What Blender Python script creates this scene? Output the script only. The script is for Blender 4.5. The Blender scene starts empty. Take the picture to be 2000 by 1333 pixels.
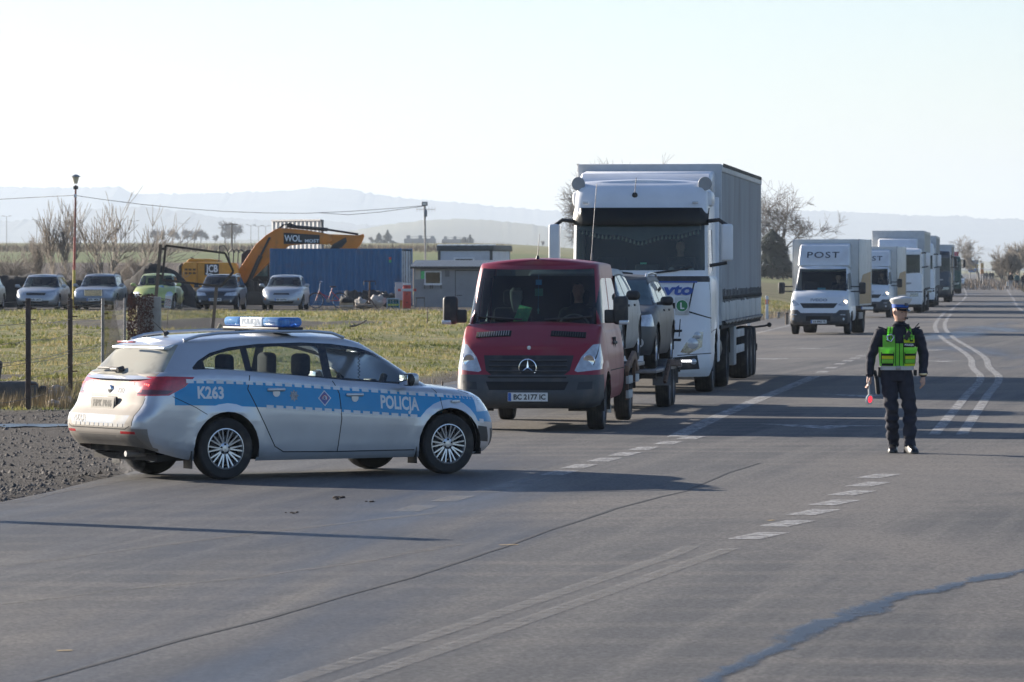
import bpy, bmesh, math, random
import numpy as np
from mathutils import Vector, Matrix, noise as mnoise
from mathutils.bvhtree import BVHTree
R = math.radians
SC = bpy.context.scene
COL = SC.collection
FPX, HORY, HC = 9500.0, 525.0, 2.15          # focal length in photo pixels, horizon row, eye height in metres

# ------------------------------------------------------------------ camera
cd = bpy.data.cameras.new('camera'); cam = bpy.data.objects.new('camera', cd); COL.objects.link(cam)
cd.sensor_width = 36.0; cd.lens = FPX/2000*36
cam.location = (0, 0, HC)
cam.rotation_euler = (R(90)-math.atan((666.5-HORY)/FPX), 0, 0)
cd.clip_start = 0.5; cd.clip_end = 30000
cd.dof.use_dof = True; cd.dof.focus_distance = 56; cd.dof.aperture_fstop = 11.0
SC.camera = cam

# ------------------------------------------------------------------ sky and sun
SUN_EL = 17.0
SUN_AZ = Vector((-0.80, 0.60, 0))             # horizontal direction towards the sun
w = bpy.data.worlds.new('World'); SC.world = w; w.use_nodes = True
nt = w.node_tree; bg = nt.nodes['Background']
sky = nt.nodes.new('ShaderNodeTexSky'); sky.sky_type = 'NISHITA'; sky.sun_disc = False
sky.sun_elevation = R(SUN_EL); sky.sun_rotation = math.atan2(SUN_AZ.x, SUN_AZ.y)
sky.air_density = 1.0; sky.dust_density = 0.35; sky.ozone_density = 3.0; sky.altitude = 100
tint = nt.nodes.new('ShaderNodeMix'); tint.data_type = 'RGBA'; tint.blend_type = 'MULTIPLY'; tint.inputs[0].default_value = 1.0; tint.inputs[7].default_value = (1.0, .965, 1.05, 1)
nt.links.new(sky.outputs[0], tint.inputs[6]); nt.links.new(tint.outputs[2], bg.inputs[0]); bg.inputs[1].default_value = 0.064
sd = bpy.data.lights.new('sun', 'SUN'); sun = bpy.data.objects.new('sun', sd); COL.objects.link(sun)
sd.energy = 5.0; sd.angle = R(0.55); sd.color = (1.0, 0.90, 0.77)
sdir = Vector((SUN_AZ.x*math.cos(R(SUN_EL)), SUN_AZ.y*math.cos(R(SUN_EL)), math.sin(R(SUN_EL))))
sun.rotation_euler = sdir.to_track_quat('Z', 'Y').to_euler(); sun.location = (-60, 60, 60)
SC.view_settings.view_transform = 'Standard'; SC.view_settings.look = 'None'
SC.view_settings.exposure = 1.38; SC.view_settings.gamma = 1.0; SC.view_settings.use_curve_mapping = False
SC.cycles.volume_bounces = 0; SC.cycles.max_bounces = 8; SC.cycles.transparent_max_bounces = 16

# ------------------------------------------------------------------ helpers
def at(px, py, z=0.0):
    """photo pixel -> point on the horizontal plane z"""
    s = (py-HORY)/(HC-z); return Vector(((px-1000)/s, FPX/s, z))
def atd(px, py, D):
    return Vector(((px-1000)*D/FPX, D, HC-(py-HORY)*D/FPX))
def curve1(pts):
    """monotone smooth interpolation through (x, y) points"""
    xs = [p[0] for p in pts]; ys = [p[1] for p in pts]; n = len(xs)
    if n == 1: return lambda x: ys[0]
    d = [(ys[i+1]-ys[i])/(xs[i+1]-xs[i]) for i in range(n-1)]
    m = [d[0]]+[0 if d[i-1]*d[i] <= 0 else 2*d[i-1]*d[i]/(d[i-1]+d[i]) for i in range(1, n-1)]+[d[-1]]
    def f(x):
        if x <= xs[0]: return ys[0]
        if x >= xs[-1]: return ys[-1]
        lo, hi = 0, n-1
        while hi-lo > 1:
            k = (lo+hi)//2
            if xs[k] <= x: lo = k
            else: hi = k
        h = xs[lo+1]-xs[lo]; t = (x-xs[lo])/h
        return ((2*t**3-3*t**2+1)*ys[lo]+(t**3-2*t*t+t)*h*m[lo]+(-2*t**3+3*t*t)*ys[lo+1]+(t**3-t*t)*h*m[lo+1])
    return f
def lerp(a, b, t): return a+(b-a)*t
def sstep(a, b, x):
    t = max(0.0, min(1.0, (x-a)/(b-a))); return t*t*(3-2*t)
def nz(x, y, z=0.0): return mnoise.noise(Vector((x, y, z)))

def thing(name, label, cat, loc=(0, 0, 0), rotz=0.0, group=None):
    o = bpy.data.objects.new(name, None); COL.objects.link(o); o.empty_display_size = .2
    o.location = loc; o.rotation_euler = (0, 0, rotz); o['label'] = label; o['category'] = cat
    if group: o['group'] = group
    return o
def tag(o, label, cat, group=None):
    o['label'] = label; o['category'] = cat
    if group: o['group'] = group
    return o
def struct(o, kind='structure'): o['kind'] = kind; return o
def sub(name, parent, loc=(0, 0, 0), rot=(0, 0, 0)):
    o = bpy.data.objects.new(name, None); COL.objects.link(o); o.parent = parent; o.location = loc; o.rotation_euler = rot
    o.empty_display_size = .1; return o
def obj(name, bm, mats, parent=None, smooth=True, loc=None, rot=None, ang=35):
    me = bpy.data.meshes.new(name); bm.normal_update()
    if smooth:
        for f in bm.faces: f.smooth = True
        ca = math.cos(R(ang))
        for e in bm.edges:
            if len(e.link_faces) == 2 and e.link_faces[0].normal.dot(e.link_faces[1].normal) < ca: e.smooth = False
    bm.to_mesh(me); bm.free()
    return mobj(name, me, mats, parent, loc, rot)
def mobj(name, me, mats, parent=None, loc=None, rot=None):
    if not isinstance(mats, (list, tuple)): mats = [mats]
    if not me.materials:
        for m in mats: me.materials.append(m)
    o = bpy.data.objects.new(name, me); COL.objects.link(o)
    if parent: o.parent = parent
    if loc is not None: o.location = loc
    if rot is not None: o.rotation_euler = rot
    return o
def copy_tree(o, parent=None):
    c = o.copy(); COL.objects.link(c)
    if parent: c.parent = parent
    for ch in o.children: copy_tree(ch, c)
    return c
def B(): return bmesh.new()
def setm(faces, i):
    for f in faces: f.material_index = i
def bx(bm, x0, x1, y0, y1, z0, z1, bev=0.0, seg=2, m=0, rot=None, piv=None):
    """axis aligned box, optionally bevelled and rotated about a pivot"""
    vs = [bm.verts.new((x, y, z)) for x in (x0, x1) for y in (y0, y1) for z in (z0, z1)]
    q = [(0, 1, 3, 2), (4, 6, 7, 5), (0, 4, 5, 1), (2, 3, 7, 6), (0, 2, 6, 4), (1, 5, 7, 3)]
    fs = [bm.faces.new([vs[i] for i in f]) for f in q]
    geo = vs
    if bev > 0:
        es = list({e for f in fs for e in f.edges})
        r = bmesh.ops.bevel(bm, geom=es, offset=bev, segments=seg, affect='EDGES', profile=.5)
        geo = list({v for f in r['faces'] for v in f.verts} | {v for v in vs if v.is_valid})
        fs = list({f for v in geo for f in v.link_faces})
    setm(fs, m)
    if rot is not None:
        p = Vector(piv) if piv is not None else Vector(((x0+x1)/2, (y0+y1)/2, (z0+z1)/2))
        for v in geo: v.co = rot @ (v.co-p)+p
    return geo
def RX(a): return Matrix.Rotation(R(a), 3, 'X')
def RY(a): return Matrix.Rotation(R(a), 3, 'Y')
def RZ(a): return Matrix.Rotation(R(a), 3, 'Z')
def ring(bm, c, u, v, ru, rv, n, ph=0.0):
    return [bm.verts.new(c+u*(ru*math.cos(ph+2*math.pi*i/n))+v*(rv*math.sin(ph+2*math.pi*i/n))) for i in range(n)]
def skin(bm, r0, r1, m=0):
    n = len(r0)
    for i in range(n):
        f = bm.faces.new((r0[i], r0[(i+1) % n], r1[(i+1) % n], r1[i])); f.material_index = m
def cyl(bm, p0, p1, r0, r1=None, n=12, m=0, caps=True):
    p0 = Vector(p0); p1 = Vector(p1); r1 = r0 if r1 is None else r1
    d = (p1-p0).normalized(); u = d.orthogonal().normalized(); v = d.cross(u)
    a = ring(bm, p0, u, v, r0, r0, n); b = ring(bm, p1, u, v, max(r1, 1e-4), max(r1, 1e-4), n)
    skin(bm, a, b, m)
    if caps:
        f = bm.faces.new(a[::-1]); f.material_index = m; f = bm.faces.new(b); f.material_index = m
def tube(bm, pts, r, n=8, m=0, closed=False, r1=None):
    pts = [Vector(p) for p in pts]; k = len(pts); rs = []
    u = None
    for i, p in enumerate(pts):
        a = pts[i-1] if (i > 0 or closed) else p; b = pts[(i+1) % k] if (i < k-1 or closed) else p
        d = (b-a).normalized()
        if u is None: u = d.orthogonal().normalized()
        u = (u-d*u.dot(d)); u = u.normalized() if u.length > 1e-6 else d.orthogonal().normalized()
        rr = r if r1 is None else lerp(r, r1, i/(k-1))
        rs.append(ring(bm, p, u, d.cross(u), rr, rr, n))
    for i in range(k-1): skin(bm, rs[i], rs[i+1], m)
    if closed: skin(bm, rs[-1], rs[0], m)
    else:
        f = bm.faces.new(rs[0][::-1]); f.material_index = m; f = bm.faces.new(rs[-1]); f.material_index = m
def lathe(bm, prof, c=(0, 0, 0), axis='Y', n=24, m=0, closed=False, caps=True):
    """prof: (radius, along-axis) pairs"""
    c = Vector(c)
    u, v, a = {'Y': (Vector((1, 0, 0)), Vector((0, 0, 1)), Vector((0, 1, 0))), 'Z': (Vector((1, 0, 0)), Vector((0, 1, 0)), Vector((0, 0, 1))),
               'X': (Vector((0, 1, 0)), Vector((0, 0, 1)), Vector((1, 0, 0)))}[axis]
    rs = [ring(bm, c+a*h, u, v, max(r, 1e-4), max(r, 1e-4), n) for r, h in prof]
    for i in range(len(rs)-1): skin(bm, rs[i], rs[i+1], m)
    if closed: skin(bm, rs[-1], rs[0], m)
    elif caps:
        f = bm.faces.new(rs[0][::-1]); f.material_index = m; f = bm.faces.new(rs[-1]); f.material_index = m
def prism(bm, poly, a0, a1, axis='Y', m=0, bev=0.0):
    """extrude a 2D polygon: axis Y takes (x,z), X takes (y,z), Z takes (x,y)"""
    def P(p, h): return {'Y': (p[0], h, p[1]), 'X': (h, p[0], p[1]), 'Z': (p[0], p[1], h)}[axis]
    a = [bm.verts.new(P(p, a0)) for p in poly]; b = [bm.verts.new(P(p, a1)) for p in poly]
    fs = [bm.faces.new(a[::-1]), bm.faces.new(b)]; n = len(poly)
    for i in range(n): fs.append(bm.faces.new((a[i], a[(i+1) % n], b[(i+1) % n], b[i])))
    bmesh.ops.recalc_face_normals(bm, faces=fs)
    if bev > 0:
        r = bmesh.ops.bevel(bm, geom=list({e for f in fs for e in f.edges}), offset=bev, segments=2, affect='EDGES', profile=.5)
        fs = list({f for f in fs if f.is_valid} | set(r['faces']))
    setm(fs, m)
def sheet(bm, poly, z, m=0):
    f = bm.faces.new([bm.verts.new((p[0], p[1], z)) for p in poly]); f.material_index = m
    if f.normal.z < 0: f.normal_flip()
    return f
def npmesh(name, V, F, mats, parent=None, smooth=False):
    """fast mesh from numpy arrays (F: n x 3 or n x 4)"""
    me = bpy.data.meshes.new(name); V = np.asarray(V, np.float32); F = np.asarray(F, np.int32); k = F.shape[1]
    me.vertices.add(len(V)); me.vertices.foreach_set('co', V.ravel())
    me.loops.add(F.size); me.loops.foreach_set('vertex_index', F.ravel())
    me.polygons.add(len(F)); me.polygons.foreach_set('loop_start', np.arange(0, F.size, k, dtype=np.int32))
    me.polygons.foreach_set('loop_total', np.full(len(F), k, np.int32))
    me.update(calc_edges=True)
    if smooth: me.polygons.foreach_set('use_smooth', np.ones(len(F), bool))
    return mobj(name, me, mats, parent)
_fontcache = {}
_side = bpy.data.scenes.new('workbench')
def side_eval(o):
    """evaluate one object alone in a side scene (fast)"""
    for q in list(_side.collection.objects): _side.collection.objects.unlink(q)
    _side.collection.objects.link(o); vl = _side.view_layers[0]; vl.update(); return vl.depsgraph
def text_mesh(s, size=1.0, bold=0.0, spacing=1.0, cond=1.0):
    """text as flat triangles: (list of (x,y)), (list of tris), centred"""
    key = (s, size, bold, spacing, cond)
    if key in _fontcache: return _fontcache[key]
    cu = bpy.data.curves.new('lettering', 'FONT'); cu.body = s; cu.size = size; cu.offset = bold; cu.space_character = spacing
    cu.align_x = 'CENTER'; cu.align_y = 'CENTER'; cu.resolution_u = 3
    o = bpy.data.objects.new('lettering', cu); dg = side_eval(o); me = o.evaluated_get(dg).to_mesh()
    me.calc_loop_triangles()
    V = [(v.co.x*cond, v.co.y) for v in me.vertices]; T = [tuple(t.vertices) for t in me.loop_triangles]
    o.evaluated_get(dg).to_mesh_clear(); bpy.data.objects.remove(o); bpy.data.curves.remove(cu)
    xs = [p[0] for p in V]; ys = [p[1] for p in V]
    cx, cy = (min(xs)+max(xs))/2, (min(ys)+max(ys))/2
    V = [(x-cx, y-cy) for x, y in V]
    _fontcache[key] = (V, T); return V, T
def text_obj(name, s, size, mat, parent, org, ux, uy, off=0.003, bold=0.0, spacing=1.0, cond=1.0, bvh=None, width=None):
    """lettering laid on the plane org + ux*x + uy*y, or cast onto a surface with bvh along -n"""
    V, T = text_mesh(s, size, bold, spacing, cond)
    if width:
        k = width/(max(p[0] for p in V)-min(p[0] for p in V)); V = [(p[0]*k, p[1]) for p in V]
    org = Vector(org); ux = Vector(ux); uy = Vector(uy); n = ux.cross(uy).normalized(); bm = B(); vs = []
    for x, y in V:
        p = org+ux*x+uy*y
        if bvh is not None:
            h = bvh.ray_cast(p+n*0.6, -n, 1.5)
            if h[0] is not None: p = h[0]
        vs.append(bm.verts.new(p+n*off))
    for t in T:
        try: bm.faces.new([vs[i] for i in t])
        except ValueError: pass
    return obj(name, bm, mat, parent, smooth=False)

# ------------------------------------------------------------------ materials
_M = {}
def M(name, col, rough=.6, metal=0.0, var=.10, scale=5.0, bump=0.0, bscale=60.0, dirt=None, coat=0.0, spec=.5, emit=None, detail=5.0, stretch=None, trans=0.0, sheen=0.0):
    """principled material with noise variation; dirt = (colour, amount 0..1, noise scale)"""
    if name in _M: return _M[name]
    m = bpy.data.materials.new(name); m.use_nodes = True; n = m.node_tree; N = n.nodes; L = n.links
    b = N['Principled BSDF']; b.inputs['Roughness'].default_value = rough; b.inputs['Metallic'].default_value = metal
    b.inputs['Specular IOR Level'].default_value = spec; b.inputs['Coat Weight'].default_value = coat; b.inputs['Coat Roughness'].default_value = .06
    b.inputs['Transmission Weight'].default_value = trans; b.inputs['Sheen Weight'].default_value = sheen
    tc = N.new('ShaderNodeTexCoord'); src = tc.outputs['Object']
    if stretch:
        mp = N.new('ShaderNodeMapping'); mp.inputs['Scale'].default_value = stretch; L.new(src, mp.inputs[0]); src = mp.outputs[0]
    no = N.new('ShaderNodeTexNoise'); no.inputs['Scale'].default_value = scale; no.inputs['Detail'].default_value = detail; L.new(src, no.inputs['Vector'])
    mr = N.new('ShaderNodeMapRange'); mr.inputs[1].default_value = .3; mr.inputs[2].default_value = .7
    mr.inputs[3].default_value = 1-var; mr.inputs[4].default_value = 1+var; L.new(no.outputs[0], mr.inputs[0])
    mx = N.new('ShaderNodeMix'); mx.data_type = 'RGBA'; mx.blend_type = 'MULTIPLY'; mx.inputs[0].default_value = 1.0
    mx.inputs[6].default_value = (*col, 1); L.new(mr.outputs[0], mx.inputs[7]); out = mx.outputs[2]
    if dirt:
        n2 = N.new('ShaderNodeTexNoise'); n2.inputs['Scale'].default_value = dirt[2]; n2.inputs['Detail'].default_value = 8; L.new(src, n2.inputs['Vector'])
        r2 = N.new('ShaderNodeMapRange'); r2.inputs[1].default_value = .62-.35*dirt[1]; r2.inputs[2].default_value = .82-.2*dirt[1]; r2.inputs[4].default_value = min(1, .35+dirt[1])
        L.new(n2.outputs[0], r2.inputs[0])
        m2 = N.new('ShaderNodeMix'); m2.data_type = 'RGBA'; L.new(r2.outputs[0], m2.inputs[0]); L.new(out, m2.inputs[6]); m2.inputs[7].default_value = (*dirt[0], 1); out = m2.outputs[2]
        mm = N.new('ShaderNodeMath'); mm.operation = 'MULTIPLY_ADD'; L.new(r2.outputs[0], mm.inputs[0]); mm.inputs[1].default_value = max(0, .85-rough)*.7; mm.inputs[2].default_value = rough
        L.new(mm.outputs[0], b.inputs['Roughness'])
    L.new(out, b.inputs['Base Color'])
    if bump:
        n3 = N.new('ShaderNodeTexNoise'); n3.inputs['Scale'].default_value = bscale; n3.inputs['Detail'].default_value = 4; L.new(src, n3.inputs['Vector'])
        bp = N.new('ShaderNodeBump'); bp.inputs['Strength'].default_value = bump; bp.inputs['Distance'].default_value = .02; L.new(n3.outputs[0], bp.inputs['Height']); L.new(bp.outputs[0], b.inputs['Normal'])
    if emit: b.inputs['Emission Color'].default_value = (*emit[0], 1); b.inputs['Emission Strength'].default_value = emit[1]
    _M[name] = m; return m
def GLASS(name, tint=(.6, .68, .68), ior=1.45, dirt=.04, dcol=(.35, .33, .3), drange=(.35, .75), rough=.02):
    """thin pane: see-through, mirror-like at grazing angles, a film of dust"""
    if name in _M: return _M[name]
    m = bpy.data.materials.new(name); m.use_nodes = True; n = m.node_tree; N = n.nodes; L = n.links
    N.remove(N['Principled BSDF']); o = N['Material Output']
    t = N.new('ShaderNodeBsdfTransparent'); t.inputs[0].default_value = (*tint, 1)
    g = N.new('ShaderNodeBsdfGlossy'); g.inputs['Roughness'].default_value = rough; g.inputs[0].default_value = (.95, .97, 1, 1)
    fr = N.new('ShaderNodeFresnel'); fr.inputs[0].default_value = ior
    m1 = N.new('ShaderNodeMixShader'); L.new(fr.outputs[0], m1.inputs[0]); L.new(t.outputs[0], m1.inputs[1]); L.new(g.outputs[0], m1.inputs[2])
    df = N.new('ShaderNodeBsdfDiffuse'); df.inputs[0].default_value = (*dcol, 1)
    tc = N.new('ShaderNodeTexCoord'); no = N.new('ShaderNodeTexNoise'); no.inputs['Scale'].default_value = 2.2; no.inputs['Detail'].default_value = 6; L.new(tc.outputs['Object'], no.inputs['Vector'])
    mr = N.new('ShaderNodeMapRange'); mr.inputs[1].default_value = drange[0]; mr.inputs[2].default_value = drange[1]; mr.inputs[3].default_value = dirt*.4; mr.inputs[4].default_value = dirt*1.6; L.new(no.outputs[0], mr.inputs[0])
    m2 = N.new('ShaderNodeMixShader'); L.new(mr.outputs[0], m2.inputs[0]); L.new(m1.outputs[0], m2.inputs[1]); L.new(df.outputs[0], m2.inputs[2])
    L.new(m2.outputs[0], o.inputs[0]); _M[name] = m; return m
GRIME = (.16, .135, .11)
PLASTIC = M('black_plastic', (.022, .023, .025), .55, var=.25, dirt=(GRIME, .18, 4))
RUBBER = M('tyre_rubber', (.018, .018, .019), .82, var=.3, scale=12, dirt=((.10, .085, .07), .3, 5))
DARK = M('dark_interior', (.012, .012, .013), .9, var=.2)
UNDER = M('underbody', (.02, .019, .018), .9, var=.4, dirt=(GRIME, .25, 5))
ALLOY = M('alloy', (.52, .53, .55), .32, metal=.85, var=.08, dirt=((.2, .17, .14), .15, 9))
STEELRIM = M('steel_rim', (.20, .20, .21), .5, metal=.5, dirt=(GRIME, .3, 7))
CHROME = M('chrome', (.78, .79, .8), .12, metal=1, var=.04)
PGLASS = GLASS('car_glass', (.26, .32, .32), dirt=.025)
CLEARG = GLASS('clear_side_glass', (.80, .86, .84), dirt=.03)
VANGLASS = GLASS('van_windscreen', (.55, .63, .62), dirt=.035)
DGLASS = GLASS('tinted_glass', (.16, .21, .21), dirt=.03)
SEAT = M('seat_cloth', (.022, .023, .027), .95, var=.2, scale=20)
WHITEP = M('white_plate', (.72, .73, .72), .5, var=.05, dirt=((.3, .27, .22), .2, 30))
BLACKINK = M('black_lettering', (.02, .02, .022), .5, var=.1)
WHITEINK = M('white_lettering', (.78, .79, .8), .5, var=.05)
LENS = M('lamp_lens', (.50, .53, .56), .15, metal=.25, var=.22, scale=11, coat=1.0)
REDLENS = M('red_lens', (.42, .012, .02), .18, var=.3, scale=20, coat=.8)
AMBER = M('amber_lens', (.7, .22, .02), .2, var=.15, coat=.6)
REDLIT = M('lit_red_lamp', (.6, .03, .03), .3, emit=((1, .06, .05), 2.2))
LAMPLIT = M('lit_headlamp', (.9, .8, .6), .3, emit=((1, .80, .5), 3.5))
DRL = M('lit_daytime_lamp', (.9, .9, .9), .3, emit=((1, 1, 1), 2.0))
STEEL = M('dull_steel', (.30, .30, .30), .45, metal=.8, var=.2, dirt=((.14, .08, .05), .25, 6))
RUST = M('rusty_steel', (.10, .055, .035), .85, var=.4, scale=9, bump=.3)
WOOD = M('weathered_wood', (.19, .14, .10), .85, var=.3, scale=8, stretch=(1, 1, .1), bump=.2)
CONCRETE = M('concrete', (.30, .29, .27), .9, var=.2, scale=6, bump=.3, dirt=((.14, .12, .10), .3, 3))
BARK = M('bark', (.115, .095, .08), .9, var=.3, scale=20)
# ================================================================== SETTING
LC = curve1([(0, -8.5), (30, -4.6), (50, -1.7), (65, .2), (85, 2.3), (160, 10), (220, 16.5), (240, 18.7), (275, 22.4), (350, 30), (560, 50), (1020, 94), (2200, 204)])
EDGE_L = curve1([(5, -14), (25, -8), (38, -5.6), (44.4, -4.75), (50.5, -4.1), (60, -3.3), (75, -2.6), (91, -1.3), (110, 1.2), (135, 3.2), (170, 6.9), (220, 12.3), (275, 18.2), (350, 25.8), (560, 45.6), (1020, 89), (2200, 198)])
EDGE_R = curve1([(5, 30), (60, 24), (110, 20), (170, 21), (235, 26.2), (350, 37.4), (580, 60), (1020, 101), (2200, 212)])
FAR_Z = curve1([(150, .45), (225, .45), (300, 1.25), (400, 2.35), (500, 3.1), (600, 3.9), (1000, 6.6), (1800, 11.5), (4000, 20), (12000, 30)])
def tz(x, y):
    e = EDGE_L(y)-x; er = x-EDGE_R(y)
    if er > -.4: return lerp(-.09, -.02+.05*nz(x*.3, y*.15), sstep(-.3, .6, er))
    if e < -.4: return -.09
    yy = y
    lot = .46*sstep(74, 185, y)*sstep(.6, 5, e)
    if y > 220: lot = lerp(lot, FAR_Z(y), sstep(.075, -.01, x/y)) if y > 225 else lot
    rough = sstep(72, 80, y)*(1-sstep(175, 190, y))*sstep(.5, 3, e)
    b = .17*nz(x*.35, y*.16)+.08*nz(x*1.1, y*.6, 3)
    g = .018*nz(x*1.3, y*1.1, 7)
    return lerp(-.09, .012, sstep(-.25, .25, e+.25*nz(x*.2, y*1.3, 5)))+lot+rough*b+(1-rough)*g*sstep(.2, .8, e)
MUDS = [(-10.6, 92, 2.2, 2.2), (-9.2, 106, 3.2, 2.0), (-8.6, 83.5, 1.2, 1.2), (-4.5, 118, 1.1, 1.8), (-9.8, 155, 5.2, 9), (-7.8, 148, 3.0, 5), (-6.8, 158, 3.5, 4)]
def zone(x, y):
    e = EDGE_L(y)-x; er = x-EDGE_R(y); k = .5*nz(x*.5, y*.25, 9)+.35*nz(x*1.7, y*.9, 2)
    mud = 0.0
    if er > 0: mud = 1-sstep(.5, 1.4, er+k)
    elif y < 88:
        bound = 73.5+ (0 if x < -6.4 else (x+6.4)*3.6)          # edge of the grass behind the gravel turn-out
        mud = 1-sstep(-.8, .8, y-bound+2.2*k)
        if e < 1.2: mud = max(mud, 1-sstep(.5, 1.2, e+k*.6))
    else: mud = 1-sstep(.6, 1.7, e+k)
    for mx, my, rx, ry in MUDS:
        d = ((x-mx)/rx)**2+((y-my)/ry)**2
        if d < 2: mud = max(mud, 1-sstep(.5, 1.1, d+k))
    if 186 < y < 262 and x < 3: mud = max(mud, sstep(187, 193, y+6*k))
    left = sstep(.075, .03, x/y) if y > 1 else 0
    pl = left*sstep(262, 275, y)*(1-sstep(455, 470, y)); gr = left*sstep(455, 470, y)*(1-sstep(640, 660, y))
    return mud, pl, gr
def build_ground():
    ys = np.concatenate([np.arange(8, 130, .8), np.arange(130, 262, 1.6), np.geomspace(264, 17000, 52)])
    xs = np.concatenate([-np.geomspace(18000, 34, 28), np.arange(-32, 16, .55), np.geomspace(17, 18000, 42)])
    V = []; Z = []
    for y in ys:
        for x in xs:
            V.append((x, y, tz(x, y))); Z.append((*zone(x, y), 1))
    nx = len(xs); F = []
    for j in range(len(ys)-1):
        for i in range(nx-1): F.append((j*nx+i, j*nx+i+1, (j+1)*nx+i+1, (j+1)*nx+i))
    m = bpy.data.materials.new('ground_mix'); m.use_nodes = True; n = m.node_tree; N = n.nodes; L = n.links; b = N['Principled BSDF']
    b.inputs['Roughness'].default_value = .95; b.inputs['Specular IOR Level'].default_value = .25
    tc = N.new('ShaderNodeTexCoord')
    def noise(sc, det=6, rough=.6):
        q = N.new('ShaderNodeTexNoise'); q.inputs['Scale'].default_value = sc; q.inputs['Detail'].default_value = det; q.inputs['Roughness'].default_value = rough; L.new(tc.outputs['Object'], q.inputs['Vector']); return q.outputs[0]
    def ramp(src, stops):
        r = N.new('ShaderNodeValToRGB'); L.new(src, r.inputs[0]); e = r.color_ramp.elements
        while len(e) < len(stops): e.new(.5)
        for q, (p, c) in zip(e, stops): q.position = p; q.color = (*c, 1)
        return r.outputs[0]
    def mix(f, a, c):
        q = N.new('ShaderNodeMix'); q.data_type = 'RGBA'; L.new(f, q.inputs[0]); L.new(a, q.inputs[6]); L.new(c, q.inputs[7]); return q.outputs[2]
    at_ = N.new('ShaderNodeAttribute'); at_.attribute_name = 'zone'; sp = N.new('ShaderNodeSeparateColor'); L.new(at_.outputs['Color'], sp.inputs[0])
    grass = ramp(noise(.35, 8, .7), [(.34, (.070, .082, .02)), (.45, (.13, .145, .04)), (.55, (.20, .18, .075)), (.68, (.28, .225, .11))])
    gravel = ramp(noise(9, 8, .75), [(.30, (.020, .017, .015)), (.5, (.052, .045, .039)), (.66, (.105, .093, .082)), (.8, (.17, .155, .14))])
    plough = ramp(noise(.6, 8, .7), [(.3, (.045, .034, .028)), (.7, (.095, .072, .058))])
    green = ramp(noise(.05, 6), [(.3, (.085, .12, .035)), (.7, (.13, .15, .05))])
    c = mix(sp.outputs[0], grass, gravel); c = mix(sp.outputs[1], c, plough); c = mix(sp.outputs[2], c, green); L.new(c, b.inputs['Base Color'])
    bp = N.new('ShaderNodeBump'); bp.inputs['Strength'].default_value = .8; bp.inputs['Distance'].default_value = .06; L.new(noise(7, 8, .8), bp.inputs['Height']); L.new(bp.outputs[0], b.inputs['Normal'])
    o = npmesh('ground', V, F, m, smooth=True)
    a = o.data.color_attributes.new('zone', 'FLOAT_COLOR', 'POINT'); a.data.foreach_set('color', np.array(Z, np.float32).ravel())
    return struct(o)
GROUND = build_ground()

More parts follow.
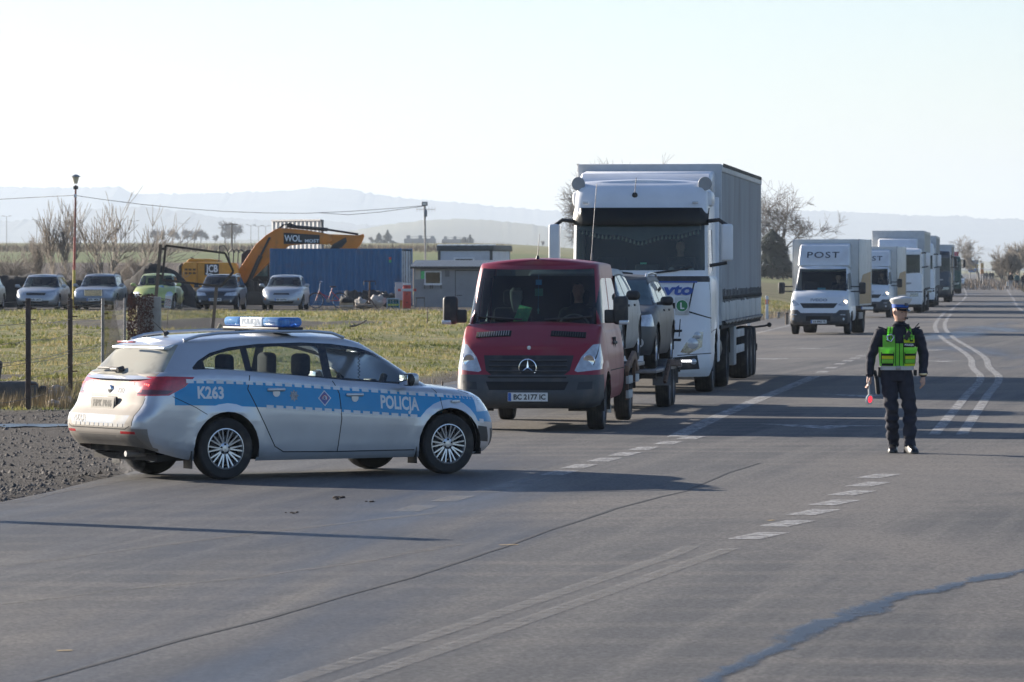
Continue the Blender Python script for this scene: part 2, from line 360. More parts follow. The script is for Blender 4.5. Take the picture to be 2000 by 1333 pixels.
def asphalt_mat():
    m = bpy.data.materials.new('asphalt'); m.use_nodes = True; n = m.node_tree; N = n.nodes; L = n.links; b = N['Principled BSDF']
    tc = N.new('ShaderNodeTexCoord'); O = tc.outputs['Object']
    def noise(sc, det=4, rough=.55, scale=None, rot=0, dist=0.0):
        v = O
        if scale:
            m0 = N.new('ShaderNodeMapping'); m0.inputs['Rotation'].default_value = (0, 0, rot); L.new(O, m0.inputs[0]); mp = N.new('ShaderNodeMapping'); mp.inputs['Scale'].default_value = scale; L.new(m0.outputs[0], mp.inputs[0]); v = mp.outputs[0]
        q = N.new('ShaderNodeTexNoise'); q.inputs['Scale'].default_value = sc; q.inputs['Detail'].default_value = det; q.inputs['Roughness'].default_value = rough; q.inputs['Distortion'].default_value = dist; L.new(v, q.inputs['Vector']); return q.outputs[0]
    def rng(s, a, b_, c=0.0, d=1.0):
        r = N.new('ShaderNodeMapRange'); r.inputs[1].default_value = a; r.inputs[2].default_value = b_; r.inputs[3].default_value = c; r.inputs[4].default_value = d; L.new(s, r.inputs[0]); return r.outputs[0]
    def mix(f, a, c, mode='MIX'):
        q = N.new('ShaderNodeMix'); q.data_type = 'RGBA'; q.blend_type = mode
        for s, k in ((f, 0), (a, 6), (c, 7)):
            if hasattr(s, 'node'): L.new(s, q.inputs[k])
            elif k == 0: q.inputs[0].default_value = s
            else: q.inputs[k].default_value = (*s, 1)
        return q.outputs[2]
    c = mix(rng(noise(.25, 5, .6, (1, .3, 1), .15), .35, .65), (.038, .039, .043), (.066, .065, .066))
    streak = rng(noise(1.0, 5, .65, (2.2, .05, 1), .17), .45, .62)           # wheel-polished and dusty lanes along the road
    c = mix(streak, c, (.088, .084, .080))
    dust = rng(noise(.16, 7, .6, (1, .45, 1), .3, .8), .47, .62)               # tracked-in soil
    c = mix(dust, c, (.108, .099, .090))
    swirl = N.new('ShaderNodeTexWave'); swirl.wave_type = 'RINGS'; swirl.inputs['Scale'].default_value = .55; swirl.inputs['Distortion'].default_value = 3.5; swirl.inputs['Detail'].default_value = 4; swirl.inputs['Detail Scale'].default_value = .6
    mp = N.new('ShaderNodeMapping'); mp.inputs['Location'].default_value = (3.0, -62, 0); mp.inputs['Scale'].default_value = (1, .45, 1); L.new(O, mp.inputs[0]); L.new(mp.outputs[0], swirl.inputs['Vector'])
    mk = N.new('ShaderNodeMath'); mk.operation = 'MULTIPLY'; L.new(rng(swirl.outputs['Fac'], .55, .95, 0, .5), mk.inputs[0]); L.new(rng(noise(.11, 3), .42, .62), mk.inputs[1])
    c = mix(mk.outputs[0], c, (.132, .118, .104))
    wet = rng(noise(.13, 5, .6, (1.2, .16, 1), .16, .5), .54, .64)
    c = mix(rng(wet, 0, 1, 0, .55), c, (.034, .035, .038))
    agg = N.new('ShaderNodeTexVoronoi'); agg.inputs['Scale'].default_value = 45; L.new(O, agg.inputs['Vector'])
    c = mix(.75, c, rng(agg.outputs['Color'], 0, 1, .25, 1.75), 'MULTIPLY')
    c = mix(.8, c, rng(noise(22, 3, .7), .3, .7, .55, 1.45), 'MULTIPLY')
    L.new(c, b.inputs['Base Color'])
    L.new(rng(wet, 0, 1, .82, .42), b.inputs['Roughness']); b.inputs['Specular IOR Level'].default_value = .42
    bp = N.new('ShaderNodeBump'); bp.inputs['Strength'].default_value = .45; bp.inputs['Distance'].default_value = .012; L.new(noise(38, 4, .8), bp.inputs['Height']); L.new(bp.outputs[0], b.inputs['Normal'])
    return m
def build_road():
    ys = np.concatenate([np.arange(6, 300, 1.0), np.geomspace(302, 2200, 60)]); V = []; F = []; K = 9
    for j, y in enumerate(ys):
        a = EDGE_L(y)+.10*nz(y*.9, 1)+.10*nz(y*3, 2); c = EDGE_R(y)+.10*nz(y*.9, 5)
        for i in range(K): V.append((lerp(a, c, i/(K-1)), y, 0))
    for j in range(len(ys)-1):
        for i in range(K-1): F.append((j*K+i, j*K+i+1, (j+1)*K+i+1, (j+1)*K+i))
    return struct(npmesh('road', V, F, asphalt_mat()))
ROAD = build_road()

def paint_mat(nm='worn_road_paint', col=(.42, .415, .405), a0=.12, a1=.80):
    m = bpy.data.materials.new(nm); m.use_nodes = True; n = m.node_tree; N = n.nodes; L = n.links; b = N['Principled BSDF']; o = N['Material Output']
    b.inputs['Base Color'].default_value = (*col, 1); b.inputs['Roughness'].default_value = .75
    tc = N.new('ShaderNodeTexCoord'); q = N.new('ShaderNodeTexNoise'); q.inputs['Scale'].default_value = 7; q.inputs['Detail'].default_value = 9; q.inputs['Roughness'].default_value = .75; L.new(tc.outputs['Object'], q.inputs['Vector'])
    r = N.new('ShaderNodeMapRange'); r.inputs[1].default_value = .38; r.inputs[2].default_value = .60; r.inputs[3].default_value = a0; r.inputs[4].default_value = a1; L.new(q.outputs[0], r.inputs[0])
    t = N.new('ShaderNodeBsdfTransparent'); mx = N.new('ShaderNodeMixShader'); L.new(r.outputs[0], mx.inputs[0]); L.new(t.outputs[0], mx.inputs[1]); L.new(b.outputs[0], mx.inputs[2]); L.new(mx.outputs[0], o.inputs[0])
    return m
PAINT = paint_mat()
def strip(name, pts, wid, mat=PAINT, z=.005, jitter=0.0):
    """painted or worn band along ground points"""
    bm = B(); P = [Vector((p[0], p[1], 0)) for p in pts]
    fine = []
    for i in range(len(P)-1):
        k = max(1, int((P[i+1]-P[i]).length/(.5 if jitter else 4)))
        for q in range(k): fine.append(P[i].lerp(P[i+1], q/k))
    fine.append(P[-1]); prev = None
    for i, p in enumerate(fine):
        d = (fine[min(i+1, len(fine)-1)]-fine[max(i-1, 0)]).normalized(); nn = Vector((-d.y, d.x, 0))
        ww = wid*(1+jitter*nz(p.x*1.7, p.y*1.3, 4)*1.6); j = nn*(jitter*wid*.8*nz(p.x*.9, p.y*.7, 8))
        cur = (bm.verts.new(p+j+nn*ww/2+Vector((0, 0, z))), bm.verts.new(p+j-nn*ww/2+Vector((0, 0, z))))
        if prev: bm.faces.new((prev[0], prev[1], cur[1], cur[0]))
        prev = cur
    for f in bm.faces:
        f.normal_update()
        if f.normal.z < 0: f.normal_flip()
    return obj(name, bm, mat, ROAD, smooth=False)
def px(*ps): return [at(*p) for p in ps]
# solid and broken lines, laid out from where they meet the road
c2 = curve1([(18, -2.55), (25.3, -.85), (37.3, 1.68)])
FAINT = paint_mat('faint_road_paint', (.30, .285, .26), .02, .42)
strip('lane_line', [(c2(d), d) for d in np.linspace(14, 37.3, 24)], .14, FAINT); strip('lane_line', [(c2(d)-.30, d) for d in np.linspace(14, 37.6, 24)], .14, FAINT)
for x, y in ((1482, 1048), (1537, 1024), (1588, 1002), (1630, 983), (1665, 964), (1697, 947), (1716, 931)):
    p = at(x, y); strip('lane_dash', [p-Vector((.155, .50, 0)), p+Vector((.155, .50, 0))], .26)
for x, y in ((1350, 856), (1305, 866), (1258, 877), (1220, 888), (1180, 899), (1132, 912), (1092, 925), (1030, 941), (965, 957), (885, 975), (812, 994)):
    p = at(x, y); strip('lane_dash', [p-Vector((.09, .55, 0)), p+Vector((.09, .55, 0))], .25, PAINT if y < 930 else FAINT)
c3 = curve1([(62.9, 5.46), (81.7, 7.62), (97, 9.35), (105, 9.95), (116.7, 11.0), (151, 13.35), (177.6, 15.45), (227, 20.1), (371, 34.4), (600, 55.5), (1000, 93.6)])
strip('lane_line', [(c3(d), d) for d in np.linspace(62.9, 240, 60)], .15)
strip('lane_line', [(c3(d)+.36, d) for d in np.linspace(62.9, 232, 60)], .15)
strip('lane_line', [(c3(d)+.2, d) for d in np.linspace(244, 900, 50)], .16)
c4 = curve1([(61.5, 2.05), (62.9, 2.18), (97, 6.04)])
strip('lane_line', [(c4(d), d) for d in np.linspace(62, 97, 16)], .24)
for x, y in ((1607, 727), (1624, 719), (1641, 711.5), (1656, 705.5), (1670, 700.5), (1682, 696)):
    p = at(x, y); strip('lane_dash', [p-Vector((.08, .75, 0)), p+Vector((.08, .75, 0))], .24)
strip('edge_line', [(LC(d)-2.05-.2*sstep(150, 120, d), d) for d in np.linspace(118, 900, 90)], .16)
strip('edge_line', [(EDGE_R(d)-1.35, d) for d in np.linspace(150, 900, 80)], .16)
for x, y, wd in ((1520, 701, 2.2), (1597, 681, 2.2), (1700, 773, 1.6), (1630, 833, 2.0), (1850, 706, 1.4), (1830, 684, 1.6)):   # arrow heads and cross bars
    p = at(x, y); bm = B(); h = wd/2
    sheet(bm, [(p.x-h, p.y+1.0), (p.x-h*.2, p.y-1.4), (p.x+h*.2, p.y-.2), (p.x+h, p.y), (p.x+h*.2, p.y+.35), (p.x-h*.2, p.y+.2)], .005); obj('turn_arrow', bm, PAINT, ROAD, smooth=False)
CRACK = M('tar_crack', (.022, .022, .024), .8, var=.3)
SEAM = paint_mat('pale_seam', (.20, .18, .15), 0.0, .38)
strip('crack', px((1485, 905), (1420, 925), (1340, 960), (1290, 971), (1200, 995), (1150, 1012), (1075, 1036), (1000, 1064), (900, 1098), (800, 1130), (650, 1172), (520, 1210), (350, 1252), (150, 1310), (0, 1350)), .032, CRACK, .003, .5)
strip('worn_stripe', px((905, 1061), (700, 1100), (480, 1130), (220, 1155), (0, 1182)), .12, SEAM, .003, .6)
strip('worn_stripe', px((860, 1002), (700, 1020), (500, 1042), (250, 1075), (0, 1108)), .10, SEAM, .003, .6)
strip('patch_edge', px((0, 985), (120, 962), (250, 938), (330, 928)), .14, SEAM, .0035, .7)
for a, b_ in (((975, 1066), (1012, 1065)), ((110, 1273), (140, 1272)), ((1500, 1018), (1512, 1017))):
    strip('chalk_mark', px(a, b_), .05, M('ochre_chalk', (.42, .30, .14), .9), .004)
WATER = M('standing_water', (.014, .017, .020), .34, var=.1, spec=.35, bump=.4, bscale=2.5)
def puddle(pts, label, grp=None):
    bm = B(); P = [at(*p) for p in pts]; out = []
    for i in range(len(P)):
        a, c = P[i], P[(i+1) % len(P)]
        for k in range(6):
            q = a.lerp(c, k/6); out.append((q.x+.05*nz(q.x*5, q.y*3, 1), q.y+.25*nz(q.x*4, q.y*2, 6)))
    sheet(bm, out, .012); o = obj('puddle', bm, WATER, smooth=False); return struct(o)
for o_ in (puddle(((-20, 833), (20, 831), (70, 832), (128, 831), (134, 836), (84, 838), (50, 836), (10, 838)), ''),): o_.location.z += .012
def damp_mat():
    m = bpy.data.materials.new('damp_trickle'); m.use_nodes = True; n = m.node_tree; N = n.nodes; L = n.links; b = N['Principled BSDF']; o = N['Material Output']
    b.inputs['Base Color'].default_value = (.020, .045, .085, 1); b.inputs['Roughness'].default_value = .46; b.inputs['Specular IOR Level'].default_value = .4
    uv = N.new('ShaderNodeUVMap'); sx = N.new('ShaderNodeSeparateXYZ'); L.new(uv.outputs[0], sx.inputs[0])
    tc = N.new('ShaderNodeTexCoord'); mp = N.new('ShaderNodeMapping'); mp.inputs['Scale'].default_value = (1, .3, 1); L.new(tc.outputs['Object'], mp.inputs[0]); q = N.new('ShaderNodeTexNoise'); q.inputs['Scale'].default_value = 4; q.inputs['Detail'].default_value = 9; q.inputs['Roughness'].default_value = .7; L.new(mp.outputs[0], q.inputs['Vector'])
    a1 = N.new('ShaderNodeMath'); a1.operation = 'SUBTRACT'; L.new(sx.outputs[0], a1.inputs[0]); a1.inputs[1].default_value = .5; a2 = N.new('ShaderNodeMath'); a2.operation = 'ABSOLUTE'; L.new(a1.outputs[0], a2.inputs[0])
    a3 = N.new('ShaderNodeMath'); a3.operation = 'MULTIPLY_ADD'; L.new(q.outputs[0], a3.inputs[0]); a3.inputs[1].default_value = 1.5; a3.inputs[2].default_value = -.48; a4 = N.new('ShaderNodeMath'); a4.operation = 'SUBTRACT'; L.new(a3.outputs[0], a4.inputs[0]); L.new(a2.outputs[0], a4.inputs[1])
    r = N.new('ShaderNodeMapRange'); r.inputs[1].default_value = -.06; r.inputs[2].default_value = .14; r.inputs[4].default_value = .62; L.new(a4.outputs[0], r.inputs[0])
    t = N.new('ShaderNodeBsdfTransparent'); mx = N.new('ShaderNodeMixShader'); L.new(r.outputs[0], mx.inputs[0]); L.new(t.outputs[0], mx.inputs[1]); L.new(b.outputs[0], mx.inputs[2]); L.new(mx.outputs[0], o.inputs[0]); return m
def trickle(cl):
    bm = B(); prev = None; uvl = bm.loops.layers.uv.new('UVMap'); n = len(cl)
    P = [Vector(at(x, y)) for x, y, h in cl]; Wd = [(at(x, y-h*.9)-at(x, y+h*.9)).length*.09+.045 for x, y, h in cl]
    for i, p in enumerate(P):
        d = (P[min(i+1, n-1)]-P[max(i-1, 0)]).normalized(); nn = Vector((-d.y, d.x, 0))*Wd[i]; z = Vector((0, 0, .006)); cur = (bm.verts.new(p+nn+z), bm.verts.new(p-nn+z))
        if prev:
            f = bm.faces.new((prev[0], prev[1], cur[1], cur[0]))
            for lp in f.loops: lp[uvl].uv = (0 if lp.vert in (prev[0], cur[0]) else 1, 0)
        prev = cur
    return struct(obj('wet_trickle', bm, damp_mat(), smooth=False))
trickle([(2060, 1108, 8), (2000, 1116, 9), (1940, 1128, 14), (1880, 1140, 9), (1830, 1155, 12), (1780, 1162, 15), (1720, 1180, 22), (1680, 1196, 28), (1640, 1212, 17), (1590, 1226, 24), (1545, 1250, 24), (1510, 1270, 14), (1470, 1290, 12), (1400, 1322, 16), (1370, 1345, 14)])
def gravel_stones():
    rg = np.random.default_rng(8); V = []; F = []; n = 0
    while n < 5200:
        y = rg.uniform(41, 75); x = rg.uniform(min(-.118*y, EDGE_L(y)-.6), EDGE_L(y)-.05); e = EDGE_L(y)-x
        if e < .5 and rg.random() < .3: continue
        n += 1; z = tz(x, y)-.004; r = .012+.03*rg.random()**3; a = rg.random()*6.28; i = len(V)
        for k in range(4): V.append((x+r*math.cos(a+k*1.57)*rg.uniform(.7, 1.3), y+r*math.sin(a+k*1.57)*rg.uniform(.7, 1.3), z))
        V.append((x+rg.normal(0, r*.3), y+rg.normal(0, r*.3), z+r*rg.uniform(.6, 1.1)))
        for k in range(4): F.append((i+k, i+(k+1) % 4, i+4))
    o = npmesh('gravel', V, F, M('gravel_stone', (.075, .067, .059), .9, var=.6, scale=9)); tag(o, 'loose grey gravel on the turn-out beside the asphalt', 'gravel'); return struct(o, 'stuff')
gravel_stones()
# far hills: ridge profiles read off the skyline
def ridge(name, D, prof, base, colr, depth, rough, seed):
    f = curve1(prof); V = []; F = []; n = 1500; rows = [(-.55, 0), (-.3, .35), (-.12, .75), (0, 1), (.25, .9), (.8, .3)]
    for r, (dd, hh) in enumerate(rows):
        for i in range(n):
            x = lerp(-2600, 4200, i/(n-1)); top = f(x); z1 = HC+(HORY-top)*D/FPX; z0 = base
            dy = D+dd*depth; zz = lerp(z0, z1, hh)
            if hh == 1: zz += rough*(.5*nz(x*.02, seed)+.5*nz(x*.11, seed+3)+.7*nz(x*.9, seed+9, r))*hh
            V.append(((x-1000)*D/FPX, dy, zz))
    for r in range(len(rows)-1):
        for i in range(n-1): F.append((r*n+i, r*n+i+1, (r+1)*n+i+1, (r+1)*n+i))
    return struct(npmesh(name, V, F, colr, smooth=True))
WOODS = M('far_woods', (.055, .06, .045), .95, var=.5, scale=.012, detail=8)
FIELDS = M('far_fields', (.13, .125, .06), .95, var=.55, scale=.004, detail=3, stretch=(1, .35, 1))
ridge('hill', 14000, [(-900, 372), (-300, 360), (0, 365), (150, 367), (228, 366), (262, 378), (340, 379), (430, 378), (500, 375), (560, 372), (625, 367), (690, 371), (750, 382), (830, 391), (900, 397), (1000, 406), (1100, 412), (1300, 416), (1540, 411), (1700, 417), (1900, 425), (2000, 430), (2400, 437), (2900, 440)], 5, WOODS, 3400, 9, 3)
ridge('hill', 10500, [(-900, 420), (-200, 425), (0, 432), (80, 428), (170, 412), (270, 404), (340, 410), (430, 424), (520, 431), (640, 432), (720, 440), (800, 436), (880, 432), (960, 440), (1100, 452), (1400, 470), (1700, 480), (2100, 490), (2900, 495)], 5, WOODS, 2200, 7, 11)
ridge('hill', 6500, [(-900, 470), (200, 474), (500, 468), (680, 452), (780, 436), (900, 428), (1020, 437), (1120, 452), (1300, 474), (1600, 500), (2000, 512), (2900, 515)], 3, FIELDS, 2000, 2.2, 23)
bmh = B(); bx(bmh, -20000, 20000, -60, 18000, -12, 290)
hz = bpy.data.materials.new('haze_air'); hz.use_nodes = True; hz.node_tree.nodes.clear()
pv = hz.node_tree.nodes.new('ShaderNodeVolumePrincipled'); ho = hz.node_tree.nodes.new('ShaderNodeOutputMaterial'); hz.node_tree.links.new(pv.outputs[0], ho.inputs['Volume'])
pv.inputs['Color'].default_value = (.64, .74, .86, 1); pv.inputs['Density'].default_value = .00010; pv.inputs['Anisotropy'].default_value = .25
HAZE = struct(obj('haze', bmh, hz, smooth=False), 'stuff')
# rough grass: separate blades in tufts
def grass(name, regions, seed, hmul=1.0):
    rg = np.random.default_rng(seed); P = []
    for (x0, x1, y0, y1, dens) in regions:
        n = int(abs((x1-x0)*(y1-y0))*dens); q = rg.random((n, 2)); P += [(lerp(x0, x1, a), lerp(y0, y1, b)) for a, b in q]
    V = []; F = []
    for x, y in P:
        if x/y < -.16 or x/y > .16: continue
        e = EDGE_L(y)-x; er = x-EDGE_R(y)
        if e < .5 and er < .9: continue
        if zone(x, y)[0] > .35+.3*random.random(): continue
        k = .6+.8*max(0, nz(x*.5, y*.3, 4)+.35)
        for b in range(3):
            a = random.random()*6.283; h = hmul*(.035+.085*random.random()**2)*k*(1+.4*(y > 140)); w_ = .012+.010*random.random()+.006*(y > 120)
            bx_, by_ = x+random.gauss(0, .05), y+random.gauss(0, .05); z = tz(bx_, by_)-.01
            dx, dy = math.cos(a)*w_, math.sin(a)*w_; lx, ly = random.gauss(0, .45)*h, random.gauss(0, .45)*h
            i = len(V); V += [(bx_-dx, by_-dy, z), (bx_+dx, by_+dy, z), (bx_+lx, by_+ly, z+h)]; F.append((i, i+1, i+2))
    m = bpy.data.materials.new(name+'_blades'); m.use_nodes = True; n = m.node_tree; N = n.nodes; L = n.links; b = N['Principled BSDF']; b.inputs['Roughness'].default_value = .7
    tc = N.new('ShaderNodeTexCoord'); q = N.new('ShaderNodeTexNoise'); q.inputs['Scale'].default_value = .42; q.inputs['Detail'].default_value = 8; q.inputs['Roughness'].default_value = .75; L.new(tc.outputs['Object'], q.inputs['Vector'])
    r = N.new('ShaderNodeValToRGB'); e = r.color_ramp.elements; e[0].position = .39; e[0].color = (.075, .095, .02, 1); e[1].position = .64; e[1].color = (.38, .31, .165, 1)
    k1 = e.new(.47); k1.color = (.165, .18, .045, 1); k2 = e.new(.54); k2.color = (.30, .255, .11, 1)
    L.new(q.outputs[0], r.inputs[0]); L.new(r.outputs[0], b.inputs['Base Color'])
    tr = N.new('ShaderNodeBsdfTranslucent'); L.new(r.outputs[0], tr.inputs[0]); mx = N.new('ShaderNodeMixShader'); mx.inputs[0].default_value = .35
    L.new(b.outputs[0], mx.inputs[1]); L.new(tr.outputs[0], mx.inputs[2]); L.new(mx.outputs[0], N['Material Output'].inputs[0])
    return struct(npmesh(name, V, F, m), 'stuff')
random.seed(4)
G1 = grass('grass', [(-14, 0, 72, 95, 60), (-18, 2, 95, 130, 26), (-28, 6, 130, 190, 9), (-36, 8, 186, 262, 3), (5, 17, 130, 270, 9), (26, 34, 235, 330, 5)], 3)
tag(G1, 'short green and straw coloured rough grass beside the road', 'grass')
# ================================================================== VEHICLE BODY BUILDER
# local frame: +x forward, +y left, z up.  A lower shell (sill to belt) is a stack of rounded plan outlines,
# a deck closes it, and a second stack carries the windows up to the roof.
class Body:
    def __init__(s, sp):
        s.sp = sp; s.bm = bmesh.new(); s.lay = s.bm.faces.layers.int.new('part'); s.zl = s.bm.faces.layers.int.new('zone'); s.names = ['body']
        s.build()
    def pid(s, name):
        if name not in s.names: s.names.append(name)
        return s.names.index(name)
    def cols(s, nf, ns, nr):
        return [('f', (math.pi/2)*i/nf) for i in range(nf)]+[('s', i/ns) for i in range(ns+1)]+[('r', (math.pi/2)*(1-i/nr)) for i in range(1, nr+1)]
    def outline(s, c, xf, xr, af, ar, nf, nr, W):
        k, v = c
        if k == 'f':
            x = (xf-af)+af*max(0, math.cos(v))**(2/nf); return x, W(min(x, xf))*math.sin(v)**(2/nf)
        if k == 'r':
            x = (xr+ar)-ar*max(0, math.cos(v))**(2/nr); return x, W(x)*max(0, math.sin(v))**(2/nr)
        x = lerp(xf-af, xr+ar, v); return x, W(x)
    def build(s):
        sp = s.sp; bm = s.bm; C = s.cols(sp.get('nf_c', 12), sp.get('ns_c', 34), sp.get('nr_c', 12)); s.C = C
        belt = curve1(sp['belt']); sill = curve1(sp['sill']); W = curve1(sp['W']); xf = curve1(sp['xf']); xr = curve1(sp['xr']); ins = curve1(sp['inset'])
        crown = curve1(sp.get('crown', [(0, .02), (9, .02)])); s.belt = belt; s.Wf = W
        ts = sp.get('ts', [0, .04, .1, .18, .27, .36, .45, .54, .62, .70, .78, .85, .90, .94, .97, .985, 1.0])
        arch = sp.get('arch', []); fl = sp.get('flare', .02)
        def lower(c, t):
            x, y = s.outline(c, xf(t), xr(t), sp['af'], sp['ar'], sp['nf'], sp['nr'], lambda q: W(q)-ins(t))
            z = lerp(sill(x), belt(x), t)
            if c[0] == 's' or y > W(x)*.8:
                for ax, az, ar_ in arch:
                    d = math.hypot(x-ax, z-az)
                    y += fl*max(0, 1-abs(d-ar_)/.14)**1.5
            return x, y, z
        def grid(fn, rows, zone, closed_centre=True):
            G = {}
            for sgn in (1, -1):
                for r in rows:
                    for i, c in enumerate(C):
                        x, y, z = fn(c, r); G[sgn, r, i] = bm.verts.new((x, y*sgn, z))
                for a, b in zip(rows[:-1], rows[1:]):
                    for i in range(len(C)-1):
                        q = [G[sgn, a, i], G[sgn, a, i+1], G[sgn, b, i+1], G[sgn, b, i]]
                        if sgn > 0: q = q[::-1]
                        try: f = bm.faces.new(q)
                        except ValueError: continue
                        f[s.zl] = zone; yield f, sgn, a, b, i
        for _ in grid(lower, ts, 0): pass
        def deck(c, m):
            x, y, z = lower(c, 1.0); k = 1-m
            return x, y*k, z+crown(x)*(1-k*k)
        for _ in grid(deck, [0, .12, .28, .46, .64, .82, 1.0], 1): pass
        if 'gh' in sp:
            g = sp['gh']; roof = curve1(g['roof']); Wb = curve1(g['Wb']); Wt = curve1(g['Wt']); rc = curve1(g.get('rcrown', [(0, .03), (9, .03)]))
            prof = g.get('prof', [(0, 0), (.12, .10), (.26, .25), (.40, .42), (.55, .60), (.70, .77), (.82, .90), (.90, .955), (1.0, 1.0)])
            xf0, xf1, xr0, xr1 = g['xf0'], g['xf1'], g['xr0'], g['xr1']; sink = g.get('sink', .03)
            if 'xfp' in g: xfp = curve1(g['xfp'])
            def gh(c, k):
                p, q = prof[k]
                x0, y0 = s.outline(c, xf0, xr0, g['af0'], g['ar0'], g['nf'], g['nr'], Wb); x1, y1 = s.outline(c, xf1, xr1, g['af1'], g['ar1'], g['nf'], g['nr'], Wt)
                zb = belt(x0)-sink+crown(x0)*(1-min(1, abs(y0)/max(.1, W(x0)))**2)
                return lerp(x0, x1, p), lerp(y0, y1, p), lerp(zb, roof(x1), q)
            kw0, kw1 = g.get('wk', (1, len(prof)-3)); fc, rcn = g.get('fcols', 9), g.get('rcols', 9); nC = len(C)-1
            wi, ri = s.pid('windshield'), s.pid('rear_window')
            for f, sgn, a, b, i in grid(gh, list(range(len(prof))), 2):
                if kw0 <= a < kw1:
                    if i < fc: f[s.lay] = wi
                    elif g.get('rearglass', True) and i >= nC-rcn: f[s.lay] = ri
            def cap(c, m):
                x, y, z = gh(c, len(prof)-1); k = 1-m
                return x, y*k, z+rc(x)*(1-k*k)
            for _ in grid(cap, [0, .1, .25, .45, .65, .85, 1.0], 3): pass
        bmesh.ops.remove_doubles(bm, verts=bm.verts, dist=.0008); bm.normal_update()
        dead = [f for f in bm.faces if f.calc_area() < 1e-9]
        if dead: bmesh.ops.delete(bm, geom=dead, context='FACES_ONLY')
        bmesh.ops.recalc_face_normals(bm, faces=bm.faces); bm.normal_update()
        s.bvh = BVHTree.FromBMesh(bm)
    def cut(s, name, planes, filt, delete=False):
        """planes: (point, outward normal); faces inside all planes and passing filt become part `name`"""
        bm = s.bm; bm.faces.ensure_lookup_table(); cand = [f for f in bm.faces if filt(f)]
        for p, n in planes:
            p = Vector(p); n = Vector(n)
            if not cand: return []
            hit = []; keep = []
            for f in cand:
                d = [(v.co-p).dot(n) for v in f.verts]
                if min(d) >= -1e-7: continue
                (keep if max(d) <= 1e-7 else hit).append(f)
            if hit:
                ge = list({e for f in hit for e in f.edges} | {v for f in hit for v in f.verts})+hit
                r = bmesh.ops.bisect_plane(bm, geom=ge, dist=1e-6, plane_co=p, plane_no=n)
                keep += [f for f in r['geom'] if isinstance(f, bmesh.types.BMFace) and f.is_valid and (f.calc_center_median()-p).dot(n) < 0]
            cand = keep
        if delete: bmesh.ops.delete(bm, geom=[f for f in cand if f.is_valid], context='FACES'); return []
        k = s.pid(name)
        for f in cand: f[s.lay] = k
        return cand
    def _poly(s, poly, ax):
        # convex polygon in the two coordinates ax -> planes
        A = sum(poly[i][0]*poly[(i+1) % len(poly)][1]-poly[(i+1) % len(poly)][0]*poly[i][1] for i in range(len(poly)))
        P = poly if A > 0 else poly[::-1]; pl = []
        for i in range(len(P)):
            a, b = P[i], P[(i+1) % len(P)]; dx, dz = b[0]-a[0], b[1]-a[1]
            if abs(dx)+abs(dz) < 1e-9: continue
            p = [0, 0, 0]; n = [0, 0, 0]; p[ax[0]] = a[0]; p[ax[1]] = a[1]; n[ax[0]] = dz; n[ax[1]] = -dx; pl.append((p, n))
        return pl
    def side(s, name, poly, sides=(1, -1), zones=(0, 2), only=None, keep=('windshield', 'rear_window'), delete=False, ny=.25):
        """cut a convex (x,z) polygon out of the flanks"""
        for sg in sides:
            nm = name if name == 'body' else (name+('#L' if sg > 0 else '#R'))
            kp = {s.names.index(k) for k in keep if k in s.names}; on = None if only is None else {s.names.index(k+('#L' if sg > 0 else '#R') if k+('#L' if sg > 0 else '#R') in s.names else k) for k in only if k in s.names or k+('#L' if sg > 0 else '#R') in s.names}
            s.cut(nm, s._poly(poly, (0, 2)), lambda f: f[s.zl] in zones and f[s.lay] not in kp and (on is None or f[s.lay] in on) and f.normal.y*sg > ny, delete)
    def front(s, name, poly, sgn=1, zones=(0, 1), mirror=False, xlim=None, nx=.05, only=None):
        """cut a convex (y,z) polygon out of the front (sgn 1) or rear (sgn -1)"""
        for sy in ((1, -1) if mirror else (1,)):
            nm = name+(('#L' if sy > 0 else '#R') if mirror else ''); P = [(y*sy, z) for y, z in poly]; pl = s._poly(P, (1, 2))
            if xlim is not None: pl.append(((xlim, 0, 0), (-sgn, 0, 0)))
            on = None if only is None else {s.names.index(k) for k in only if k in s.names}
            s.cut(nm, pl, lambda f: f[s.zl] in zones and (f.normal.x*sgn > nx) and (on is None or f[s.lay] in on))
    def top(s, name, poly, zones=(1, 3), nzm=.2, mirror=False):
        for sy in ((1, -1) if mirror else (1,)):
            s.cut(name+(('#L' if sy > 0 else '#R') if mirror else ''), s._poly([(x, y*sy) for x, y in poly], (0, 1)), lambda f: f[s.zl] in zones and f.normal.z > nzm)
    def gap(s, pts, wid=.011, sides=(1, -1), zones=(0,), name='panel_gap'):
        for (x0, z0), (x1, z1) in zip(pts[:-1], pts[1:]):
            d = Vector((x1-x0, z1-z0)); d = d.normalized(); n = Vector((-d.y, d.x))*wid/2; e = d*.001
            s.side(name, [(x0-e.x+n.x, z0-e.y+n.y), (x0-e.x-n.x, z0-e.y-n.y), (x1+e.x-n.x, z1+e.y-n.y), (x1+e.x+n.x, z1+e.y+n.y)], sides, zones)
    def circle(s, x, z, r, n=28, zmin=None):
        return [(x+r*math.cos(2*math.pi*i/n), z+r*math.sin(2*math.pi*i/n)) for i in range(n)]
    def arches(s):
        for x, z, r in s.sp['arch']:
            s.side('wheel_opening', s.circle(x, z, r), zones=(0,), delete=True, ny=-.2)
    def cast(s, p, d):
        h = s.bvh.ray_cast(Vector(p), Vector(d), 6.0); return h
    def surf(s, x, z, sg=1, off=0.0):
        h = s.bvh.ray_cast(Vector((x, sg*4, z)), Vector((0, -sg, 0)), 6)
        return (h[0]+h[1]*off) if h[0] is not None else Vector((x, sg*s.Wf(x), z))
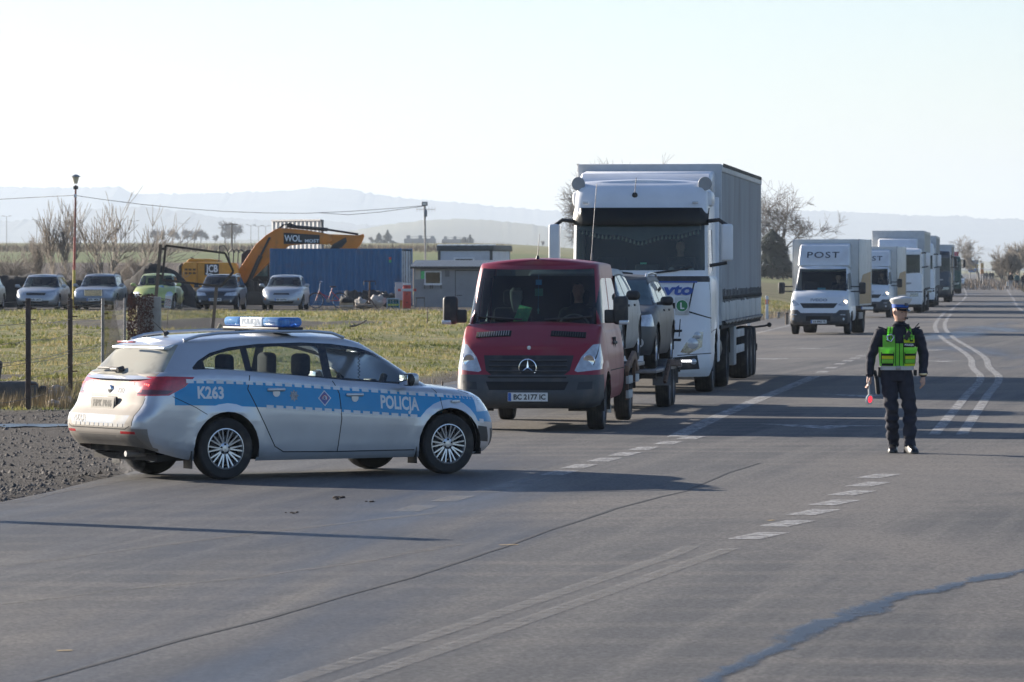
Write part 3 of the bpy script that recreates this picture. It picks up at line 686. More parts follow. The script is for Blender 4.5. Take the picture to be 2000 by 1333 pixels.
    def emit(s, parent, mats, default, rename=None, solid=()):
        """one object per part, keeping the shading normals of the whole shell"""
        bm = s.bm; bm.normal_update(); rename = rename or {}
        nl = bm.verts.layers.float_vector.new('nrm')
        for v in bm.verts: v[nl] = v.normal
        out = {}; groups = {}
        for f in bm.faces: groups.setdefault(s.names[f[s.lay]], []).append(f)
        for nm, fs in groups.items():
            if nm == 'none': continue
            vid = {}; V = []; Nn = []; F = []
            for f in fs:
                q = []
                for v in f.verts:
                    if v not in vid: vid[v] = len(V); V.append(v.co.copy()); Nn.append(v[nl].copy())
                    q.append(vid[v])
                F.append(q)
            base = nm.split('#')[0]; me = bpy.data.meshes.new(base); me.from_pydata(V, [], F)
            me.polygons.foreach_set('use_smooth', [True]*len(F)); me.update()
            me.normals_split_custom_set_from_vertices([tuple(q) for q in Nn])
            m = mats.get(nm, mats.get(base, default)); o = mobj(rename.get(base, base), me, m, parent); out[nm] = o
        bm.free(); return out

def wheel(parent, x, y, r, wid, outer, rim_mat=ALLOY, style='spokes', rr=None, dual=False, z=None, tyre_mat=None, rimwid=None):
    """wheel = tyre + rim; outer is +1/-1: the side that faces out"""
    wh = sub('wheel', parent, (x, y, r if z is None else z)); rr = rr or r*.66; h = wid/2; o = outer; bm = B()
    lathe(bm, [(rr*.98, -h*.82), (rr+(r-rr)*.35, -h*.98), (r*.93, -h*.96), (r*.985, -h*.80), (r, -h*.55), (r, 0), (r, h*.55), (r*.985, h*.80), (r*.93, h*.96), (rr+(r-rr)*.35, h*.98), (rr*.98, h*.82)], n=40, closed=True)
    for k in (-.34, 0, .34): lathe(bm, [(r*1.001, h*(k-.035)), (r*1.001, h*(k+.035))], n=40, m=1, caps=False)
    obj('tyre', bm, [tyre_mat or RUBBER, DARK], wh)
    bm = B()
    lathe(bm, [(rr*1.0, o*h*.84), (rr*.95, o*h*.86), (rr*.90, o*h*.62), (rr*.88, -o*h*.5)], n=36, caps=False)
    if style == 'spokes' or style == 'hero':
        n = 10 if style == 'hero' else 7
        lathe(bm, [(rr*.16, o*h*.72), (rr*.30, o*h*.62), (rr*.33, o*h*.30)], n=20, caps=False); lathe(bm, [(.001, o*h*.76), (rr*.16, o*h*.74)], n=16)
        for i in range(n):
            a = 2*math.pi*i/n
            for da in ((-.13, .13) if style == 'hero' else (0,)):
                w_ = rr*(.040 if style == 'hero' else .11); a0 = a+da*.55; a1 = a+da*1.05
                P0 = Vector((math.cos(a0), 0, math.sin(a0)))*rr*.28; P1 = Vector((math.cos(a1), 0, math.sin(a1)))*rr*.93
                t = Vector((-math.sin((a0+a1)/2), 0, math.cos((a0+a1)/2)))
                vs = []
                for P, yy in ((P0, .66), (P1, .80)):
                    for sg in (-1, 1):
                        for dy in (0, -.30): vs.append(bm.verts.new(P+t*w_*sg*(1.0 if P is P0 else .85)+Vector((0, o*h*(yy+dy), 0))))
                for q in ((0, 2, 6, 4), (0, 1, 5, 4), (2, 3, 7, 6), (1, 3, 7, 5)): bm.faces.new([vs[k] for k in q])
        for i in range(5):
            a = 2*math.pi*i/5+.3; c = Vector((math.cos(a)*rr*.215, o*h*.60, math.sin(a)*rr*.215)); cyl(bm, c, c+Vector((0, o*h*.16, 0)), rr*.05, n=8, m=1)
        mats = [rim_mat, DARK]
    elif style == 'cap':
        lathe(bm, [(.001, o*h*.80), (rr*.25, o*h*.82), (rr*.6, o*h*.74), (rr*.90, o*h*.66)], n=24)
        for i in range(9):
            a = 2*math.pi*i/9; c = Vector((math.cos(a)*rr*.70, o*h*.68, math.sin(a)*rr*.70)); cyl(bm, c, c+Vector((0, o*h*.09, 0)), rr*.10, n=10, m=1)
        mats = [rim_mat, DARK]
    else:      # truck: dished disc, hub and bolts
        s_ = -1 if dual else 1
        lathe(bm, [(.001, o*h*(.95 if s_ > 0 else .15)), (rr*.30, o*h*(.92 if s_ > 0 else .12)), (rr*.34, o*h*(.5 if s_ > 0 else -.2)), (rr*.60, o*h*(.55 if s_ > 0 else -.25)), (rr*.85, o*h*(.30 if s_ > 0 else -.1)), (rr*.90, o*h*.5)], n=28)
        for i in range(10):
            a = 2*math.pi*i/10; c = Vector((math.cos(a)*rr*.5, o*h*(.5 if s_ > 0 else -.25), math.sin(a)*rr*.5)); cyl(bm, c, c+Vector((0, o*h*.16, 0)), rr*.045, n=8)
        mats = [rim_mat]
    obj('rim', bm, mats, wh)
    if style in ('hero', 'spokes'):
        bm = B(); lathe(bm, [(rr*.60, -o*h*.15), (rr*.60, -o*h*.25)], n=24); lathe(bm, [(rr*.87, -o*h*.45), (rr*.87, -o*h*.5)], n=24, m=1); obj('brake_disc', bm, [STEELRIM, DARK], wh)
    return wh
def arch_liner(bm, x, z, r, y0, y1, n=14):
    """dark half tunnel over a wheel"""
    pr = None
    for i in range(n+1):
        a = math.pi*(-.08+1.16*i/n); c = (x+r*math.cos(a), z+r*math.sin(a))
        cur = (bm.verts.new((c[0], y0, c[1])), bm.verts.new((c[0], y1, c[1])))
        if pr: bm.faces.new((pr[0], pr[1], cur[1], cur[0]))
        pr = cur
def plate(parent, txt, org, ux, uy, w_=.52, h_=.114, eu=True, mat=WHITEP, ink=BLACKINK, bold=.003, name='number_plate'):
    org = Vector(org); ux = Vector(ux).normalized(); uy = Vector(uy).normalized(); n = ux.cross(uy); bm = B(); vs = []
    for dz in (0, .012):
        for a, b in ((-1, -1), (1, -1), (1, 1), (-1, 1)): vs.append(bm.verts.new(org+ux*a*w_/2+uy*b*h_/2+n*dz))
    for q in ((4, 5, 6, 7), (0, 1, 5, 4), (1, 2, 6, 5), (2, 3, 7, 6), (3, 0, 4, 7), (3, 2, 1, 0)): bm.faces.new([vs[i] for i in q])
    p = obj(name, bm, mat, parent, smooth=False)
    x0 = 0.0
    if eu:
        bm = B(); c = [org+ux*a+uy*b+n*.0145 for a, b in ((-w_/2+.004, -h_/2+.004), (-w_/2+w_*.085, -h_/2+.004), (-w_/2+w_*.085, h_/2-.004), (-w_/2+.004, h_/2-.004))]
        bm.faces.new([bm.verts.new(q) for q in c]); obj('country_strip', bm, M('plate_blue', (.03, .12, .42), .5), p, smooth=False); x0 = w_*.045
    if txt: text_obj('plate_text', txt, h_*.82, ink, p, org+ux*x0+n*.014, ux, uy, off=.001, bold=bold, width=w_*.80)
    return p
def mirror_pod(bm, c, sx, sy, sz, m=0):
    """rounded mirror housing"""
    bx(bm, c[0]-sx/2, c[0]+sx/2, c[1]-sy/2, c[1]+sy/2, c[2]-sz/2, c[2]+sz/2, bev=min(sx, sy, sz)*.42, seg=3, m=m)
# ================================================================== POLICE CAR
def paint(name, col, metal=.55, rough=.34, dirt=.16, dcol=(.27, .235, .19), coat=.25, dsc=2.0):
    return M(name, col, rough, metal=metal, var=.05, scale=3, dirt=(dcol, dirt, dsc), coat=coat)
def seats_and_trim(car, xs, w_, zseat, ztop, mat=SEAT):
    for x in xs:
        for y in (-w_, w_):
            bm = B(); bx(bm, x-.25, x+.27, y-.24, y+.24, zseat-.16, zseat, bev=.06)
            bx(bm, x-.34, x-.20, y-.24, y+.24, zseat-.05, ztop-.2, bev=.06, rot=RY(-12), piv=(x-.25, y, zseat))
            st = obj('seat', bm, mat, car)
            bm = B(); bx(bm, x-.47, x-.35, y-.14, y+.14, ztop-.21, ztop+.03, bev=.055, seg=3); cyl(bm, (x-.40, y-.06, ztop-.3), (x-.40, y-.06, ztop-.15), .008, n=6); cyl(bm, (x-.40, y+.06, ztop-.3), (x-.40, y+.06, ztop-.15), .008, n=6)
            obj('headrest', bm, mat, st)
def police_car():
    a = math.atan2(1.40, 2.25)
    p0 = at(433, 937); fw = Vector((math.cos(a), math.sin(a), 0)); lf = Vector((-fw.y, fw.x, 0))
    XA, XB, WB = .955, 3.605, 2.65; T2 = .775
    loc = p0-fw*XA+lf*T2
    car = thing('police_car', 'silver police estate car with blue stripe and roof light bar', 'police car', (loc.x, loc.y, 0), a)
    sp = dict(belt=[(0, 1.03), (.3, 1.10), (.8, 1.125), (1.6, 1.07), (2.6, .975), (3.2, .915), (3.5, .895), (3.8, .87), (4.1, .835), (4.33, .785), (4.505, .72)],
              sill=[(0, .36), (.35, .25), (.62, .20), (1.3, .185), (3.25, .185), (3.9, .20), (4.2, .215), (4.505, .235)],
              W=[(0, .86), (.25, .875), (.7, .89), (1.3, .892), (2.2, .89), (3.2, .89), (3.7, .885), (4.1, .85), (4.505, .80)],
              xf=[(0, 4.42), (.12, 4.48), (.3, 4.505), (.5, 4.50), (.68, 4.47), (.82, 4.42), (.93, 4.36), (1, 4.29)],
              xr=[(0, .03), (.12, -.05), (.26, -.08), (.42, -.065), (.5, -.02), (.62, .04), (.8, .08), (.92, .125), (1, .17)],
              inset=[(0, .075), (.05, .045), (.14, .022), (.30, .012), (.42, .004), (.55, 0), (.66, .002), (.74, .010), (.86, .022), (.93, .036), (.97, .056), (1, .090)],
              af=.95, ar=.36, nf=2.35, nr=5.2, crown=[(0, .01), (.6, .02), (3.0, .03), (3.4, .055), (3.9, .055), (4.3, .03), (4.505, .01)],
              arch=[(XA, .32, .375), (XB, .32, .375)], flare=.022,
              gh=dict(roof=[(.15, 1.375), (.5, 1.405), (1.0, 1.432), (1.6, 1.447), (2.1, 1.445), (2.5, 1.425), (2.75, 1.395), (3.0, 1.35)],
                      rcrown=[(0, .02), (1, .045), (2.4, .05), (3, .035)],
                      Wb=[(0, .76), (.4, .815), (1.0, .825), (2.5, .825), (3.3, .80), (3.8, .74)], Wt=[(0, .52), (.4, .555), (1, .575), (2, .585), (2.7, .57), (3, .55)],
                      xf0=3.80, xf1=2.66, xr0=.10, xr1=.50, af0=.62, af1=.24, ar0=.26, ar1=.22, nf=2.3, nr=3.4, sink=.045, wk=(1, 6), fcols=9, rcols=10))
    b = Body(sp)
    # windows: black surround first, then the panes
    bandT = [(.62, 1.145), (.70, 1.21), (.86, 1.29), (1.10, 1.345), (1.45, 1.378), (1.95, 1.388), (2.30, 1.372), (2.62, 1.33), (2.90, 1.255), (3.15, 1.165), (3.40, 1.065), (3.62, .965)]
    bb = lambda x: lerp(1.125, .905, (x-.62)/3.0)
    # a wedge-shaped glasshouse is not convex with its curved top, so cut it slice by slice
    for (x0, z0), (x1, z1) in zip(bandT[:-1], bandT[1:]): b.side('window_surround', [(x0, bb(x0)), (x1, bb(x1)), (x1, z1), (x0, z0)], zones=(2,), ny=.18)
    tp = curve1([(x, z-.036) for x, z in bandT])
    def pane(nm, x0, x1, slant0=0, slant1=0, n=6):
        for i in range(n):
            xa, xb = lerp(x0, x1, i/n), lerp(x0, x1, (i+1)/n)
            b.side(nm, [(xa, bb(xa)+.022), (xb, bb(xb)+.022), (xb, max(tp(xb), bb(xb)+.024)), (xa, max(tp(xa), bb(xa)+.024))], only=('window_surround',), zones=(2,), ny=.1)
    pane('quarter_window', .76, 1.22); pane('rear_side_window', 1.30, 2.14); pane('front_side_window', 2.24, 3.16); pane('corner_window', 3.24, 3.50, n=3)
    # livery, lamps and panels
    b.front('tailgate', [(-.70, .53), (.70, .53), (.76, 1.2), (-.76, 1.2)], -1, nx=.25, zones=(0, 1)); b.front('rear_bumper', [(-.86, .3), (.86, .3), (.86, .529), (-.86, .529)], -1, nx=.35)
    STR = curve1([(.05, .895), (.7, .885), (3.4, .715), (4.3, .65)])     # centre of the blue band
    HB = .125
    for i in range(24):
        xa, xb = lerp(.36, 4.34, i/24), lerp(.36, 4.34, (i+1)/24)
        b.side('livery', [(xa, STR(xa)-HB), (xb, STR(xb)-HB), (xb, STR(xb)+HB), (xa, STR(xa)+HB)], zones=(0,), ny=.2)
    for x, z, r in sp['arch']:
        b.side('body', b.circle(x, z, r+.085), zones=(0,), ny=.1)
    b.side('tail_lamp', [(-.1, .86), (.30, .865), (.48, .95), (.60, 1.05), (.30, 1.06), (-.1, 1.05)], zones=(0, 1), ny=.12)
    b.front('tail_lamp', [(.33, 1.0), (.62, .885), (1.0, .855), (1.0, 1.055), (.48, 1.045)], -1, mirror=True, xlim=.75, nx=.18)
    b.side('lamp_shade', [(.06, .875), (.28, .878), (.36, .915), (.10, .925)], zones=(0, 1), ny=.12)
    b.side('headlight', [(3.90, .835), (4.2, .68), (4.6, .64), (4.6, .80), (4.2, .83), (4.02, .85)], zones=(0, 1), ny=.1)
    b.front('headlight', [(.46, .65), (1.0, .64), (1.0, .86), (.52, .77)], 1, mirror=True, xlim=4.0, nx=.1)
    b.front('grille', [(-.42, .60), (.42, .60), (.38, .68), (-.38, .68)], 1, nx=.3)
    b.front('lower_grille', [(-.55, .28), (.55, .28), (.62, .46), (-.62, .46)], 1, nx=.3)
    b.front('lower_grille', [(.62, .32), (.80, .34), (.80, .50), (.68, .48)], 1, mirror=True, nx=.15)
    b.front('rear_bumper_insert', [(-.80, .30), (.80, .30), (.74, .46), (-.74, .46)], -1, nx=.2)
    b.front('reflector', [(.50, .475), (.74, .475), (.74, .502), (.50, .502)], -1, mirror=True, nx=.15)
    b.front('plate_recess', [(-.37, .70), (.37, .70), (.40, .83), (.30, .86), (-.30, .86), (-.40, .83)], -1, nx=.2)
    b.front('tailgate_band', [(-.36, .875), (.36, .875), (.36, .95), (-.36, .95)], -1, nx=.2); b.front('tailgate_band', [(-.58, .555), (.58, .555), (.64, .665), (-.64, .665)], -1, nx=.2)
    for q in ([(-.68, .55), (-.60, .52), (-.595, .53), (-.675, .56)], [(.68, .55), (.60, .52), (.595, .53), (.675, .56)], [(-.6, .52), (.6, .52), (.6, .53), (-.6, .53)], [(.70, .56), (.71, .56), (.74, .84), (.73, .84)], [(-.70, .56), (-.71, .56), (-.74, .84), (-.73, .84)]):
        b.front('panel_gap', q, -1, nx=.05)
    b.gap([(1.24, 1.06), (1.20, .92), (1.36, .62), (1.52, .33), (1.62, .275)]); b.gap([(1.62, .272), (2.2, .262), (3.18, .262)]); b.gap([(2.22, .99), (2.28, .86), (2.30, .60), (2.26, .262)])
    b.gap([(3.42, .92), (3.50, .80), (3.52, .55), (3.44, .34), (3.36, .262)], .008); b.gap([(.34, .855), (.60, .74)], .007); b.gap([(.60, .74), (.72, .67)], .007); b.gap([(3.64, .91), (3.95, .83)], .008, zones=(0, 1))
    b.arches()
    SILV = paint('silver_paint', (.50, .52, .55), metal=.5, rough=.34, dirt=.10, dcol=(.40, .36, .31), dsc=1.2, coat=.6)
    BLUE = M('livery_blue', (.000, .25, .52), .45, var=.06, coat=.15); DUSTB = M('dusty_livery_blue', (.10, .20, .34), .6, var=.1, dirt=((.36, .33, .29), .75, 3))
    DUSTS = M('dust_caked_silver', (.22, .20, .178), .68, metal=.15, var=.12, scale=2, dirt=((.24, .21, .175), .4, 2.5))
    TRIM = M('gloss_black_trim', (.010, .011, .012), .22, var=.1, coat=.4)
    REARG = GLASS('dusty_rear_glass', (.35, .4, .38), dirt=.55, dcol=(.42, .41, .36), drange=(.30, .50))
    parts = b.emit(car, {'windshield': CLEARG, 'rear_window': REARG, 'window_surround': TRIM, 'quarter_window': CLEARG, 'rear_side_window': CLEARG, 'front_side_window': CLEARG, 'corner_window': CLEARG, 'livery': BLUE,
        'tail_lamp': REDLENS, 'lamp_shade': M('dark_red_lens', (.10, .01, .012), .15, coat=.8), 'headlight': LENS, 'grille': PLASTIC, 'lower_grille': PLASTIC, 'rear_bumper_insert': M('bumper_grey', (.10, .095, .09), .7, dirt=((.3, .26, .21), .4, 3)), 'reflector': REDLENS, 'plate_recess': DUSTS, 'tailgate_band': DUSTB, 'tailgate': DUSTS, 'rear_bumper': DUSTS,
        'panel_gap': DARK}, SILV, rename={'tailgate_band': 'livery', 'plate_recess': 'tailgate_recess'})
    sv = lambda x, z, off: b.surf(x, z, -1, off)
    # stripe teeth and lettering on the visible flank and its mirror
    bm = B()
    for sg in (-1, 1):
        for top in (1, -1):
            for i in range(34):
                x = .50+i*.114; x2 = x+.082; zc = (STR(x)+STR(x2))/2
                if any(math.hypot(x+.04-ax, zc+top*(HB-.018)-az) < ar+.10 for ax, az, ar in sp['arch']) or x > 4.05: continue
                if top < 0 and x < 1.30: continue
                q = []
                for xx, zz in ((x, STR(x)+top*HB-.020-.005*top), (x2, STR(x2)+top*HB-.020-.005*top), (x2, STR(x2)+top*HB+.020-.005*top), (x, STR(x)+top*HB+.020-.005*top)):
                    q.append(bm.verts.new(b.surf(xx, zz, sg, .0022)))
                bm.faces.new(q if sg < 0 else q[::-1])
    SILDEC = M('reflective_silver', (.62, .63, .64), .45, metal=.2, var=.08, dirt=((.45, .42, .38), .15, 4))
    struct(obj('livery_blocks', bm, SILDEC, car, smooth=False), 'stuff')
    def side_text(s, x, z, size, wd, mat=SILDEC, bold=.004):
        sl = (STR(x+.1)-STR(x-.1))/.2
        o = text_obj('lettering', s, size, mat, car, (x, -.9, z), Vector((1, 0, sl)), Vector((0, 0, 1)), off=.0022, bold=bold, bvh=b.bvh, width=wd); return o
    side_text('POLICJA', 3.00, STR(3.0)-.01, .185, .46, bold=.006); side_text('K263', .77, STR(.77)+.008, .165, .30, bold=.006)
    # star badge and diamond badge on the rear door
    bm = B()
    for i in range(16):
        a0, a1 = 2*math.pi*i/16, 2*math.pi*(i+1)/16; r0 = .055 if i % 2 == 0 else .036; r1 = .036 if i % 2 == 0 else .055; cx, cz = 1.74, STR(1.74)+.01
        bm.faces.new([bm.verts.new(sv(cx, cz, .003)), bm.verts.new(sv(cx+r0*math.sin(a0), cz+r0*math.cos(a0)*1.15, .003)), bm.verts.new(sv(cx+r1*math.sin(a1), cz+r1*math.cos(a1)*1.15, .003))])
    bmesh.ops.recalc_face_normals(bm, faces=bm.faces); obj('police_star_badge', bm, M('badge_grey', (.30, .30, .30), .5, var=.6, scale=60), car, smooth=False)
    def diamond(r, off, mat, nm):
        bm = B(); cx, cz = 2.10, STR(2.10)+.005
        bm.faces.new([bm.verts.new(sv(cx+dx*r, cz+dz*r*1.05, off)) for dx, dz in ((-1, 0), (0, -1), (1, 0), (0, 1))]); return obj(nm, bm, mat, car, smooth=False)
    diamond(.078, .0028, SILDEC, 'diamond_badge'); diamond(.066, .0036, M('badge_navy', (.10, .12, .32), .5), 'diamond_badge')
    bm = B(); c0 = sv(2.10, STR(2.10)+.005, .0046); cyl(bm, c0, c0+Vector((0, .0005, 0)), .036, n=20); obj('badge_disc', bm, M('badge_red', (.42, .10, .12), .5), car, smooth=False)
    c0 = sv(2.10, STR(2.10)+.005, .0056); bm = B(); cyl(bm, c0, c0+Vector((0, .0005, 0)), .027, n=20); obj('badge_disc', bm, SILDEC, car, smooth=False)
    text_obj('lettering', 'R', .05, M('badge_navy', (.10, .12, .32), .5), car, c0+Vector((0, -.001, 0)), (1, 0, 0), (0, 0, 1), off=.002, bold=.002)
    # handles, mirrors, aerial, rails, wiper, spoiler
    for sg in (-1, 1):
        for x in (1.53, 2.46):
            z = STR(x)+HB-.065; p = b.surf(x, z, sg, 0); bm = B()
            bx(bm, x-.105, x+.105, p.y-.022*(sg < 0)-.002, p.y+.022*(sg > 0)+.002, z-.016, z+.020, bev=.014, seg=3); h = obj('door_handle', bm, SILV, car)
            bm = B(); lathe(bm, [(.001, 0), (.030, .001), (.042, -.012)], (x-.0, p.y+sg*.002, z-.030), 'Y', 16); obj('handle_cup', bm, SILV, h)
        bm = B(); mirror_pod(bm, (3.06, sg*.965, .995), .12, .19, .13, 1); bx(bm, 3.08, 3.14, *sorted((sg*.80, sg*.90)), .95, .985, bev=.015); mirror_pod(bm, (3.095, sg*.965, .998), .09, .192, .132, 0)
        mo = obj('wing_mirror', bm, [SILV, PLASTIC], car); bm = B(); bx(bm, 2.992, 2.998, sg*.965-.08, sg*.965+.08, .945, 1.045, bev=.001); obj('mirror_glass', bm, CHROME, mo)
        bm = B(); rl = [(x, sg*(.60 if .7 < x < 2.5 else .575), curve1(sp['gh']['roof'])(x)+dz) for x, dz in ((.62, .005), (.78, .04), (1.0, .055), (1.5, .058), (2.1, .056), (2.35, .045), (2.5, .008))]
        tube(bm, rl, .016, 8); obj('roof_rail', bm, SILV, car)
        bm = B(); p = b.surf(3.68, .70, sg); bx(bm, 3.63, 3.73, p.y-.006, p.y+.008, .745, .775, bev=.005); obj('side_indicator', bm, LENS, car)
    bm = B(); cyl(bm, (.72, -.02, 1.47), (.70, -.02, 1.50), .035, .022, 12); cyl(bm, (.70, -.02, 1.49), (.50, -.02, 1.66), .006, .003, 6); obj('aerial', bm, PLASTIC, car)
    bm = B(); prism(bm, [(.74, 1.428), (.50, 1.420), (.36, 1.405), (.26, 1.375), (.26, 1.352), (.36, 1.345), (.60, 1.35), (.74, 1.38)], -.575, .575, bev=.006)
    for v in bm.verts:
        k = 1-abs(v.co.y)/.575; v.co.z += .038*(1-(1-k)**2)-.03*(1-k)**6; v.co.x += .14*(1-k)**3
    spo = obj('roof_spoiler', bm, SILV, car); bm = B(); bx(bm, .250, .28, -.18, .18, 1.391, 1.408, bev=.004); obj('brake_lamp', bm, REDLENS, spo)
    bm = B(); cyl(bm, (.13, -.06, 1.115), (.20, -.06, 1.13), .026, n=10); tube(bm, [(.15, -.06, 1.125), (.155, .1, 1.135), (.17, .30, 1.13)], .014, 6); bx(bm, .145, .175, .02, .42, 1.118, 1.14, bev=.006); bx(bm, .13, .2, -.10, .12, 1.10, 1.135, bev=.015); obj('rear_wiper', bm, PLASTIC, car)
    h = b.bvh.ray_cast(Vector((-1, 0, .915)), Vector((1, 0, 0)), 3)[0]; bm = B(); lathe(bm, [(.001, -.02), (.035, -.014), (.048, .004)], (h.x, 0, .915), 'X', 18); obj('rear_badge', bm, CHROME, car)
    h = b.bvh.ray_cast(Vector((-1, 0, .77)), Vector((1, 0, 0)), 3)[0]
    pl = plate(car, 'HPK P046', (h.x-.014, .04, .775), (0, -1, 0), (.12, 0, 1), .50, .118, eu=False, mat=M('dusty_plate', (.33, .31, .27), .8, dirt=((.36, .33, .28), .5, 20)), ink=M('dusty_ink', (.16, .15, .13), .8), bold=.002)
    bm = B(); bx(bm, h.x-.018, h.x+.01, -.24, .32, .70, .845, bev=.01); obj('plate_frame', bm, PLASTIC, pl)
    text_obj('lettering', 'K263', .07, M('dusty_silver', (.30, .29, .27), .7), car, (-.2, -.24, .912), (0, -1, 0), (0, 0, 1), off=.003, bold=.002, bvh=b.bvh)
    text_obj('lettering', 'POLICJA', .085, M('dusty_silver', (.30, .29, .27), .7), car, (-.2, .40, .615), (0, -1, 0), (0, 0, 1), off=.003, bold=.002, bvh=b.bvh, width=.28)
    bm = B()
    for i in range(11):
        y0 = -.56+i*.103; q = []
        for y, z in ((y0, .545), (y0+.075, .545), (y0+.075, .578), (y0, .578)):
            hh = b.bvh.ray_cast(Vector((-1, y, z)), Vector((1, 0, 0)), 3); q.append(bm.verts.new(hh[0]+hh[1]*.003))
        bm.faces.new(q)
    struct(obj('livery_blocks', bm, M('dusty_silver', (.30, .29, .27), .7), car, smooth=False), 'stuff')
    for sg in (-1, 1):                                                    # lit bulbs behind the red lens
        for y, z in ((.46, .985), (.47, .965), (.66, .975), (.69, .972), (.72, .968)):
            hh = b.bvh.ray_cast(Vector((-1, sg*y, z)), Vector((1, 0, 0)), 3)[0]; bm = B(); lathe(bm, [(.001, -.004), (.011, -.002), (.012, .01)], hh, 'X', 8); obj('lamp_bulb', bm, REDLIT, parts.get('tail_lamp#L' if sg > 0 else 'tail_lamp#R', car))
    # light bar: blue domes with a lettered white centre
    lb = sub('light_bar', car, (1.86, 0, 1.50)); BL = GLASS('blue_dome', (.30, .58, 1.0), dirt=.30, dcol=(.30, .62, 1.0)); bm = B()
    bx(bm, -.15, .15, -.60, .60, .015, .045, bev=.012); bx(bm, -.10, .10, -.42, -.34, -.02, .02); bx(bm, -.10, .10, .34, .42, -.02, .02); obj('base', bm, PLASTIC, lb)
    for y0, y1 in ((-.60, -.24), (.24, .60)):
        bm = B(); bx(bm, -.145, .145, y0, y1, .046, .145, bev=.04, seg=4); dm = obj('blue_dome', bm, BL, lb)
        bm = B(); [cyl(bm, (0, lerp(y0, y1, k), .05), (0, lerp(y0, y1, k), .115), .045, .045, 10) for k in (.3, .7)]; obj('lamp_unit', bm, LENS, dm)
    bm = B(); bx(bm, -.142, .142, -.238, .238, .046, .142, bev=.012); ctr = obj('centre_panel', bm, M('bar_white', (.66, .70, .74), .35, coat=.4), lb)
    GREYT = M('bar_lettering', (.25, .30, .36), .5)
    text_obj('lettering', 'POLICJA', .085, GREYT, ctr, (-.143, 0, .095), (0, -1, 0), (0, 0, 1), bold=.003, width=.38); text_obj('lettering', 'POLICJA', .085, GREYT, ctr, (.143, 0, .095), (0, 1, 0), (0, 0, 1), bold=.003, width=.38)
    # running gear, floor, cabin
    bm = B()
    for x, z, r in sp['arch']:
        for sg in (-1, 1): arch_liner(bm, x, z, r+.003, sg*.885, sg*.55)
    bx(bm, .25, 4.10, -.70, .70, .195, .26); bx(bm, .16, .55, -.6, .6, .28, .40); obj('underbody', bm, UNDER, car, smooth=False)
    bm = B(); cyl(bm, (.02, -.45, .27), (.35, -.45, .27), .03, n=10); obj('exhaust_pipe', bm, STEEL, car)
    for sg in (-1, 1):
        for x in (XA-.40, XB-.40):
            bm = B(); bx(bm, x-.006, x+.006, *sorted((sg*.70, sg*.88)), .12, .30, bev=.003); obj('mud_flap', bm, PLASTIC, car)
        for x in (XA, XB): wheel(car, x, sg*T2, .316, .205, sg, style='hero', rr=.210)
    bm = B(); bx(bm, .4, 3.5, -.76, .76, .27, .34); bx(bm, .35, 1.1, -.70, .70, .34, .80, bev=.03); bx(bm, 3.0, 3.40, -.70, .70, .62, .86, bev=.06, seg=3); obj('cabin_floor', bm, DARK, car)
    bm = B(); bx(bm, 3.00, 3.44, -.70, .70, .865, .90, bev=.02); obj('dashboard', bm, M('dashboard_grey', (.10, .11, .11), .7), car)
    seats_and_trim(car, (2.52, 1.62), .36, .62, 1.24)
    bm = B()
    lathe(bm, [(.185, -.012), (.197, 0), (.185, .012), (.173, 0)], (0, 0, 0), 'X', 28, closed=True); bx(bm, -.01, .02, -.18, .18, -.02, .02, bev=.008); obj('steering_wheel', bm, PLASTIC, car, loc=(2.94, .36, .92), rot=(0, R(-22), 0))
    bm = B(); bx(bm, 2.92, 2.95, -.11, .11, 1.27, 1.335, bev=.012); cyl(bm, (2.95, 0, 1.32), (3.02, 0, 1.37), .01, n=6); obj('rear_view_mirror', bm, CHROME, car)
    bm = B(); tube(bm, [(2.95+.012*math.cos(i*1.4), -.12+.012*math.sin(i*1.4), 1.33-i*.0085) for i in range(46)], .004, 5); obj('coiled_cord', bm, PLASTIC, car)
    bm = B(); bx(bm, 3.02, 3.24, -.32, -.06, .90, .955, bev=.015); bx(bm, 3.10, 3.17, -.34, -.27, .93, 1.05, bev=.025, rot=RY(20)); bx(bm, 3.03, 3.12, -.22, -.05, .935, .99, bev=.02); obj('dashboard_radio', bm, PLASTIC, car)
    bm = B(); bx(bm, .80, 1.02, .60, .605, 1.12, 1.25); obj('window_notice', bm, M('notice_teal', (.05, .42, .55), .6), car)
    return car
POLICE = police_car()
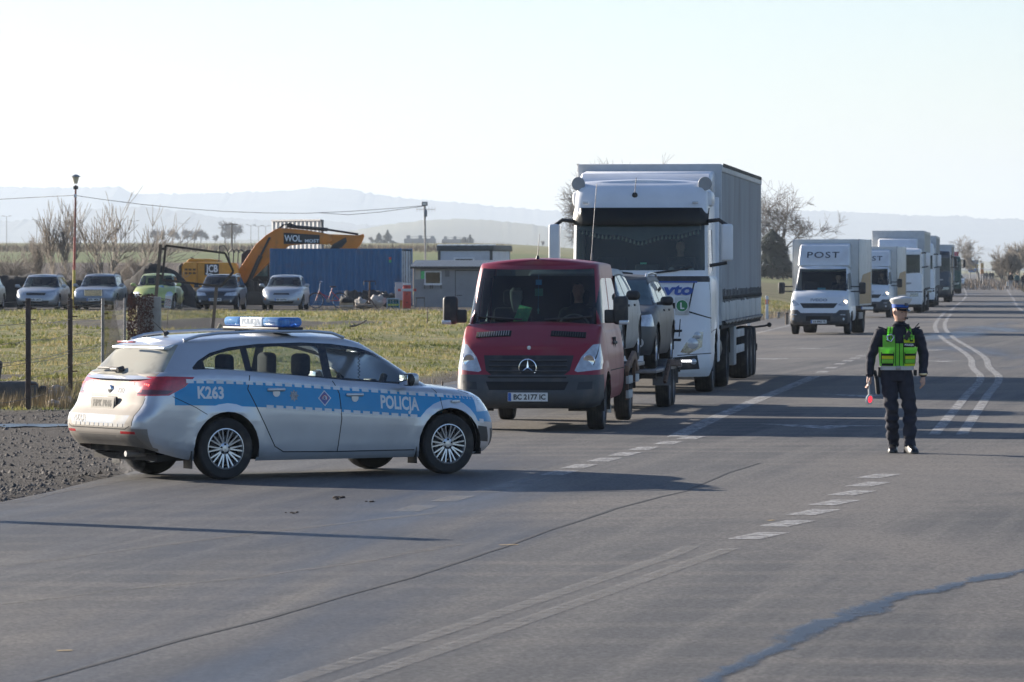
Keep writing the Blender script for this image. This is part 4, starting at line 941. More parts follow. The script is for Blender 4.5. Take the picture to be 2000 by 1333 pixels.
# ================================================================== ORDINARY CARS
def simple_car(label, loc, heading, P, group=None, name='parked_car', cat='car'):
    """P: proportions of one model; returns the thing"""
    car = thing(name, label, cat, loc, heading, group); L, W, H, wb, fo, r = P['L'], P['W']/2, P['H'], P['wb'], P['fo'], P['r']
    XB = L-fo; XA = XB-wb; bf, br, hd = P.get('bf', .90), P.get('br', .97), P.get('hood', .72)
    ws0, ws1, rw0, rw1 = P['ws0'], P['ws1'], P['rw0'], P['rw1']; rs = P.get('round', 0)
    sp = dict(belt=[(0, br-.05), (.3, br-.01), (.9, br), (ws0-.5, bf+.01), (ws0, bf-.02), (lerp(ws0, L, .45), lerp(bf, hd, .35)), (lerp(ws0, L, .8), hd+.02), (L, hd-.07)],
              sill=[(0, .34), (.5, .22), (1.2, .20), (L-1.2, .20), (L-.4, .21), (L, .23)], W=[(0, W-.06), (.35, W-.025), (.9, W), (L-1.0, W), (L-.4, W-.04), (L, W-.10)],
              xf=[(0, L-.10), (.15, L-.03), (.35, L), (.55, L-.015), (.75, L-.05), (.9, L-.11-rs*.2), (1, L-.18-rs*.4)], xr=[(0, .10), (.2, .02), (.4, 0), (.55, .04), (.8, .10+rs*.2), (1, .17+rs*.4)],
              inset=[(0, .07), (.06, .04), (.16, .02), (.35, .006), (.55, 0), (.75, .008), (.88, .025), (.95, .05), (1, .09)], af=P.get('af', .6), ar=.4, nf=P.get('nf', 3.2), nr=3.6, nf_c=10, ns_c=22, nr_c=8,
              crown=[(0, .015), (ws0-.3, .03), (ws0, .05), (lerp(ws0, L, .7), .04), (L, .01)], arch=[(XA, r, r+.055), (XB, r, r+.055)], flare=P.get('flare', .018),
              gh=dict(roof=[(0, H-.07), (rw1, H-.055), (lerp(rw1, ws1, .5), H-.035), (ws1, H-.06)], rcrown=[(0, .03), (9, .035)], Wb=[(0, W-.10), (L, W-.075)], Wt=[(0, W-.31), (L, W-.29)],
                      xf0=ws0, xf1=ws1, xr0=rw0, xr1=rw1, af0=.45, af1=.2, ar0=.25, ar1=.18, nf=2.5, nr=3.2, sink=.04, wk=(1, 6), fcols=8, rcols=6))
    if P.get('prof'): sp['gh']['prof'] = P['prof']
    b = Body(sp); bz = lambda x: lerp(br, bf, (x-rw0)/(ws0-rw0))+.01
    x0, x1 = rw0+.18, ws0-.12; topz = curve1([(rw0+.12, br+.08), (rw1+.12, H-.14), (lerp(rw1, ws1, .5), H-.105), (ws1-.05, H-.13), (ws0-.05, bf+.05)])
    n = 10
    for i in range(n):
        a, c = lerp(x0, x1, i/n), lerp(x0, x1, (i+1)/n); b.side('window_surround', [(a, bz(a)), (c, bz(c)), (c, topz(c)), (a, topz(a))], zones=(2,), ny=.18)
    for k, (a0, a1) in enumerate(P['panes']):
        for i in range(5):
            a, c = lerp(a0, a1, i/5), lerp(a0, a1, (i+1)/5); b.side('side_window#%d' % k, [(a, bz(a)+.02), (c, bz(c)+.02), (c, topz(c)-.025), (a, topz(a)-.025)], zones=(2,), ny=.1, only=['window_surround'])
    b.front('headlight', P['lamp'], 1, mirror=True, xlim=L-.55, nx=.08)
    b.front('grille', P['grille'], 1, nx=.15); b.front('lower_grille', P.get('lgrille', [(-.5, .27), (.5, .27), (.55, .38), (-.55, .38)]), 1, nx=.2)
    if 'bumper' in P: b.front('bumper_strip', P['bumper'], 1, nx=.02, xlim=L-.7)
    for x in P['gaps']: b.gap([(x, bz(x)), (x+.02, .6), (x-.01, .27)], .012)
    b.arches(); mats = {'windshield': P.get('glass', PGLASS), 'rear_window': PGLASS, 'window_surround': PLASTIC, 'side_window': P.get('sglass', CLEARG), 'headlight': LENS, 'grille': PLASTIC, 'lower_grille': PLASTIC, 'bumper_strip': PLASTIC, 'panel_gap': DARK}
    mats.update(P.get('mats', {})); b.emit(car, mats, P['paint'])
    def onfront(y, z):
        h = b.bvh.ray_cast(Vector((L+1, y, z)), Vector((-1, 0, 0)), 3); return h[0] if h[0] is not None else Vector((L, y, z))
    if P.get('plate') is not None: q = onfront(0, P.get('pz', .42)); plate(car, P['plate'], (q.x+.012, 0, P.get('pz', .42)), (0, 1, 0), (0, 0, 1), eu=P.get('eu', True))
    for sg in (-1, 1):
        bm = B(); mirror_pod(bm, (ws0-.32, sg*(W+.08), bf+.07), .13, .20, .14); bx(bm, ws0-.34, ws0-.26, *sorted((sg*(W-.07), sg*(W+.02))), bf+.01, bf+.05); obj('wing_mirror', bm, P.get('mirror', P['paint']), car)
        for x in P.get('handles', ()): q = b.surf(x, bf-.08, sg); bm = B(); bx(bm, x-.09, x+.09, q.y-.015, q.y+.015, bf-.095, bf-.06, bev=.01); obj('door_handle', bm, P.get('mirror', P['paint']), car)
        if P.get('rails'):
            bm = B(); tube(bm, [(x, sg*(W-.30), H-.06+dz) for x, dz in ((rw1+.05, 0), (rw1+.2, .05), (lerp(rw1, ws1, .5), .07), (ws1-.35, .05), (ws1-.2, 0))], .018, 6); obj('roof_rail', bm, P.get('railmat', PLASTIC), car)
        for x in (XA, XB): wheel(car, x, sg*(W-.11), r, .19, sg, rim_mat=P.get('rim', ALLOY), style=P.get('wheel', 'spokes'))
        for y, z, rad, m in P.get('fogs', ()): q = onfront(sg*y, z); bm = B(); lathe(bm, [(.001, .012), (rad, .008), (rad, -.02)], q, 'X', 14); obj('front_lamp', bm, m, car)
    bm = B()
    for x, z, rr_ in sp['arch']:
        for sg in (-1, 1): arch_liner(bm, x, z, rr_+.003, sg*(W-.01), sg*.5, 10)
    bx(bm, .3, L-.4, -W+.2, W-.2, .2, .28); obj('underbody', bm, UNDER, car, smooth=False)
    bm = B(); bx(bm, rw0+.2, ws0-.1, -W+.16, W-.16, .28, .36); bx(bm, ws0-.72, ws0-.28, -W+.18, W-.18, .6, bf-.05, bev=.05); bx(bm, rw0+.2, rw0+1.0, -W+.16, W-.16, .36, br-.12); obj('cabin_floor', bm, DARK, car)
    seats_and_trim(car, (ws0-1.3, ws0-2.15), .36, .60, H-.22)
    bm = B(); lathe(bm, [(.175, -.012), (.187, 0), (.175, .012), (.163, 0)], (0, 0, 0), 'X', 20, closed=True); obj('steering_wheel', bm, PLASTIC, car, loc=(ws0-.75, .36, bf+.02), rot=(0, R(-22), 0))
    return car, b
def wagon(paint_, **k):
    P = dict(L=4.65, W=1.75, H=1.46, wb=2.70, fo=.93, r=.315, ws0=3.42, ws1=2.62, rw0=.16, rw1=.55, panes=[(.55, 1.22), (1.30, 2.12), (2.22, 2.95)], gaps=[1.26, 2.17, 3.20],
             lamp=[(.48, .60), (.95, .60), (.95, .76), (.55, .74)], grille=[(-.40, .60), (.40, .60), (.42, .71), (-.42, .71)], paint=paint_, plate='', handles=(1.55, 2.45), rails=True, wheel='spokes')
    P.update(k); return P
SILVER2 = paint('dull_silver_paint', (.40, .42, .44), metal=.5, rough=.36, dirt=.15, dsc=1.5)
GREYSIL = paint('grey_silver_paint', (.30, .32, .35), metal=.5, rough=.34, dirt=.14, dsc=1.5)
GREENP = paint('pale_green_paint', (.42, .47, .15), metal=.15, rough=.35, dirt=.10, dsc=1.5)
DARKB = paint('dark_blue_grey_paint', (.030, .040, .055), metal=.3, rough=.28, dirt=.15, dsc=1.6)
DARKG = paint('dusty_graphite_paint', (.060, .066, .074), metal=.35, rough=.50, dirt=.40, dcol=(.13, .12, .10), dsc=1.6, coat=.05)
SILVWAG = paint('dusty_silver_paint', (.33, .34, .34), metal=.45, rough=.52, dirt=.36, dcol=(.24, .215, .18), dsc=1.6, coat=.05)
PH = math.atan2(-1, -.045)
def park(label, pxc, P, py=603, D=198, dh=0.0):
    X = (pxc-1000)*D/FPX; h = PH+dh; f = Vector((math.cos(h), math.sin(h), 0)); o = Vector((X, D, 0))-f*P['L']
    zz = max(tz(o.x+f.x*k*P['L'], o.y+f.y*k*P['L']) for k in (.2, .5, .8)); return simple_car(label, (o.x, o.y, zz-.01), h, P)
park('silver estate car with black radiator grille parked beside the yellow-footed lamp post', 69, wagon(SILVER2, lamp=[(.44, .60), (.95, .60), (.95, .745), (.50, .735)], grille=[(-.38, .60), (.38, .60), (.40, .70), (-.40, .70)], plate='RPR 18CP', railmat=PLASTIC))
c_, b_ = park('grey estate car with upright chrome radiator grille parked next to green car', 182, wagon(GREYSIL, L=4.75, H=1.48, bf=.93, br=.99, hood=.80, nf=4.5, af=.4, lamp=[(.44, .60), (.95, .58), (.95, .77), (.44, .79)], grille=[(-.34, .56), (.34, .56), (.36, .82), (-.36, .82)], plate='RPR 70ER', wheel='cap', bumper=[(-1, .36), (1, .36), (1, .50), (-1, .50)], mats={'bumper_strip': M('grey_bumper', (.16, .17, .18), .6)}))
bm = B()
for i in range(6): bx(bm, 4.74, 4.755, -.33, .33, .585+i*.038, .598+i*.038)
bx(bm, 4.735, 4.76, -.36, .36, .815, .835, bev=.006); bx(bm, 4.735, 4.76, -.355, -.335, .56, .82); bx(bm, 4.735, 4.76, .335, .355, .56, .82); obj('chrome_grille_bars', bm, CHROME, c_)
c_, b_ = park('pale green rounded bubble shaped car behind the tilted sign frame', 297, wagon(GREENP, L=4.08, W=1.72, H=1.50, wb=2.51, fo=.80, r=.325, bf=.96, br=.93, hood=.80, round=.55, nf=2.1, af=1.0, flare=.075, ws0=3.02, ws1=2.25, rw0=.45, rw1=1.15,
    panes=[(1.05, 1.50), (1.60, 2.52)], gaps=[1.55, 2.95], lamp=[(.50, .58), (.62, .50), (.76, .53), (.80, .66), (.72, .75), (.58, .74)], grille=[(-.30, .36), (.30, .36), (.30, .40), (-.30, .40)], rails=False, plate='ADJI', eu=False, pz=.45, handles=(1.78,),
    prof=[(0, 0), (.10, .14), (.22, .30), (.36, .48), (.50, .66), (.64, .81), (.78, .92), (.89, .97), (1, 1)]))
for s_, yy in ((1, .45),):
    h_ = b_.bvh.ray_cast(Vector((3.45, -.28*-1, 3)), Vector((0, 0, -1)), 4)[0]; bm = B(); lathe(bm, [(.001, .004), (.13, .003), (.14, 0)], (0, 0, 0), 'Z', 24); o_ = obj('round_sticker', bm, M('sticker_blue', (.12, .22, .32), .5, var=.5, scale=18), c_, loc=h_, rot=(0, R(25), 0))
park('dark blue estate car with roof rails parked in front of the excavator', 420, wagon(DARKB, L=4.70, lamp=[(.36, .58), (.95, .58), (.95, .74), (.44, .70)], grille=[(-.34, .60), (.34, .60), (.36, .68), (-.36, .68)], plate='EDA 32459', railmat=ALLOY, fogs=[(.62, .36, .045, LENS)], glass=DGLASS), dh=-.01)
park('silver hatchback parked in front of the blue shipping container', 549, wagon(SILVER2, L=4.15, W=1.70, H=1.44, wb=2.61, fo=.82, r=.30, ws0=3.05, ws1=2.25, rw0=.20, rw1=.62, bf=.93, br=1.0, hood=.76, af=.75, nf=2.5, panes=[(.72, 1.02), (1.10, 1.75), (1.85, 2.62)], gaps=[1.05, 1.80, 2.85],
    lamp=[(.42, .60), (.56, .60), (.95, .70), (.95, .86), (.70, .78)], grille=[(-.34, .62), (.34, .62), (.30, .69), (-.30, .69)], lgrille=[(-.45, .26), (.45, .26), (.52, .36), (-.52, .36)], plate='RP 52706', rails=False, handles=(1.4, 2.2), fogs=[(.66, .44, .05, AMBER)], wheel='cap'))
park('pale saloon car parked at the end of the row by the earth bank', -60, wagon(paint('pale_paint', (.45, .50, .46), metal=.2, dirt=.1), plate='', rails=False))
# ================================================================== RED VAN WITH LOADED BED, AND ITS TRAILER
def heading_at(D): return math.atan2(-1, -(LC(D+4)-LC(D-4))/8)
def place(D, xoff=0.0): return Vector((LC(D)+xoff, D, 0))
def disc_star(car, c, r, m):
    """ring with a three-pointed star, facing +x"""
    bm = B(); n = 32; c = Vector(c)
    tube(bm, [c+Vector((0, r*math.cos(2*math.pi*i/n), r*math.sin(2*math.pi*i/n))) for i in range(n)], r*.085, 6, closed=True)
    for k in range(3):
        a = math.pi/2+k*2*math.pi/3; t = Vector((0, math.cos(a), math.sin(a))); nn = Vector((0, -math.sin(a), math.cos(a)))
        vs = [bm.verts.new(p) for p in (c+t*r*.98, c+nn*r*.13, c-nn*r*.13, c+Vector((r*.10, 0, 0)))]
        for q in ((0, 1, 3), (0, 3, 2), (0, 2, 1), (1, 2, 3)): bm.faces.new([vs[i] for i in q])
    return obj('star_emblem', bm, m, car)
def person_bust(name, label, loc, rotz, skin_, shirt, hair, group=None, look=0.0, arms=True):
    """seated driver built as one surface from pelvis to head"""
    t = thing(name, label, 'person', loc, rotz, group); bm = B()
    body_loft(bm, [((0, 0, .02), .17, .20), ((0, 0, .12), .16, .19), ((-.02, 0, .28), .13, .18), ((-.03, 0, .42), .13, .205), ((-.02, 0, .52), .10, .19), ((0, 0, .57), .06, .10), ((.01, 0, .61), .055, .055), ((.02, 0, .66), .06, .06)])
    head_loft(bm, Vector((.03, 0, .76)), .118, look)
    for sg in (-1, 1):
        limb(bm, [(-.02, sg*.20, .49), (.06, sg*.26, .28), (.30, sg*.18, .22), (.37, sg*.13, .27)], [.062, .052, .040, .036]); limb(bm, [(.02, sg*.10, .06), (.42, sg*.13, .10)], [.09, .07])
        limb(bm, [(.37, sg*.13, .27), (.40, sg*.11, .32)], [.038, .03])
    skin_obj('body', bm, t, [shirt, skin_, hair], lambda p: 2 if (p.z > .80 and (p.x < .03 or p.z > .855)) else 1 if (p.z > .60 or p.x > .36) else 0, .016)
    return t
def body_loft(bm, secs, n=14):
    """stack of elliptical sections (centre, rx, ry)"""
    prev = None
    for c, rx, ry in secs:
        rg = ring(bm, Vector(c), Vector((1, 0, 0)), Vector((0, 1, 0)), rx, ry, n)
        if prev: skin(bm, prev, rg)
        else: bm.faces.new(rg[::-1])
        prev = rg
    bm.faces.new(prev)
def limb(bm, pts, rad, n=10):
    pts = [Vector(p) for p in pts]; u = None; prev = None; k = len(pts)
    for i, p in enumerate(pts):
        d = (pts[min(i+1, k-1)]-pts[max(i-1, 0)]).normalized()
        if u is None: u = d.orthogonal().normalized()
        u = (u-d*u.dot(d)).normalized(); r = rad[i]; ra, rb = r if isinstance(r, tuple) else (r, r)
        rg = ring(bm, p, u, d.cross(u), ra, rb, n)
        if prev: skin(bm, prev, rg)
        else: bm.faces.new(rg[::-1])
        prev = rg
    bm.faces.new(prev)
def head_loft(bm, c, r, look=0.0):
    """skull, jaw, nose, ears, brow; faces +x turned by look degrees; r = half head height"""
    Q = RZ(look); c = Vector(c)
    def P(x, y, z): return c+Q @ Vector((x*r, y*r, z*r))
    prev = None; S = [(-1.02, .12, .20, .22), (-.92, .10, .36, .38), (-.70, .06, .58, .50), (-.40, .02, .74, .58), (-.1, 0, .82, .63), (.2, -.02, .86, .66), (.5, -.04, .82, .64), (.75, -.06, .66, .52), (.92, -.08, .40, .34), (1.0, -.08, .12, .12)]
    for z, ox, rx, ry in S:
        rg = [bm.verts.new(P(ox+rx*math.cos(2*math.pi*i/16), ry*math.sin(2*math.pi*i/16), z)) for i in range(16)]
        if prev: skin(bm, prev, rg)
        else: bm.faces.new(rg[::-1])
        prev = rg
    bm.faces.new(prev)
    limb(bm, [P(.74, 0, .12), P(.92, 0, -.16), P(.90, 0, -.26), P(.70, 0, -.30)], [.07*r, .13*r, .14*r, .08*r], 8)      # nose
    limb(bm, [P(.70, -.32, .22), P(.80, 0, .24), P(.70, .32, .22)], [.10*r, .10*r, .10*r], 6)                              # brow
    limb(bm, [P(.66, -.22, -.52), P(.76, 0, -.50), P(.66, .22, -.52)], [.09*r, .11*r, .09*r], 6)                          # lips
    limb(bm, [P(.60, 0, -.86), P(.66, 0, -.80)], [.16*r, .12*r], 8)                                                       # chin
    for sg in (-1, 1): limb(bm, [P(-.02, sg*.62, .18), P(-.08, sg*.70, .02), P(-.02, sg*.62, -.20)], [(.06*r, .16*r), (.06*r, .18*r), (.05*r, .10*r)], 8)
    return P
def skin_obj(name, bm, parent, mats, colour, vox, smooth_it=2):
    """voxel-join overlapping limbs into one continuous surface and colour it by region"""
    bmesh.ops.recalc_face_normals(bm, faces=bm.faces)
    me = bpy.data.meshes.new(name); bm.to_mesh(me); bm.free(); o = bpy.data.objects.new(name, me)
    rm = o.modifiers.new('r', 'REMESH'); rm.mode = 'VOXEL'; rm.voxel_size = vox; sm = o.modifiers.new('s', 'SMOOTH'); sm.iterations = smooth_it; sm.factor = .5
    dg = side_eval(o); m2 = bpy.data.meshes.new_from_object(o.evaluated_get(dg)); bpy.data.objects.remove(o); bpy.data.meshes.remove(me)
    m2.name = name; m2.polygons.foreach_set('use_smooth', [True]*len(m2.polygons)); m2.materials.clear()
    for m in mats: m2.materials.append(m)
    idx = [colour(p.center) for p in m2.polygons]; m2.polygons.foreach_set('material_index', idx); m2.update()
    q = bpy.data.objects.new(name, m2); COL.objects.link(q); q.parent = parent; return q
SKIN = M('skin', (.50, .30, .22), .55, var=.12, scale=30); HAIR = M('dark_hair', (.025, .020, .018), .7, var=.3, scale=60); STUBBLE = M('cropped_hair', (.10, .075, .06), .8, var=.3, scale=60)
BLACKC = M('black_cloth', (.018, .018, .022), .9, var=.25, scale=20, bump=.2); WHITEC = M('white_cloth', (.5, .5, .48), .9, var=.1)

def red_van():
    D0 = 64.2; h = heading_at(67); f = Vector((math.cos(h), math.sin(h), 0)); L = 3.55; front = Vector((.19, D0, 0)); loc = front-f*L
    v = thing('red_van', 'dark red crew cab van with star emblem and grey bumper carrying a car', 'van', (loc.x, loc.y, 0), h)
    RED = paint('dark_red_paint', (.25, .016, .034), metal=.10, rough=.42, dirt=.22, dcol=(.17, .085, .08), dsc=1.3, coat=.10)
    # x=0 back of the cab, x=L front bumper; front axle .98 behind the nose
    XF = L-.98
    sp = dict(belt=[(0, 1.36), (1.6, 1.34), (2.3, 1.36), (2.62, 1.40), (2.85, 1.30), (3.1, 1.16), (3.3, 1.03), (3.45, .92), (3.55, .86)], sill=[(0, .40), (1.5, .38), (2.0, .36), (3.0, .34), (3.4, .30), (3.55, .30)],
              W=[(0, .985), (2.2, .985), (2.8, .975), (3.2, .96), (3.55, .93)],
              xf=[(0, L-.12), (.1, L-.03), (.25, L), (.4, L-.005), (.5, L-.05), (.62, L-.09), (.75, L-.15), (.88, L-.24), (1, L-.32)], xr=[(0, 0), (1, 0)],
              inset=[(0, .06), (.06, .03), (.16, .01), (.35, 0), (.6, .005), (.8, .03), (.92, .05), (.97, .065), (1, .09)], af=.42, ar=.06, nf=3.6, nr=8, nf_c=14, ns_c=26, nr_c=6, crown=[(0, .02), (2.4, .03), (2.8, .06), (3.3, .04), (3.55, .015)],
              arch=[(XF, .36, .42)], flare=.03,
              gh=dict(roof=[(0, 2.20), (1.0, 2.225), (1.9, 2.215), (2.2, 2.17)], rcrown=[(0, .07), (9, .08)], Wb=[(0, .925), (2.3, .925), (2.9, .89)], Wt=[(0, .80), (2.2, .79)], xf0=2.83, xf1=2.05, xr0=.02, xr1=.06, af0=.50, af1=.30, ar0=.05, ar1=.08, nf=3.0, nr=8, sink=.05,
                      wk=(1, 7), fcols=10, rcols=4, prof=[(0, 0), (.10, .05), (.24, .22), (.38, .40), (.52, .57), (.66, .73), (.78, .86), (.86, .93), (.94, .98), (1, 1)]))
    b = Body(sp)
    for a, c in ((1.35, 2.42), (.18, 1.20)):
        for i in range(5):
            q0, q1 = lerp(a, c, i/5), lerp(a, c, (i+1)/5); tp = curve1([(0, 2.02), (1.9, 2.02), (2.15, 1.88), (2.5, 1.55)]); b.side('side_window', [(q0, 1.42), (q1, 1.42), (q1, tp(q1)), (q0, tp(q0))], zones=(2,), ny=.3)
    b.front('grille', [(-.56, .80), (-.40, .68), (.40, .68), (.56, .80), (.60, 1.00), (-.60, 1.00)], 1, nx=.2); b.front('headlight', [(.62, .80), (.66, .78), (1.0, .82), (1.0, 1.16), (.84, 1.14), (.70, .98)], 1, mirror=True, xlim=2.95, nx=.06)
    b.front('bumper', [(-1.2, .25), (1.2, .25), (1.2, .745), (-1.2, .745)], 1, xlim=L-.58, nx=-.3, zones=(0,)); b.front('lower_grille', [(-.50, .545), (.50, .545), (.55, .655), (-.55, .655)], 1, nx=.3)
    b.front('fog_recess', [(.66, .55), (.86, .56), (.86, .66), (.68, .65)], 1, mirror=True, nx=.2)
    for x in (1.28, 2.36): b.gap([(x, 1.36), (x, .9), (x-.02, .42)], .012)
    b.gap([(2.9, 1.24), (3.2, .95)], .01, zones=(0, 1)); b.gap([(.1, .78), (2.1, .78)], .014)
    b.arches(); parts = b.emit(v, {'windshield': VANGLASS, 'rear_window': DGLASS, 'side_window': DGLASS, 'grille': PLASTIC, 'lower_grille': DARK, 'headlight': LENS, 'bumper': M('grey_plastic_bumper', (.055, .057, .06), .6, var=.15, dirt=(GRIME, .22, 3)), 'fog_recess': PLASTIC, 'panel_gap': DARK}, RED)
    def fr(y, z): return b.bvh.ray_cast(Vector((L+1, y, z)), Vector((-1, 0, 0)), 3)[0]
    for z in (.72, .79, .86, .93):
        bm = B(); tube(bm, [fr(y, z)+Vector((.012, 0, 0)) for y in np.linspace(-.52, .52, 13)], .013, 6); obj('grille_bar', bm, M('grille_grey', (.04, .04, .042), .5), v)
    disc_star(v, fr(0, .835)+Vector((.03, 0, 0)), .115, CHROME)
    for sg in (-1, 1):
        q = fr(sg*.80, .93); bm = B(); lathe(bm, [(.001, .0), (.03, .004), (.075, .012), (.085, 0)], q+Vector((.004, 0, 0)), 'X', 20); obj('headlamp_bowl', bm, CHROME, parts['headlight#L' if sg > 0 else 'headlight#R'])
        # bonnet vents
        vt = None
        for i in range(13):
            y = sg*(.30+.026*i*1.25); hh = b.bvh.ray_cast(Vector((2.97, y, 3)), Vector((0, 0, -1)), 3)
            bm = B(); bx(bm, -.055, .055, -.006, .006, -.004, .012); obj('vent_slat', bm, M('vent_grey', (.30, .28, .27), .5) if sg < 0 else PLASTIC, v, loc=hh[0]+hh[1]*.004, rot=(0, math.atan2(hh[1].x, hh[1].z), 0), smooth=False)
        bm = B(); c0 = b.bvh.ray_cast(Vector((2.97, sg*.50, 3)), Vector((0, 0, -1)), 3); bx(bm, -.07, .07, -.235, .235, -.006, .006, bev=.004); obj('vent_panel', bm, DARK, v, loc=c0[0]+c0[1]*.001, rot=(-sg*.05, math.atan2(c0[1].x, c0[1].z), 0))
        bm = B(); bx(bm, 2.36, 2.50, *sorted((sg*1.05, sg*1.25)), 1.40, 1.78, bev=.05, seg=3); bx(bm, 2.38, 2.46, *sorted((sg*.93, sg*1.08)), 1.42, 1.60, bev=.02); mo = obj('wing_mirror', bm, PLASTIC, v)
        bm = B(); bx(bm, 2.352, 2.358, *sorted((sg*1.075, sg*1.225)), 1.47, 1.74); obj('mirror_glass', bm, CHROME, mo); bm = B(); bx(bm, 2.40, 2.505, *sorted((sg*1.13, sg*1.26)), 1.40, 1.46, bev=.015); obj('mirror_indicator', bm, LENS, mo)
        for x in (1.40, 1.14): q = b.surf(x, 1.14, sg); bm = B(); bx(bm, x-.10, x+.10, q.y-.03, q.y+.03, 1.12, 1.16, bev=.012); bx(bm, x-.02, x+.02, q.y-.012, q.y+.012, 1.06, 1.22, bev=.008); obj('door_handle', bm, PLASTIC, v)
        wheel(v, XF, sg*.84, .345, .225, sg, rim_mat=STEELRIM, style='truck'); wheel(v, XF-4.12, sg*.83, .345, .225, sg, rim_mat=STEELRIM, style='truck')
        bm = B(); q = fr(sg*.02, 1.12); tube(bm, [b.bvh.ray_cast(Vector((3.6, sg*y, z)), Vector((-1, 0, 0)), 3)[0]+Vector((.03, 0, .01)) for y, z in ((.15, 1.46), (.45, 1.475), (.78, 1.50))], .012, 6); obj('windscreen_wiper', bm, PLASTIC, v)
    bm = B(); cyl(bm, (1.98, -.02, 2.27), (1.96, -.02, 2.32), .028, .02, 10); cyl(bm, (1.96, -.02, 2.31), (1.70, -.02, 2.62), .007, .003, 6); obj('aerial', bm, PLASTIC, v)
    bm = B(); cyl(bm, (1.6, .68, 2.26), (1.6, .68, 2.36), .014, .010, 8); tube(bm, [(1.6, .68, 2.35), (1.58, .70, 2.7), (1.52, .74, 3.3)], .005, 5); obj('whip_aerial', bm, STEELRIM, v)
    q = fr(.0, .46); plate(v, 'BC 2177 IC', (q.x+.014, .02, .455), (0, 1, 0), (0, 0, 1), .53, .115)
    bm = B(); lathe(bm, [(.001, .01), (.025, .008), (.028, 0)], fr(0, 1.10), 'X', 12); obj('bonnet_badge', bm, LENS, v)
    bm = B(); arch_liner(bm, XF, .36, .423, .985, .5); arch_liner(bm, XF, .36, .423, -.985, -.5); bx(bm, .1, L-.45, -.8, .8, .32, .42); obj('underbody', bm, UNDER, v, smooth=False)
    bm = B(); bx(bm, .1, 2.5, -.85, .85, .62, .70); bx(bm, 2.0, 2.72, -.84, .84, .8, 1.34, bev=.06); bx(bm, .08, .12, -.86, .86, .7, 2.05); obj('cabin_floor', bm, DARK, v)
    for y in (-.46, .46):
        bm = B(); bx(bm, 1.05, 1.60, y-.26, y+.26, .95, 1.10, bev=.06); bx(bm, .98, 1.14, y-.26, y+.26, 1.05, 1.62, bev=.06); s_ = obj('seat', bm, SEAT, v); bm = B(); bx(bm, .98, 1.08, y-.13, y+.13, 1.64, 1.86, bev=.045); obj('headrest', bm, SEAT, s_)
    bm = B(); lathe(bm, [(.205, -.014), (.219, 0), (.205, .014), (.191, 0)], (0, 0, 0), 'X', 28, closed=True); obj('steering_wheel', bm, M('pale_grey_plastic', (.12, .13, .13), .6), v, loc=(1.86, .46, 1.36), rot=(0, R(-35), 0))
    # things inside the windscreen: crisp packet, hanging ornament, paper, glove
    bm = B(); prism(bm, [(-.13, 0), (.06, 0), (.15, .25), (-.02, .29)], -.012, .012, 'X'); obj('crisp_packet', bm, M('packet_green', (.05, .36, .10), .45, var=.35, scale=16, dirt=((.55, .6, .12), .3, 14)), v, loc=(2.60, -.18, 1.375), rot=(0, R(-10), 0))
    bm = B(); bx(bm, 2.45, 2.60, -.50, -.24, 1.37, 1.41, bev=.01); obj('paper_roll', bm, M('paper_mint', (.45, .62, .52), .8), v); bm = B(); bx(bm, 2.45, 2.60, -.76, -.60, 1.37, 1.42, bev=.02); obj('cloth_rag', bm, M('lime_cloth', (.30, .55, .12), .9), v)
    bm = B(); cyl(bm, (2.20, .02, 2.06), (2.28, .02, 1.55), .002, n=4); bx(bm, 2.19, 2.20, -.02, .06, 1.93, 2.0); obj('blue_tag', bm, M('tag_blue', (.06, .35, .62), .6), v); bm = B(); bx(bm, 2.21, 2.22, -.03, .08, 1.78, 1.88); bx(bm, 2.255, 2.26, .012, .028, 1.54, 1.62); bx(bm, 2.255, 2.26, .0, .04, 1.585, 1.60); obj('hanging_ornament', bm, M('ornament_green', (.05, .22, .14), .6), v)
    # load bed behind the cab
    bd = sub('load_bed', v); bm = B()
    for y in (-.42, .42): bx(bm, -3.35, .3, y-.05, y+.05, .55, .70)
    for x in (-3.3, -2.5, -1.6, -.8, -.1): bx(bm, x-.04, x+.04, -.98, .98, .68, .74)
    obj('chassis_rails', bm, UNDER, bd)
    for sg in (-1, 1):
        bm = B(); bx(bm, -3.4, -.03, *sorted((sg*.48, sg*.98)), .745, .80, bev=.008); obj('wheel_track', bm, STEELRIM, bd)
        bm = B(); prism(bm, [(-.06, .70), (-.06, .80), (-1.15, .99), (-1.32, .96), (-1.78, .72), (-1.62, .69), (-1.25, .86), (-1.10, .885)], *sorted((sg*.985, sg*1.04)), bev=.006); obj('track_ramp', bm, M('rusted_ramp', (.24, .15, .10), .8, var=.3, scale=7, dirt=((.10, .055, .035), .35, 5)), bd)
        bm = B(); bx(bm, -1.3, -1.2, *sorted((sg*.99, sg*1.03)), .55, .86); bx(bm, -.12, -.06, *sorted((sg*.99, sg*1.03)), .32, .72); bx(bm, -.68, -.62, *sorted((sg*.96, sg*.99)), .32, .74); obj('guard_post', bm, RUST, bd)
        for x0, x1, z in ((-.68, -.05, .60), (-.66, -.03, .40), (-1.72, -1.22, .60)):
            bm = B(); bx(bm, x0, x1, *sorted((sg*1.00, sg*1.045)), z-.055, z+.055, bev=.006); obj('side_guard_board', bm, M('grey_white_board', (.42, .43, .42), .65, var=.15, dirt=(GRIME, .2, 5)), bd)
        bm = B(); arch_pts = [(XF-4.12+.46*math.cos(a), .37+.46*math.sin(a)) for a in np.linspace(.15, math.pi-.15, 12)]
        prev = None
        for x, z in arch_pts:
            cur = (bm.verts.new((x, sg*.70, z)), bm.verts.new((x, sg*.97, z)));
            if prev: bm.faces.new((prev[0], prev[1], cur[1], cur[0]))
            prev = cur
